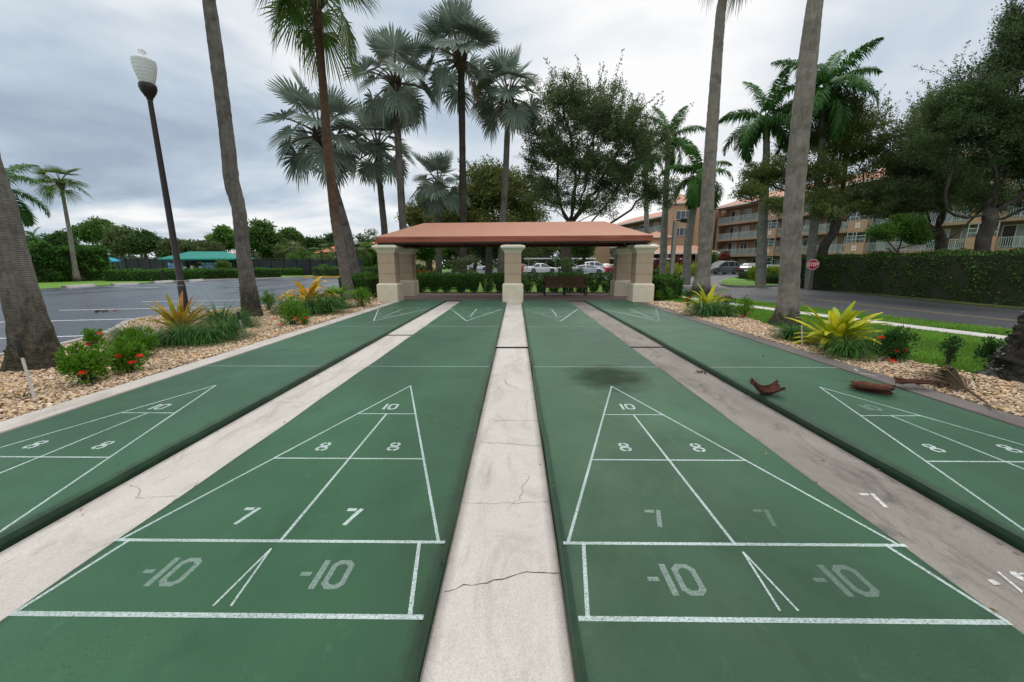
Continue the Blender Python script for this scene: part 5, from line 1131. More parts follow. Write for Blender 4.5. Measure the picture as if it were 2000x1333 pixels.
tree('oak_tree', 'dark oak with a many-limbed pale fork behind the long hedge', gz(1845, 530, Y), V(1838, 472, Y), [PB(1790, 290, 85, 75, Y), PB(1880, 330, 80, 75, Y), PB(1740, 360, 55, 36, Y), PB(1850, 230, 70, 60, Y+1), PB(1800, 380, 95, 30, Y), PB(1930, 390, 50, 35, Y), PB(1760, 405, 60, 20, Y-1), PB(1870, 395, 60, 24, Y-1.5), PB(1800, 345, 90, 50, Y-1)], 800, 100000, .11, 'oakleaf', 'oakbark', .28, 3, cr=.44, shoots=60, gap=.2, group='broadleaf trees around the courts')
Y = 19
tree('oak_tree', 'darkest oak, its crown filling the top corner over the long hedge', gz(1922, 560, Y), V(1935, 420, Y), [PB(1900, 200, 85, 90, Y), PB(1985, 160, 90, 130, Y), PB(1960, 300, 110, 80, Y), PB(2080, 250, 110, 130, Y), PB(1840, 270, 70, 60, Y), PB(2010, 60, 60, 80, Y), PB(2060, 380, 80, 50, Y)], 1150, 150000, .09, 'oakleaf_deep', 'oakbark', .26, 4, cr=.40, shoots=110, gap=.15, midpts=[V(1918, 500, Y), V(1925, 460, Y)], group='broadleaf trees around the courts')
# near lichen-covered trunk; unseen crown added above to shade the lawn side
Yn = 5.0; bn = G(1978, 742)
t_ = root('oak_tree', (bn[0]+.26, bn[1]+.12, -.03), 0, 'dark lichen-covered trunk at the edge of the pebbles beside the lawn', 'tree', 'broadleaf trees around the courts')
pts = [np.array([0, 0, -.1]), np.array([.05, 0, .25]), np.array([.16, 0, .7]), np.array([.30, .05, 1.15]), np.array([.55, .1, 1.7]), np.array([.9, .2, 2.5]), np.array([1.5, .3, 3.6])]
tm = trunk_mesh(pts, [.31, .28, .26, .26, .25, .22, .15], None, 3, 44, .035, .22, (.15, .35)); tm.tube([pts[4], [1.4, -.4, 2.5], [2.4, -.8, 3.8], [3.2, -1, 5.2]], [.2, .15, .11, .05], 10); tm.tube([pts[3], [.1, .9, 2.3], [.9, 1.4, 3.8], [1.6, 1.6, 5.6]], [.0+.01, .12, .10, .04], 10) if False else None
tm.build('trunk', M['oakbark_lichen'], t_)
zz_ = rng.random(2200)**1.2*1.6; aa_ = rng.random(2200)*2*np.pi; rr_ = np.interp(zz_, [0, .25, .7, 1.15, 1.7], [.35, .295, .27, .265, .255]); cx_ = np.interp(zz_, [0, .25, .7, 1.15, 1.7], [0, .05, .16, .30, .55])
pat = (np.sin(aa_*3+zz_*5)+np.sin(zz_*9+aa_*2)) > .1; lm = MB(); Pl = np.c_[cx_+np.cos(aa_)*rr_, np.sin(aa_)*rr_, zz_][pat]; kites(lm, Pl, np.full(len(Pl), .035), np.c_[np.cos(aa_), np.sin(aa_), np.full(2200, .3)][pat]*.3, .9, 0, .9); lm.build('lichen', M['lichen'], t_)
cb = MB(); cc = np.array([[2.6, -.2, 5.4], [3.6, -.9, 6.0], [2.4, -1.6, 5.0], [4.2, .6, 5.2], [3.2, 1.2, 5.8]])
P = (cc[rng.integers(0, 5, 6000)] + ell(6000, .5)*[1.2, 1.2, .9]); kites(cb, P, np.full(len(P), .07), None, .5); cb.build('crown', M['oakleaf_deep'], t_)
# small round tree, background trees
Y = 20.5
tree('small_tree', 'small round bright green tree poking above the long hedge', gz(1757, 560, Y), V(1757, 500, Y), [PB(1728, 452, 28, 20, Y), PB(1765, 440, 38, 20, Y), PB(1790, 462, 22, 16, Y)], 130, 16000, .09, 'treeleaf_bright', 'oakbark', .07, 5, cr=.24, gap=-.4, step=.3)
GBK = 'trees beyond the black fence'
BT = [  # px, py, rx, ry, Y, material, label, leaves
 (118, 470, 34, 15, 88, 'treeleaf_dark', 'low dark tree above the tall hedge, beside the slim fan palm'), (190, 448, 42, 24, 80, 'treeleaf', 'tall airy tree above the end of the tall hedge'), (238, 470, 30, 26, 74, 'treeleaf_dull', 'greyish tree between the tall airy tree and the dark round one'),
 (284, 474, 42, 22, 72, 'treeleaf_dark', 'dark round-topped tree between the tall airy tree and the teal awning'), (437, 466, 24, 21, 78, 'treeleaf_bright', 'bright green tree just before the bulging palm trunk'), (512, 462, 33, 32, 70, 'treeleaf', 'tall leafy tree just past the bulging palm trunk'), (345, 487, 36, 15, 70, 'treeleaf_dull', 'dull palmetto-like clump behind the lamp post'), (398, 486, 34, 15, 74, 'treeleaf_dull', 'dull palmetto-like clump above the teal awning'),
 (569, 462, 16, 17, 76, 'treeleaf', 'narrow leafy tree between the two red roofs'), (568, 490, 26, 14, 68, 'treeleaf_dull', 'low green clump below the narrow leafy tree'), (612, 484, 38, 16, 80, 'treeleaf_dark', 'broad dark tree behind the squat fan palms'), (655, 474, 28, 16, 86, 'treeleaf_dark', 'dark treetop beside the rusty palm trunk'), (715, 498, 20, 18, 60, 'treeleaf', 'dense green tree behind the far lamp post'), (60, 478, 40, 10, 95, 'treeleaf_dark', 'far dark treetop behind the small feather palm'), (20, 488, 40, 18, 80, 'treeleaf_dark', 'dark tree behind the thick leaning trunk'), (540, 492, 30, 16, 72, 'treeleaf', 'leafy tree in front of the first red roof')]
for k, (px, py, rx, ry, Y, mt, lb) in enumerate(BT):
    bl = [PB(px, py, rx*.75, ry, Y), PB(px-rx*.55, py+ry*.35, rx*.5, ry*.75, Y+1), PB(px+rx*.5, py+ry*.3, rx*.55, ry*.7, Y-1), PB(px+rx*.1, py-ry*.35, rx*.4, ry*.55, Y)]
    tree('background_tree', lb, gz(px, 530, Y), V(px, min(py+ry*.9, 512), Y), bl, 90, 11000, .45, mt, 'oakbark', .22, 60+k, GBK, cr=1.0, gap=.1, step=1.2)
GM = 'trees behind the canopy'
tree('olive_tree', 'olive-green tree with a broad crown between two silver-blue palms', gz(955, 530, 44), V(955, 470, 44), [PB(960, 370, 70, 55, 44), PB(915, 400, 55, 50, 44), PB(1020, 400, 55, 60, 45), PB(880, 420, 45, 36, 44), PB(960, 440, 90, 30, 43)], 420, 60000, .24, 'oakleaf_olive', 'oakbark', .4, 80, GM, cr=.9, gap=-.3, shoots=10, step=.9)
tree('olive_tree', 'lower olive-green tree behind the short silver-blue palm', gz(835, 530, 50), V(835, 475, 50), [PB(835, 408, 36, 28, 50), PB(815, 430, 26, 22, 50), PB(870, 420, 40, 30, 50)], 180, 26000, .26, 'oakleaf_olive', 'oakbark', .3, 81, GM, cr=.9, gap=-.2, step=.9)
for k, (px, Y, rx, mt, lb) in enumerate([(835, 40, 24, 'treeleaf_bright', 'small bright green tree under the lot-side end of the canopy'), (925, 52, 40, 'oakleaf', 'dark twisted tree seen under the canopy'), (950, 47, 30, 'oakleaf', 'leaning dark tree seen under the canopy beside the middle pillar'), (885, 60, 40, 'treeleaf_dark', 'dark tree behind the short palm trunk under the canopy'), (1050, 86, 60, 'oakleaf_olive', 'olive tree behind the carport roof'), (1015, 70, 40, 'treeleaf_dull', 'dull green tree just beyond the middle pillar'), (1135, 62, 26, 'treeleaf', 'green tree in front of the salmon end wall')]):
    tree('shade_tree', lb, gz(px, 530, Y), V(px+6, 500, Y), [PB(px, 488, rx, 16, Y), PB(px+rx*.5, 470, rx*.8, 18, Y+1), PB(px-rx*.5, 474, rx*.7, 18, Y-1)], 130, 22000, .25, mt, 'oakbark', .26, 90+k, GM, cr=.8, gap=-.2, step=.9)
tree('young_tree', 'thin young tree behind the bench, in front of the parked cars', gz(1118, 560, 22.5), V(1113, 540, 22.5), [PB(1108, 520, 14, 26, 22.5), PB(1128, 532, 16, 12, 22.5), PB(1100, 545, 14, 12, 22.5), PB(1085, 508, 8, 6, 22.5)], 60, 2600, .07, 'treeleaf', 'oakbark', .10, 99, GM, cr=.2, gap=.2, step=.3)
tree('young_tree', 'wiry low shrub-like tree between the two palm trunks under the canopy', gz(905, 560, 23), V(905, 535, 23), [PB(890, 515, 18, 12, 23), PB(915, 510, 20, 14, 23), PB(905, 525, 26, 10, 23)], 60, 2200, .07, 'treeleaf_dull', 'oakbark', .08, 100, GM, cr=.2, gap=.2, step=.3)
tree('young_tree', 'thin-stemmed sapling in front of the banner hedge across the parking lot', gz(437, 545, 42), V(437, 535, 42), [PB(437, 516, 13, 8, 42), PB(430, 520, 9, 6, 42), PB(445, 519, 8, 6, 42)], 40, 1800, .14, 'treeleaf', 'oakbark', .05, 101, GM, cr=.35, gap=-.2, step=.4)

BACK = [(-12, 104, 30, 'treeleaf_dark', 'dark far tree at the back of the rear car park behind the canopy middle'), (-26, 100, 34, 'treeleaf', 'far green tree past the yellow house wall'), (2, 110, 34, 'oakleaf_olive', 'far olive tree behind the carport'), (12, 108, 30, 'treeleaf_dark', 'far dark tree behind the white cars'), (-38, 96, 30, 'treeleaf_dark', 'far dark tree behind the front pillar at the lot side'), (21, 122, 24, 'treeleaf', 'far green tree between carport and salmon end wall')]
for k, (x, Y, rx, mt, lb) in enumerate(BACK):
    b_ = np.array([x, Y, -.1]); bl = [(x, Y, 6.2, 5.5, 4, 3.2), (x-4.5, Y+1, 5, 3.6, 3, 2.8), (x+4.5, Y-1, 5, 3.8, 3, 2.8), (x+1, Y, 3.2, 6.5, 3, 2.0)]
    tree('background_tree', lb, b_, b_+[0, 0, 3.0], bl, 90, 11000, .45, mt, 'oakbark', .3, 140+k, 'trees at the far side of the rear car park', cr=1.2, gap=-.5, step=1.3)
def woods(name, lab, pts, h, n_, leaf, mat, seed, dep=4):
    r_ = np.random.default_rng(seed); P2 = np.array([p[:2] for p in pts], float); L = np.linalg.norm(np.diff(P2, axis=0), axis=1); cum = np.r_[0, np.cumsum(L)]; s = r_.random(n_)*cum[-1]
    x = np.interp(s, cum, P2[:, 0]); y = np.interp(s, cum, P2[:, 1]) + r_.random(n_)*dep; hh = h*(.75+.2*np.sin(s*.35+seed)+.15*np.sin(s*.9)+.08*np.sin(s*2.3)); z = r_.random(n_)*hh
    mb = MB(); kites(mb, np.c_[x, y, z], np.full(n_, leaf), None, .7); return tag(mb.build(name, M[mat]), lab, 'undergrowth', None, 'stuff')
woods('undergrowth', 'mass of green scrub beyond the black fences', [V(-60, 500, 92), V(380, 500, 78), V(560, 500, 72), V(745, 500, 66)], 3.6, 26000, .5, 'treeleaf_dull', 5)
woods('undergrowth', 'dark mass of bushes at the far end of the rear car park', [(-42, 100), (-10, 106), (22, 112), (30, 125)], 3.4, 16000, .5, 'treeleaf_dark', 6)
woods('undergrowth', 'dark planting under the trees between fence and canopy', [V(740, 500, 44), V(820, 500, 42)], 1.6, 3500, .25, 'treeleaf_dark', 7, 2)

# ================================================================ HEDGES
def hedge(name, lab, pts, w_, h, n_, leaf, mat, seed, group=None, wob=.06, loc_z=-.05, cat='hedge'):
    global rng
    old = rng; rng = np.random.default_rng(seed); P2 = [np.array(p[:2], float) for p in pts]; c0 = P2[0].copy(); t_ = root(name, (*c0, loc_z), 0, lab, cat, group)
    q = [p-c0 for p in P2]; core = MB(); ribbon(core, q, w_-leaf*1.6, .0, h-leaf*.9); core.build('dark_core', M['hedge_core'], t_)  # solid core behind the leaves, coloured dark as inner shade
    L = np.array([np.linalg.norm(q[i+1]-q[i]) for i in range(len(q)-1)]); cum = np.r_[0, np.cumsum(L)]; tot = cum[-1]
    area = np.array([tot*h, tot*h, tot*w_*1.3, w_*h, w_*h]); pr_ = area/area.sum(); which = rng.choice(5, n_, p=pr_); s = rng.random(n_)*tot; s[which == 3] = 0; s[which == 4] = tot
    i = np.clip(np.searchsorted(cum, s, 'right')-1, 0, len(L)-1); qa = np.array(q)[i]; qb = np.array(q)[i+1]; u = ((s-cum[i])/L[i])[:, None]; base = qa+(qb-qa)*u; t2 = (qb-qa)/L[i][:, None]; nn_ = np.c_[-t2[:, 1], t2[:, 0]]
    side = rng.random(n_)*2-1; side[which == 0] = 1; side[which == 1] = -1; z = rng.random(n_)**.9*h; z[which == 2] = h
    bump_ = wob*(np.sin(s*2.3+seed)+np.sin(s*5.1+z*3)+.8*np.sin(z*6+s*1.7)) ; off = (side*(w_/2))[:, None]*nn_ + (np.sign(side)*bump_*(which < 2))[:, None]*nn_
    z = z+np.where(which == 2, bump_*.9+.04*rng.normal(size=n_), 0); end = np.where(which == 3, -1., np.where(which == 4, 1., 0.))
    X = np.c_[base+off, z]; X -= (rng.random(n_)**2*leaf*1.8)[:, None]*np.c_[nn_*side[:, None], (which == 2)*1.]
    D = np.c_[nn_*(np.sign(side)*(which < 2))[:, None]+t2*end[:, None], (which == 2)*1.+.35]
    mb = MB(); kites(mb, X, np.full(n_, leaf), D*.9, .55, 0, .75); mb.build('leaves', M[mat], t_); rng = old; return t_
hedge('hedge', 'long tall dark clipped hedge across the road', [(19.35, 26.5), (19.3, 21), (19.0, 15), (20.0, 8), (22, 0)], 1.5, 1.93, 52000, .085, 'hedge_dark', 1, wob=.085, loc_z=-.06)
hedge('hedge', 'tall bright hedge beyond the parking lot', [G(10, 556, -.1)[:2]+[-2, 1.2], G(213, 549, -.1)[:2]+[-2, 1.2]], 3.2, 2.75, 22000, .20, 'hedge', 2, wob=.16)
hedge('hedge', 'low clipped hedge running in front of the black windscreen', [G(214, 550, -.1)[:2], G(300, 550.5, -.1)[:2]+[0, 1], G(400, 546, -.1)[:2], G(546, 542.5, -.1)[:2]], 1.1, .88, 14000, .13, 'hedge', 3, 'low hedges beyond the parking lot', .04)
hedge('hedge', 'low hedge set back between the driveway gap and black fence', [G(547, 538.5, -.1)[:2], G(588, 538.5, -.1)[:2]], 1.0, .75, 4000, .15, 'hedge', 4, 'low hedges beyond the parking lot', .04)
hedge('hedge', 'rounded low hedge behind the yellow kerb', [(-23.0, 45.0), (-16, 44.8), (-9.5, 44.4)], 1.4, 1.05, 8000, .13, 'hedge', 5, 'low hedges beyond the parking lot', .12)
hedge('hedge', 'hedge beside the front pillar at the parking lot side', [(-7.75, 17.6), (-5.75, 17.6)], 1.1, .92, 8000, .075, 'hedge', 6, 'hedges beside the canopy', .06)
hedge('hedge', 'bushy hedge beside the front pillar at the lawn side', [(5.8, 16.7), (6.95, 17.4)], 1.1, .88, 7000, .08, 'hedge', 7, 'hedges beside the canopy', .08)
hedge('hedge', 'low far hedge behind the row of shrubs', [(-7.8, 25.5), (-2.5, 25.5)], 1.0, .85, 7000, .10, 'hedge', 8, 'hedges behind the canopy', .05)
hedge('hedge', 'low clipped hedge in front of the salmon tower', [G(1275, 541, -.1)[:2], G(1330, 537.5, -.1)[:2], G(1398, 533, -.1)[:2]], 1.3, .72, 6000, .15, 'hedge_dark', 9, 'hedges by the apartment entrance', .04)
hedge('hedge', 'low clipped hedge on the grass island', [G(1450, 546, -.1)[:2]+[.3, .3], G(1520, 550, -.1)[:2], (18.7, 28.4)], 1.3, .62, 8000, .11, 'hedge_dark', 10, 'hedges by the apartment entrance', .05)
def bush(name, lab, px, py, w_px, h_px, Y, mat, n_, leaf, seed, group=None, cat='shrub', z=-.05):
    c = V(px, py, Y); rad = abs(V(px+w_px/2, py, Y)[0]-c[0]); h = abs(V(px, py-h_px, Y)[2]-c[2]); t_ = root(name, (c[0], c[1], z), 0, lab, cat, group)
    mb, st, cc_ = shrub_mesh(n_, rad, h, leaf, seed, clumps=22); mb.build('foliage', M[mat], t_); st.build('stems', M['oakbark'], t_); return t_
bush('yellow_shrub', 'yellow-green shrub on the grass island, lot side', 1480, 545, 34, 34, 33, 'yshrub', 2200, .14, 1, 'yellow-green shrubs'); bush('yellow_shrub', 'yellow-green shrub on the grass island beside the thick pale trunk', 1508, 545, 34, 32, 32, 'yshrub', 2200, .14, 2, 'yellow-green shrubs')
bush('yellow_shrub', 'yellow-green shrub in front of the salmon tower, near side', 1310, 540, 50, 24, 48, 'yshrub', 2000, .2, 3, 'yellow-green shrubs'); bush('yellow_shrub', 'yellow-green shrub behind the slim pale palm trunk', 1360, 538, 50, 22, 48, 'yshrub', 2000, .2, 4, 'yellow-green shrubs')
for k, (px, Y, lb, w_) in enumerate([(1285, 55, 'dark red shrub by the far end of the planted island', 36), (1335, 56, 'dark red shrub at the entrance porch', 44), (1318, 55, 'low dark red shrub before the street light', 30)]): bush('red_shrub', lb, px, 540, w_, 34, Y, 'redshrub', 1500, .22, 10+k, 'dark red shrubs at the entrance')
bush('red_shrub', 'round reddish tree-shrub beside the grey parked car', 1411, 535, 26, 44, 64, 'redshrub', 1500, .22, 14, 'dark red shrubs at the entrance'); bush('green_shrub', 'round green shrub-tree in front of the entrance roof', 1385, 535, 30, 46, 60, 'treeleaf', 1800, .22, 15)
for k, (px, lb) in enumerate([(815, 'croton bush next to the pillar at the lot side'), (833, 'croton bush second from the pillar at the lot side'), (850, 'croton bush beside the short palm trunk')]): bush('croton_bush', lb, px, 530, 26, 26, 31, 'croton', 1300, .13, 20+k, 'red and yellow croton bushes seen under the canopy')
bush('croton_bush', 'croton bush beside the white parked car', 1179, 530, 12, 12, 60, 'croton', 500, .2, 25)
# row of small hedge plants behind the pavers: every plant its own object
SH = []
for v_ in range(3):
    t_ = root('hedge_plant', (0, -50, 0), 0, 'x', 'shrub', 'young hedge plants in a row behind the pavers')
    old = rng; rng = np.random.default_rng(400+v_); mb = MB(); n_ = 2200; z = rng.random(n_)**.75*1.0; a = rng.random(n_)*6.283; rr = (.15+.20*np.minimum(1, z/.6))*(rng.random(n_)**.4)*(1+.2*np.sin(a*3+v_)); P = np.c_[np.cos(a)*rr, np.sin(a)*rr, z+.02]
    kites(mb, P, np.full(n_, .07), np.c_[np.cos(a), np.sin(a), np.full(n_, 1.1)], .5, 0, .5); mb.build('foliage', M['hedge'], t_); st = MB()
    for k in range(6): st.tube([(0, 0, 0), (.05*rng.normal(), .05*rng.normal(), .4), (.1*rng.normal(), .1*rng.normal(), .85)], [.012, .008, .004], 4)
    st.build('stems', M['oakbark'], t_); rng = old; SH.append(t_)
xs = list(np.arange(-4.75, 6.2, .66)); nm = len(xs); used = [0, 0, 0]
ordn = ['first', 'second', 'third', 'fourth', 'fifth', 'sixth', 'seventh', 'eighth', 'ninth', 'tenth', 'eleventh', 'twelfth', 'thirteenth', 'fourteenth', 'fifteenth', 'sixteenth', 'seventeenth', 'eighteenth']
for k, x in enumerate(xs):
    lb = f'young hedge plant, {ordn[k]} in the row behind the pavers counted from the parking lot side'; v_ = k % 3; loc = (x*1.06+.05*random.random(), 20.35+.08*random.random(), -.05); s_ = (.98+.25*random.random(), 1.0, .93+.12*random.random())
    if not used[v_]: o = SH[v_]; o.location = loc; o.scale = s_; o['label'] = lb; used[v_] = 1
    else: dup(SH[v_], loc, k*1.3, lb, s_)
# ================================================================ APARTMENT BUILDING
FD = np.array([7, -28.])/np.hypot(7, 28); FN = np.array([FD[1], -FD[0]])     # along the facade; outward (towards the court side)
if FN[0] > 0: FN = -FN
FP = np.array([39.5, 75.0])
def fac_s(px, p0=FP, d=FD):
    r_ = ray(px, 500); n = np.array([-d[1], d[0]]); t_ = (p0@n)/(r_[:2]@n); return float((r_[:2]*t_-p0)@d)
class Fac:
    """local frame: s along the facade, o outward, z up (relative to the building's empty at FP)"""
    def __init__(s, p0, d): s.p0 = np.array(p0, float); s.d = np.array(d, float); n = np.array([d[1], -d[0]]); s.n = n if n[0] < 0 else -n; s.rz = math.atan2(d[1], d[0])
    def P(s, a, o, z): q = s.d*a+s.n*o; return np.array([q[0], q[1], z])
    def box(s, mb, s0, s1, o0, o1, z0, z1, mi=0):
        c = s.P((s0+s1)/2, (o0+o1)/2, (z0+z1)/2); mb.box(c, (abs(s1-s0), abs(o1-o0), abs(z1-z0)), s.rz, mi)
FLZ = [3.05, 5.95, 8.85]; EAVE = 11.75
def window(f, parent, s, w_, z0, z1, o, blind=False, mull=2):
    fr = MB(); fw = .07
    f.box(fr, s-w_/2-fw, s+w_/2+fw, o-.03, o+.05, z1, z1+fw); f.box(fr, s-w_/2-fw-.04, s+w_/2+fw+.04, o-.03, o+.10, z0-fw, z0); f.box(fr, s-w_/2-fw, s-w_/2, o-.03, o+.05, z0, z1); f.box(fr, s+w_/2, s+w_/2+fw, o-.03, o+.05, z0, z1)
    for k in range(1, mull): f.box(fr, s-w_/2+w_*k/mull-.03, s-w_/2+w_*k/mull+.03, o-.03, o+.045, z0, z1)
    wo = fr.build('window', M['white_trim'], parent); g_ = MB(); f.box(g_, s-w_/2, s+w_/2, o-.03, o+.02, z0, z1); g_.build('pane', M['curtain' if blind else 'window'], wo)
def doorp(f, parent, s, z0, o):
    fr = MB(); f.box(fr, s-1.0, s-.93, o-.03, o+.05, z0, z0+2.2); f.box(fr, s+.93, s+1.0, o-.03, o+.05, z0, z0+2.2); f.box(fr, s-1.0, s+1.0, o-.03, o+.05, z0+2.2, z0+2.28); f.box(fr, s-.04, s+.04, o-.03, o+.05, z0, z0+2.2)
    d_ = fr.build('door', M['white_trim'], parent); g_ = MB(); f.box(g_, s-.93, s-.04, o-.03, o+.015, z0, z0+2.2); g_.build('panel', M['door_dark'], d_); g_ = MB(); f.box(g_, s+.04, s+.93, o-.03, o+.02, z0, z0+2.2); g_.build('screen_door', M['curtain'], d_)
def railing(f, parent, s0, s1, z, o=-.08, dens=.16):
    mb = MB(); f.box(mb, s0, s1, o-.03, o+.03, z+1.02, z+1.07); f.box(mb, s0, s1, o-.02, o+.02, z+.10, z+.14); n_ = int(abs(s1-s0)/dens)
    for k in range(n_+1):
        s_ = s0+(s1-s0)*k/n_; w_ = .035 if k % 9 == 0 else .017; f.box(mb, s_-w_, s_+w_, o-.012-w_*.3, o+.012+w_*.3, z, z+1.03)
    mb.build('railing', M['rail'], parent)
def wing(label, p0, d, L, blocks=(), bay=6.1, s_off=1.0, rec=-1.7, base_z=-.1, floors=FLZ, feat=True, name='apartment_building', detail=True, endwall=True):
    f = Fac(p0, d); t_ = root(name, (p0[0], p0[1], base_z), 0, label, 'building')
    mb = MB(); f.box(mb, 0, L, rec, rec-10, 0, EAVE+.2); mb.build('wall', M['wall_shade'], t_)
    mb = MB()
    for z in floors: f.box(mb, -.02, L+.02, .0, rec-.01, z-.32, z); 
    f.box(mb, -.02, L+.02, .02, rec-.01, EAVE-.30, EAVE); mb.build('floor_slabs', M['slab'], t_)
    mb = MB(); rr = f.P
    # roof: eave overhang, ridge behind
    e = .9; A = [rr(-e, e, EAVE+.10), rr(L+e, e, EAVE+.10), rr(L+e, -12.5, EAVE+.10), rr(-e, -12.5, EAVE+.10), rr(3.5, -5.5, EAVE+2.4), rr(L-3.5, -5.5, EAVE+2.4)]
    mb.add(A, [(0, 1, 5, 4), (1, 2, 5), (2, 3, 4, 5), (3, 0, 4)]); ro = mb.build('roof', M['tile'], t_)
    mb = MB(); f.box(mb, -e+.01, L+e-.01, e-.06, e-.01, EAVE-.12, EAVE+.085); f.box(mb, -e, L+e, e-.07, -12.4, EAVE-.02, EAVE+.06); mb.build('fascia', M['white_trim'], ro)
    for s_ in blocks:
        for z in floors: wmb = MB(); f.box(wmb, s_-1.15, s_+1.15, .35, -.6, z-.34, z+1.15); wmb.build('stair_panel', M['wall_salmon'], t_)
    for s_ in blocks:
        for z in floors:
            pm_ = MB()
            for a in (-.27, .05):
                for b in (.15, .50): f.box(pm_, s_+a, s_+a+.24, .33, .375, z+b, z+b+.28)
            pm_.build('plaque', M['white_trim'], t_)
        for z in [0]+list(floors):
            lt = MB(); zt = z+2.55; zb = z+(1.15 if z else .9)
            for a in (-1.1, -.4, .0, 1.1): f.box(lt, s_+a-.03, s_+a+.03, .26, .32, zb, zt)
            for zz in (zb+.45, zb+.9, zt-.04): f.box(lt, s_-1.1, s_+1.1, .262, .318, zz-.03, zz+.03)
            lt.build('lattice', M['rail'], t_)
    # columns
    cb = MB(); s_ = 0; cols = []
    for a in [0.12, L-.12]: f.box(cb, a-.15, a+.15, -.01, -.35, 0, EAVE-.3)
    cb.build('column', M['slab'], t_)
    nb = int((L-s_off)/bay)
    for fl, z in enumerate([0]+list(floors)):
        if z:
            cuts = [0.3]+sorted([q for b in blocks for q in (b-1.15, b+1.15)])+[L-.3]
            for a, b in zip(cuts[::2], cuts[1::2]):
                n_ = max(1, round((b-a)/9))
                for k in range(n_): railing(f, t_, a+(b-a)*k/n_+.02, a+(b-a)*(k+1)/n_-.02, z)
        for k in range(nb):
            sb = s_off+k*bay
            if detail:
                doorp(f, t_, sb+1.4, z+.02, rec); window(f, t_, sb+4.2, 1.5, z+.9, z+2.15, rec, (k+fl) % 2 == 0)
                if k % 2: window(f, t_, sb+5.7, .6, z+.95, z+2.1, rec, True, 1)
            else: window(f, t_, sb+2.5, 2.2, z+.5, z+2.2, rec, k % 2)
    return t_, f
bs = [fac_s(1501), fac_s(1669), fac_s(1912)]
wing('four-storey salmon apartment building with aqua balcony railings behind the oaks', FP-FD*3, FD, 58, [b+3 for b in bs])
pL = np.array([33.6, 86.0]); dL = np.array([-4, 21.])/np.hypot(4, 21)
wing('far wing of the salmon apartment building beyond the tower', pL, dL, 34, [], bay=6.5, detail=False)
# end wing seen under the canopy
f = Fac((19.4, 84), (math.cos(R(8)), -math.sin(R(8))*0)); 
t_ = root('apartment_building', (22.0, 112, -.1), 0, 'salmon end wall with a stack of aqua balconies seen under the canopy', 'building')
mb = MB(); mb.box2((0, 0, 0), (4.4, 9, 11.8)); mb.box2((4.4, 1.2, 0), (12, 9, 11.8)); mb.build('wall', M['wall_salmon'], t_)
mb = MB()
for z in FLZ: mb.box2((4.42, 0, z-.3), (10, 1.19, z))
mb.build('floor_slabs', M['white_trim'], t_); f2 = Fac((0, 0), (1, 0)); f2.n = np.array([0, -1.])
for z in FLZ: railing(f2, t_, 4.5, 9.9, z, -.08)
for z in [0]+FLZ: g_ = MB(); g_.box2((5.0, 1.15, z+.1), (6.4, 1.19, z+2.3)); g_.box2((7.2, 1.15, z+.9), (9.0, 1.19, z+2.2)); g_.build('window', M['door_dark'], t_)
mb = MB(); mb.add([(-.8, -.8, 11.8), (12.8, -.8, 11.8), (12.8, 10, 11.8), (-.8, 10, 11.8), (3, 4, 12.7), (9, 4, 12.7)], [(0, 1, 5, 4), (1, 2, 5), (2, 3, 4, 5), (3, 0, 4), (3, 2, 1, 0)]); mb.build('roof', M['tile'], t_)
# tower
t_ = root('entrance_tower', (31.0, 80.5, -.1), R(-14), 'salmon entrance tower with an orange tile hip roof and arched porch', 'building'); ft = Fac((0, 0), (1, 0)); ft.n = np.array([0, -1.])
mb = MB(); mb.box2((0, 0, 0), (4.2, 9, 13.2)); mb.box2((4.2, -1.0, 0), (7.6, 9, 15.0)); mb.box2((7.6, 2.0, 0), (13.5, 9, 12.2)); mb.box2((-5.2, -3, 0), (.0, 6, 6.6)); mb.build('wall', M['wall_salmon'], t_)
def hip(mb, x0_, y0_, x1_, y1_, z, h, e=.5):
    x0_, y0_, x1_, y1_ = x0_-e, y0_-e, x1_+e, y1_+e; m_ = min(x1_-x0_, y1_-y0_)/2
    if x1_-x0_ > y1_-y0_: a, b = (x0_+m_, (y0_+y1_)/2, z+h), (x1_-m_, (y0_+y1_)/2, z+h)
    else: a, b = ((x0_+x1_)/2, y0_+m_, z+h), ((x0_+x1_)/2, y1_-m_, z+h)
    v = [(x0_, y0_, z), (x1_, y0_, z), (x1_, y1_, z), (x0_, y1_, z), a, b]
    mb.add(v, [(0, 1, 5, 4), (1, 2, 5), (2, 3, 4, 5), (3, 0, 4), (3, 2, 1, 0)] if x1_-x0_ > y1_-y0_ else [(0, 1, 4), (1, 2, 5, 4), (2, 3, 5), (3, 0, 4, 5), (3, 2, 1, 0)])
mb = MB(); hip(mb, 0, 0, 4.15, 9, 13.22, 1.2, .35); hip(mb, -.3, 3.2, 4.1, 7.6, 14.4, 1.3, .2); hip(mb, -5.2, -3, -.38, 6, 6.62, 1.2, .4); hip(mb, -4.5, -9.5, 6.5, -3.4, 3.45, 1.3, .5); ro = mb.build('roof', M['tile'], t_)
mb = MB(); mb.box2((-.36, -.37, 13.0), (4.18, -.30, 13.21)); mb.box2((4.0, -1.2, 14.9), (7.8, 9.1, 15.15)); mb.box2((-5.62, -3.42, 6.42), (.1, -3.36, 6.61)); mb.box2((-5.02, -10.02, 3.2), (7.02, -9.96, 3.44)); mb.box2((-.05, 3.3, 13.9), (3.9, 7.5, 14.38)); mb.build('cornice', M['white_trim'], t_)
for z in (6.9, 10.1): window(ft, t_, 2.0, 2.6, z, z+1.5, 0.03, False, 3)
mb = MB(); th = np.linspace(0, math.pi, 15); mb.tube([(-3.3+.95*math.cos(a), -3.05, 4.3+.95*math.sin(a)) for a in th], .13, 6); mb.build('arch_trim', M['white_trim'], t_); mb = MB()
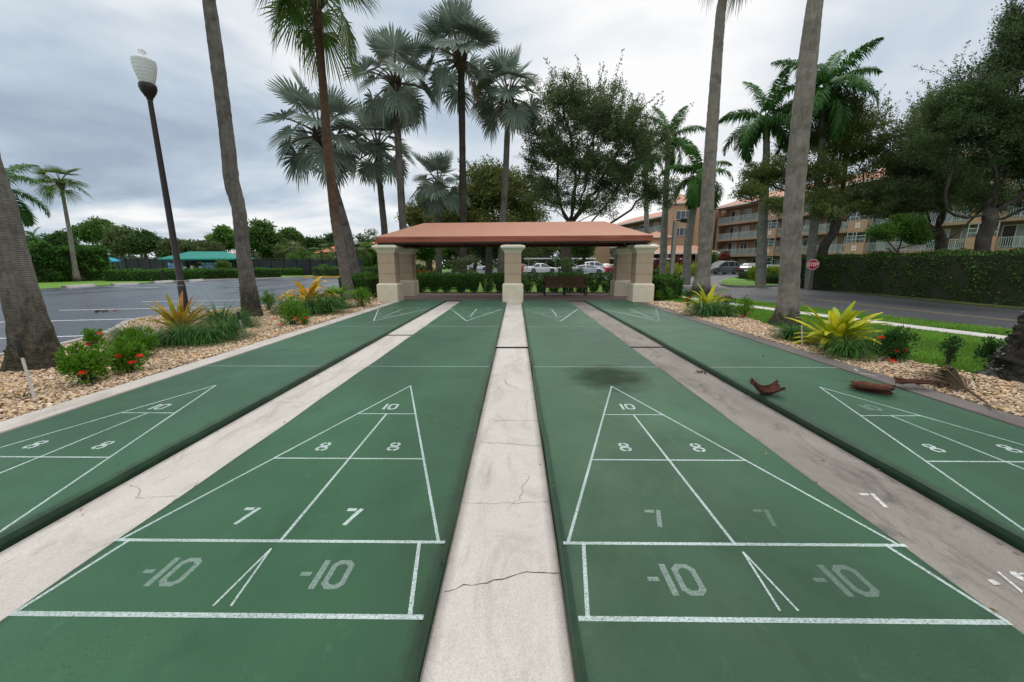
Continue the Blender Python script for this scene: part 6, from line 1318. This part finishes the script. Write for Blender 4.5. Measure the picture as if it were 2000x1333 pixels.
v = [(-3.3+.85*math.cos(a), -3.03, 4.3+.85*math.sin(a)) for a in th]; mb.add(v, [tuple(range(15))]); mb.build('arch_opening', M['door_dark'], t_)
mb = MB(); mb.box2((4.5, -9.4, 0), (6.4, -3.4, 3.4)); mb.build('porch_wall', M['wall_salmon'], t_); mb = MB(); mb.box2((-3.6, -4.0, .1), (4.2, -3.05, 3.2)); mb.build('doorway', M['door_dark'], t_)
for x_ in (-4.3, -1.6, 1.4): mb = MB(); mb.box2((x_, -9.2, 0), (x_+.4, -8.8, 3.2)); mb.build('porch_column', M['wall_salmon'], t_)

# white picket fence
a, b = G(1432, 534, -.1), G(1560, 536, -.1); a = V(1434, 520, 62); b = V(1562, 520, 56)
t_ = root('picket_fence', (a[0], a[1], -.1), 0, 'white picket fence behind the parked cars', 'fence'); d_ = (b-a)[:2]; L = np.linalg.norm(d_); d_ /= L; mb = MB(); n_ = int(L/.18)
for k in range(n_): q = d_*k*.18; mb.box((q[0], q[1], .68), (.11, .03, 1.36), math.atan2(d_[1], d_[0]))
mb.build('pickets', M['white'], t_); mb = MB(); mb.beam((0, .04, .4), (d_[0]*L, d_[1]*L+.04, .4), .05, .1); mb.beam((0, .04, 1.05), (d_[0]*L, d_[1]*L+.04, 1.05), .05, .1); mb.build('rails', M['white'], t_)

# ================================================================ CARS
def car(kind, paint_, loc, rz, lab, scale=1.0):
    t_ = root('parked_car', loc, rz, lab, 'car', 'cars in the rear car park', scale)
    L, W_, H = dict(sedan=(4.75, 1.84, 1.44), suv=(4.6, 1.88, 1.70), coupe=(4.7, 1.9, 1.32))[kind]; h = L/2
    if kind == 'suv': prof = [(-h, .45), (-h+.03, .80), (-h+.10, 1.02), (-h+.38, 1.04), (-h+.40, 1.04), (.95, 1.03), (1.05, 1.02), (h-.55, .92), (h-.12, .80), (h, .55), (h-.02, .35)]
    else: prof = [(-h, .42), (-h+.03, .72), (-h+.12, .93), (-h+.55, .97), (-h+.9, .96), (.80, .93), (.95, .92), (h-.55, .82), (h-.12, .70), (h, .50), (h-.03, .30)]
    roof = {'sedan': [(-h+.65, .95), (-.95, 1.38), (-.3, 1.44), (.25, 1.42), (1.15, .92)], 'suv': [(-h+.10, 1.03), (-h+.45, 1.56), (-.9, 1.69), (.2, 1.68), (1.25, .98)], 'coupe': [(-h+.3, .93), (-1.2, 1.22), (-.3, 1.32), (.25, 1.29), (1.25, .88)]}[kind]
    wx = (h-.92, -h+.95); wr = .345 if kind == 'suv' else .33
    # lower body by cross sections along x with wheel arches cut as raised sill
    xs_ = np.unique(np.r_[np.linspace(-h, h, 36), [w_+s_ for w_ in wx for s_ in (-wr-.06, wr+.06)]]); px_ = [p[0] for p in prof]; pz_ = [p[1] for p in prof]; mb = MB(); rows = []
    top = [(p[0], p[1]) for p in prof[1:-1]]
    for x in xs_:
        zt = np.interp(x, [p[0] for p in top], [p[1] for p in top]); zb = .22
        for w_ in wx:
            if abs(x-w_) < wr+.055: zb = max(zb, .33+math.sqrt(max(0, (wr+.055)**2-(x-w_)**2)))
        e = abs(x)/h; hw = W_/2*(1-.10*max(0, (e-.72)/.28)**2); zb = min(zb, zt-.08); zm = zb+(zt-zb)*.55
        rows.append([(x, -hw*.96, zb), (x, -hw, zm), (x, -hw*.97, zt-.06), (x, -hw*.86, zt), (x, 0, zt+.015), (x, hw*.86, zt), (x, hw*.97, zt-.06), (x, hw, zm), (x, hw*.96, zb)])
    v = np.array(rows).reshape(-1, 3); m_ = 9; f_ = [(i*m_+j, (i+1)*m_+j, (i+1)*m_+j+1, i*m_+j+1) for i in range(len(xs_)-1) for j in range(m_-1)]; f_ += [tuple(range(m_)), tuple(range(len(v)-m_, len(v)))[::-1]]; mb.add(v, f_, 0, False)
    mb.box((0, 0, .27), (L*.8, W_*.86, .12), 0, 0)
    # greenhouse
    gb = MB(); gl = MB(); xr_ = [p[0] for p in roof]; zr_ = [p[1] for p in roof]; xx = np.linspace(xr_[0], xr_[-1], 26); beltz = np.interp(xx, [p[0] for p in top], [p[1] for p in top]); zz = np.maximum(np.interp(xx, xr_, zr_), beltz); zz[1:-1] = (zz[:-2]+2*zz[1:-1]+zz[2:])/4; rows = []; 
    for x, bz, z_ in zip(xx, beltz, zz):
        k_ = (z_-bz)/(max(zr_)-bz+1e-6); hw = W_/2; rows.append([(x, -hw*.93, bz-.03), (x, -hw*(.93-.17*k_), bz+(z_-bz)*.86), (x, -hw*(.93-.25*k_), z_), (x, 0, z_+.02), (x, hw*(.93-.25*k_), z_), (x, hw*(.93-.17*k_), bz+(z_-bz)*.86), (x, hw*.93, bz-.03)])
    v = np.array(rows).reshape(-1, 3); m_ = 7; n_ = len(xx); mid = (xr_[2]+xr_[1])/2
    for i in range(n_-1):
        x = (xx[i]+xx[i+1])/2; pillar_ = any(abs(x-q) < .07 for q in ((-.35,) if kind != 'suv' else (-.35, -1.25))); steep_front = x > roof[3][0]+.08; steep_back = x < roof[1][0]+(.0 if kind != 'suv' else -.1)
        for j in range(m_-1):
            q = (i*m_+j, (i+1)*m_+j, (i+1)*m_+j+1, i*m_+j+1); side = j in (0, 5); tp = j in (2, 3)
            isg = (side and not pillar_ and roof[0][0]+.35 < x < roof[4][0]-.15) or (tp and (steep_front or steep_back) and x > roof[0][0]+.12)
            (gl if isg else gb).add(v[list(q)], [(0, 1, 2, 3)])
    bo = mb; bo.add(np.concatenate(gb.V), np.arange(len(gb.V)*4).reshape(-1, 4), 0); bo.build('body', M['car_'+paint_], t_); gl.build('glass', M['glass'], t_)
    for w_ in wx:
        for s_ in (-1, 1):
            mb = MB(); y_ = s_*(W_/2-.12); mb.tube([(w_, y_-.11, wr), (w_, y_+.11, wr)], wr, 20, 0, True, True); wo = mb.build('wheel', M['rubber'], t_)
            mb = MB(); mb.tube([(w_, y_+s_*.105, wr), (w_, y_+s_*.118, wr)], wr*.22, 10)
            for k in range(5): a = k*2*math.pi/5; mb.beam((w_, y_+s_*.115, wr), (w_+math.cos(a)*wr*.66, y_+s_*.115, wr+math.sin(a)*wr*.66), .05, .02)
            th = np.linspace(0, 2*math.pi, 19); mb.tube([(w_+math.cos(a)*wr*.66, y_+s_*.112, wr+math.sin(a)*wr*.66) for a in th], .018, 5, 0, True, False); mb.build('rim', M['rim'], wo)
    for s_ in (-1, 1):
        mb = MB(); mb.box((h-.10, s_*W_*.36, .62 if kind != 'suv' else .74), (.20, .36, .12), s_*-.25); mb.build('headlight', M['head'], t_)
        mb = MB(); mb.box((-h+.06, s_*W_*.37, .78 if kind != 'suv' else .90), (.14, .34, .14), s_*.2); mb.build('tail_light', M['tail'], t_)
        mb = MB(); mb.box((.80, s_*(W_/2+.05), 1.0), (.12, .16, .11)); mb.build('mirror', M['car_'+paint_], t_)
    mb = MB(); mb.box((-h-.005, 0, .62), (.02, .34, .16)); mb.build('number_plate', M['plate'], t_)
    mb = MB(); mb.box((h-.01, 0, .42), (.03, 1.0, .16)); mb.build('grille', M['black'], t_)
    return t_
def cl_(px, Y, z=-.1): p = V(px, 520, Y); return (p[0], p[1], z)
car('coupe', 'silver', cl_(1147, 57), R(5), 'silver-white car parked nearest, seen over the bench', 1.03)
car('suv', 'white', cl_(1162, 74), R(8), 'white tall car parked behind the silver-white one', 1.10)
car('sedan', 'white', cl_(1110, 66), R(172), 'white car partly hidden by the thin young tree', 1.05)
car('sedan', 'white', cl_(1056, 62), R(18), 'white car with dark wheels under the carport roof', 1.08)
car('coupe', 'orange', cl_(1018, 66), R(8), 'orange-red low car beside the middle pillar', 1.12)
car('sedan', 'white', cl_(932, 88), R(10), 'white car seen between the palm trunks under the canopy', 1.05)
car('sedan', 'red', cl_(1205, 60), R(10), 'red car just showing beside the lawn-side rear pillar', 1.0)
car('sedan', 'white', cl_(1182, 82), R(95), 'white car parked nose-out by the apartment end wall', 1.0)
car('suv', 'grey', cl_(1409, 57), R(195), 'dark grey tall car parked in front of the entrance roof', 1.12)
car('sedan', 'black', cl_(1470, 51), R(70)-R(25), 'black car seen from behind beside the white picket fence', 1.12)
car('sedan', 'black', cl_(1562, 52), R(160), 'black car hidden behind the stop sign and trunk', 1.0)
car('sedan', 'silver', cl_(1298, 72), R(10), 'silver car under the entrance porch roof', 1.0)

# carports
def carport(px0, px1, Y, h, dep, lab, n_):
    a = V(px0, 500, Y); b = V(px1, 500, Y); t_ = root('carport', (a[0], Y, -.1), 0, lab, 'carport', 'flat white carports'); L = b[0]-a[0]; mb = MB(); mb.box2((0, 0, h), (L, dep, h+.22)); mb.build('roof', M['white'], t_)
    for k in range(n_): mb = MB(); x = .5+(L-1)*k/(n_-1); mb.box2((x-.07, dep*.45, 0), (x+.07, dep*.45+.14, h-.002)); mb.build('post', M['white'], t_)
    return t_
carport(1010, 1165, 78, 2.35, 5.0, 'long flat white carport roof seen under the canopy', 9)
carport(1268, 1350, 70, 2.2, 4.0, 'small flat carport by the entrance', 4)

# street light with flat head
b_ = V(1311, 540, 40); tp_ = V(1316, 432, 40); t_ = root('street_light', (b_[0], b_[1], -.1), 0, 'tall grey street light with black box head near the entrance', 'street light'); hh = tp_[2]+.1
mb = MB(); mb.box((0, 0, hh/2), (.36, .36, hh)); mb.build('pole', M['trunk_royal'] if False else M['kerb'], t_); mb = MB(); mb.box((.35, -.1, hh+.05), (.6, .12, .14)); mb.build('arm', M['black'], t_); mb = MB(); mb.tube([(.5, -.1, hh+.1), (1.75, -.1, hh+.02)], [.27, .22], 12); mb.box((1.1, -.1, hh-.08), (1.2, .4, .14)); mb.build('lamp_head', M['black'], t_)
c = V(700, 530, 52); tpp = V(700, 463, 52); lamp((c[0], c[1], -.1), tpp[2]-1.25*1.0, (0, 0), 'far dark lamp post with clear acorn globe beyond the yellow kerb', 1.15, 10)
# stop sign
c = V(1588, 517, 22.6); t_ = root('stop_sign', (c[0], c[1], -.06), R(-20), 'red octagonal stop sign in front of the long dark hedge', 'stop sign'); zc_ = (c[2]+.06)/.71; t_.scale = (.71, .71, .71)
mb = MB(); mb.box((0, .03, (zc_+.3)/2), (.05, .03, zc_+.3)); mb.build('post', M['green_pipe'], t_)
def octo(mb, r_, y, th_=.012):
    a = [(r_*math.cos(R(22.5+45*k)), r_*math.sin(R(22.5+45*k))) for k in range(8)]; v = [(x, y, zc_+z) for x, z in a]+[(x, y-th_, zc_+z) for x, z in a]; mb.add(v, [tuple(range(8))[::-1], tuple(range(8, 16))]+[(i, (i+1) % 8, 8+(i+1) % 8, 8+i) for i in range(8)])
mb = MB(); octo(mb, .43, .0); mb.build('border', M['signwhite'], t_); mb = MB(); octo(mb, .40, -.010, .006); fo = mb.build('sign_face', M['signred'], t_)
LT = {'S': [(.95, .85, .7, 1), (.7, 1, .3, 1), (.3, 1, .05, .82), (.05, .82, .05, .65), (.05, .65, .95, .38), (.95, .38, .95, .18), (.95, .18, .7, 0), (.7, 0, .3, 0), (.3, 0, .05, .15)], 'T': [(0, 1, 1, 1), (.5, 1, .5, 0)],
      'O': [(.3, 0, .7, 0), (.7, 0, .95, .2), (.95, .2, .95, .8), (.95, .8, .7, 1), (.7, 1, .3, 1), (.3, 1, .05, .8), (.05, .8, .05, .2), (.05, .2, .3, 0)], 'P': [(.05, 0, .05, 1), (.05, 1, .7, 1), (.7, 1, .95, .85), (.95, .85, .95, .6), (.95, .6, .7, .47), (.7, .47, .05, .47)]}
mb = MB()
for k, ch_ in enumerate('STOP'):
    for q, (ax_, az_, bx_, bz_) in enumerate(LT[ch_]):
        w_, hh_ = .115, .25; x0_ = -.315+k*.166; p = np.array([x0_+ax_*w_, -.020-.0002*q, zc_-.125+az_*hh_]); e_ = np.array([x0_+bx_*w_, -.020-.0002*q, zc_-.125+bz_*hh_]); d_ = (e_-p)/np.linalg.norm(e_-p); n_ = np.array([-d_[2], 0, d_[0]])*.019; p = p-d_*.012; e_ = e_+d_*.012; mb.quad(p-n_, e_-n_, e_+n_, p+n_)
mb.build('lettering', M['signwhite'], fo)

# ================================================================ FAR SIDE OF THE PARKING LOT
def parking_stop(px0, px1, py0, py1, lab, k):
    a = G(px0, py0, -.1); b = G(px1, py1, -.1); d_ = (b-a)[:2]; L = min(2.4, np.linalg.norm(d_)); d_ = d_/np.linalg.norm(d_); c = (a+b)/2
    t_ = MB(); w_ = .16; prof = [(-w_, 0), (-w_*.7, .16), (w_*.7, .16), (w_, 0)]; v = [(-L/2, y, z) for y, z in prof]+[(L/2, y, z) for y, z in prof]; t_.add(v, [(0, 3, 2, 1), (4, 5, 6, 7), (0, 1, 5, 4), (1, 2, 6, 5), (2, 3, 7, 6)])
    o = t_.build('wheel_stop', M['walk'], None, (c[0], c[1], -.1)); o.rotation_euler.z = math.atan2(d_[1], d_[0]); return tag(o, lab, 'wheel stop', 'concrete wheel stops at the far edge of the lot')
parking_stop(122, 186, 563.5, 559, 'pale concrete wheel stop closest to the tall hedge', 0); parking_stop(219, 270, 558.5, 556, 'darker dirty wheel stop, second from the tall hedge', 1); parking_stop(296, 338, 554, 551, 'pale concrete wheel stop, third from the tall hedge', 2); parking_stop(365, 396, 551, 548.5, 'pale concrete wheel stop just past the lamp post', 3)
def fence(name, lab, a, b, z0, z1, nposts, screen=True, sag=.03):
    a = np.array(a, float); b = np.array(b, float); d_ = b-a; L = np.linalg.norm(d_); d_ /= L; rz_ = math.atan2(d_[1], d_[0]); t_ = root(name, (a[0], a[1], 0), 0, lab, 'fence', 'black windscreened tennis court fences')
    mb = MB(); n_ = nposts*4; v = []
    for k in range(n_+1): u = k/n_; s_ = .05*math.sin(u*nposts*math.pi)**2; q = d_*L*u; v += [(q[0], q[1], z0), (q[0]-d_[1]*.03*math.sin(u*50), q[1]+d_[0]*.03*math.sin(u*50), (z0+z1)/2), (q[0], q[1], z1-.12-s_)]
    mb.add(v, [(i*3+j, (i+1)*3+j, (i+1)*3+j+1, i*3+j+1) for i in range(n_) for j in (0, 1)]); mb.build('windscreen', M['screen'], t_)
    for k in range(nposts+1): mb = MB(); q = d_*L*k/nposts; mb.tube([(q[0], q[1]-.06, -.1), (q[0], q[1]-.06, z1+.04)], .06, 8); mb.build('post', M['green_pipe'], t_)
    mb = MB(); mb.tube([(0, -.05, z1), (d_[0]*L, d_[1]*L-.05, z1)], .035, 6); mb.tube([(0, -.05, z0+.35), (d_[0]*L, d_[1]*L-.05, z0+.35)], .03, 6); mb.build('rails', M['green_pipe'], t_); return t_
def vz(px, py, Y): return V(px, py, Y)[2]
fence('court_fence', 'black windscreened fence with banners beyond the parking lot', V(243, 503, 57)[:2], V(466, 503, 54)[:2], -.1, 2.25, 9)
fence('court_fence', 'black windscreened fence stretching past the palm trunks to the far lamp post', V(478, 505, 53)[:2], V(708, 505, 51)[:2], -.1, 2.05, 9)
fence('court_fence', 'short black fence panel turning away behind the tall hedge end', V(229, 501, 62)[:2], V(242, 503, 57.2)[:2], -.1, 2.4, 1)
fence('court_fence', 'distant lower black fence behind the bright blue umbrella', V(205, 508, 72)[:2], V(232, 508, 70)[:2], -.1, 1.9, 2)
# teal awning
c0 = V(400, 505, 52.5); aL = V(326, 505, 52.5); aR = V(463, 505, 51); t_ = root('court_awning', (c0[0], c0[1], 0), 0, 'teal hip-roofed awning in front of the black fence', 'awning'); xl_, xr_ = aL[0]-c0[0], aR[0]-c0[0]; zE = 2.05; zR = vz(400, 492, 54)
mb = MB(); mb.add([(xl_, -1.4, zE), (xr_, -1.9, zE), (xr_, 2.6, zE), (xl_, 2.6, zE), (xl_*.48, .6, zR), (xr_*.42, .6, zR)], [(0, 1, 5, 4), (1, 2, 5), (2, 3, 4, 5), (3, 0, 4)])
mb.add([(xl_, -1.4, zE-.18), (xr_, -1.9, zE-.18), (xr_, -1.9, zE), (xl_, -1.4, zE)], [(0, 1, 2, 3)]); mb.build('fabric', M['teal'], t_)
for x_, y_ in ((xl_+.4, -1.2), (0, -1.4), (xr_-.4, -1.6), (xl_+.4, 2.3), (xr_-.4, 2.3)): mb = MB(); mb.tube([(x_, y_, -.1), (x_, y_, zE)], .06, 8); mb.build('post', M['black'], t_)
# umbrella
c = V(211, 510, 58); t_ = root('patio_umbrella', (c[0], c[1], -.1), 0, 'bright blue umbrella beside the end of the tall hedge', 'umbrella'); mb = MB(); mb.lathe([(1.5, 1.75), (1.5, 1.85), (.8, 2.25), (0, 2.5)], (0, 0, 0), 8, 0, False); mb.build('canopy', M['cyan'], t_); mb = MB(); mb.tube([(0, 0, 0), (0, 0, 2.4)], .03, 6); mb.build('pole', M['white'], t_)
# banners and notices on the fence
def board(px0, py0, px1, py1, Y, mat, lab, marks=(), name='banner', cat='banner', ink='banner_ink'):
    a = V(px0, py1, Y); b = V(px1, py0, Y); t_ = MB(); w_, h_ = b[0]-a[0], b[2]-a[2]; t_.box2((0, 0, 0), (w_, .03, h_)); o = t_.build(name, M[mat], None, (a[0], Y-.12, a[2])); tag(o, lab, cat)
    if marks:
        mk = MB()
        for u0, v0, u1, v1 in marks: mk.box2((u0*w_, -.012, v0*h_), (u1*w_, -.003, v1*h_))
        mk.build('print', M[ink], o)
bm = [(.06, .72, .16, .9), (.25, .78, .8, .86), (.84, .72, .94, .9), (.2, .6, .75, .67), (.08, .2, .13, .42), (.04, .38, .17, .45), (.22, .42, .78, .5), (.25, .12, .4, .32), (.46, .12, .6, .32), (.66, .12, .8, .32), (.86, .1, .91, .4)]
board(331, 513, 358, 530, 52.9, 'banner', 'blue printed banner behind the lamp post', bm); board(396, 512, 424, 529, 52.8, 'banner', 'blue printed banner beside the banner-side sapling', bm)
board(389, 511, 394, 515, 52.8, 'petpink', 'small pink notice on the black fence', [(.1, .4, .9, .6)], 'notice', 'notice'); board(390, 520, 396, 525, 52.8, 'white', 'small white notice below the pink one', (), 'notice', 'notice'); board(359, 521, 365, 525, 52.8, 'white', 'small white notice beside the banner behind the lamp post', (), 'notice', 'notice')
c = V(376, 520, 52.6); t_ = root('water_cooler', (c[0], c[1], .35), 0, 'white domed cooler with tan base on a counter under the teal awning', 'cooler'); mb = MB(); mb.lathe([(.22, 0), (.22, .35)], (0, 0, 0), 10); mb.build('stand', M['yhouse'], t_); mb = MB(); mb.lathe([(.22, .35), (.28, .4), (.28, .62), (.2, .8), (0, .9)], (0, 0, 0), 10); mb.build('tank', M['white'], t_)
t_ = MB(); t_.box((0, 0, .3), (1.3, .5, .06)); t_.box((-.5, 0, .1), (.05, .4, .4)); t_.box((.5, 0, .1), (.05, .4, .4)); o = t_.build('counter', M['black'], None, (c[0], c[1], -.0)); tag(o, 'black counter carrying the white cooler', 'counter')
# low shrub by the umbrella
bush('green_shrub', 'loose green shrub beside the bright blue umbrella', 220, 535, 16, 22, 50, 'treeleaf', 900, .16, 30)
# houses with orange-red roofs
def house(px0, px1, pyr, Y, wall, lab, storeys=1, rot=0, floor_px=None):
    a = V(px0, pyr, Y); b = V(px1, pyr, Y); W_ = b[0]-a[0]; zt = a[2]+.1; we = zt-W_*.16-.5
    t_ = root('house', ((a[0]+b[0])/2, Y, -.1), rot, lab, 'house', 'houses with orange-red tile roofs'); mb = MB(); mb.box((0, 4, we/2), (W_*.92, 8, we)); mb.build('wall', M[wall], t_)
    mb = MB(); x_ = W_/2; mb.add([(-x_, -.6, we), (x_, -.6, we), (x_, 8.6, we), (-x_, 8.6, we), (-x_*.35, 4, zt), (x_*.35, 4, zt)], [(0, 1, 5, 4), (1, 2, 5), (2, 3, 4, 5), (3, 0, 4), (3, 2, 1, 0)]); mb.build('roof', M['redtile'], t_)
    for k in range(3): window(Fac2, t_, -W_*.28+k*W_*.28, W_*.12, we-1.9, we-.7, .03, k == 1)
Fac2 = Fac((0, 0), (1, 0)); Fac2.n = np.array([0, -1.])
house(532, 560, 468, 74, 'whouse', 'house whose steep orange-red roof shows between leafy trees'); house(614, 668, 480, 73, 'yhouse', 'cream house with orange-red roof behind the rusty palm trunk'); house(690, 750, 471, 72, 'whouse', 'house with orange-red roof behind the far lamp post'); house(446, 464, 489, 90, 'whouse', 'low orange-red roof just past the teal awning')
house(792, 846, 488, 72, 'yhouse', 'yellow house wall seen under the canopy'); 
# person far off
c = V(1041, 522, 74); t_ = root('person', (c[0], c[1], -.1), R(20), 'person in a pink shirt standing by the parked cars', 'person')
def limb(mb, P_, r_, n_=8): mb.tube(P_, r_, n_, 0)
old_n = 0; me_ = bpy.data.meshes.new('body'); J = [(0, 0, .95), (0, 0, 1.15), (0, 0, 1.38), (0, 0, 1.48), (0, -.01, 1.58), (0, 0, 1.72), (.10, 0, .90), (.11, 0, .50), (.11, 0, .08), (.11, -.14, .04), (-.10, 0, .90), (-.11, 0, .50), (-.11, 0, .08), (-.11, -.14, .04), (.18, 0, 1.38), (.23, 0, 1.10), (.23, -.05, .86), (-.18, 0, 1.38), (-.23, 0, 1.10), (-.23, -.05, .86)]
Eg = [(0, 1), (1, 2), (2, 3), (3, 4), (4, 5), (0, 6), (6, 7), (7, 8), (8, 9), (0, 10), (10, 11), (11, 12), (12, 13), (2, 14), (14, 15), (15, 16), (2, 17), (17, 18), (18, 19)]; rd = [.15, .15, .14, .06, .09, .07, .09, .06, .045, .04, .09, .06, .045, .04, .055, .042, .035, .055, .042, .035]
me_.from_pydata(J, Eg, []); po = link('body', me_, t_); me_.materials.append(M['skin']); sm_ = po.modifiers.new('skin', 'SKIN')
for i, v_ in enumerate(me_.skin_vertices[0].data): v_.radius = (rd[i]*1.0, rd[i]*.8)
me_.skin_vertices[0].data[0].use_root = True; po.modifiers.new('sub', 'SUBSURF').levels = 1
mb = MB(); mb.lathe([(.17, 1.0), (.19, 1.2), (.21, 1.36), (.10, 1.47)], (0, 0, 0), 12); mb.build('shirt', M['petpink'], t_); mb = MB(); mb.tube([(.10, 0, .98), (.11, 0, .5), (.11, 0, .12)], [.115, .085, .07], 8); mb.tube([(-.10, 0, .98), (-.11, 0, .5), (-.11, 0, .12)], [.115, .085, .07], 8); mb.build('trousers', M['trouser'], t_)
mb = MB(); mb.lathe([(.10, 1.62), (.11, 1.70), (.08, 1.78), (0, 1.80)], (0, .02, 0), 10); mb.build('hair', M['black'], t_)
print('objects', len(bpy.data.objects), 'polys', sum(len(o.data.polygons) for o in bpy.data.objects if o.type == 'MESH'))
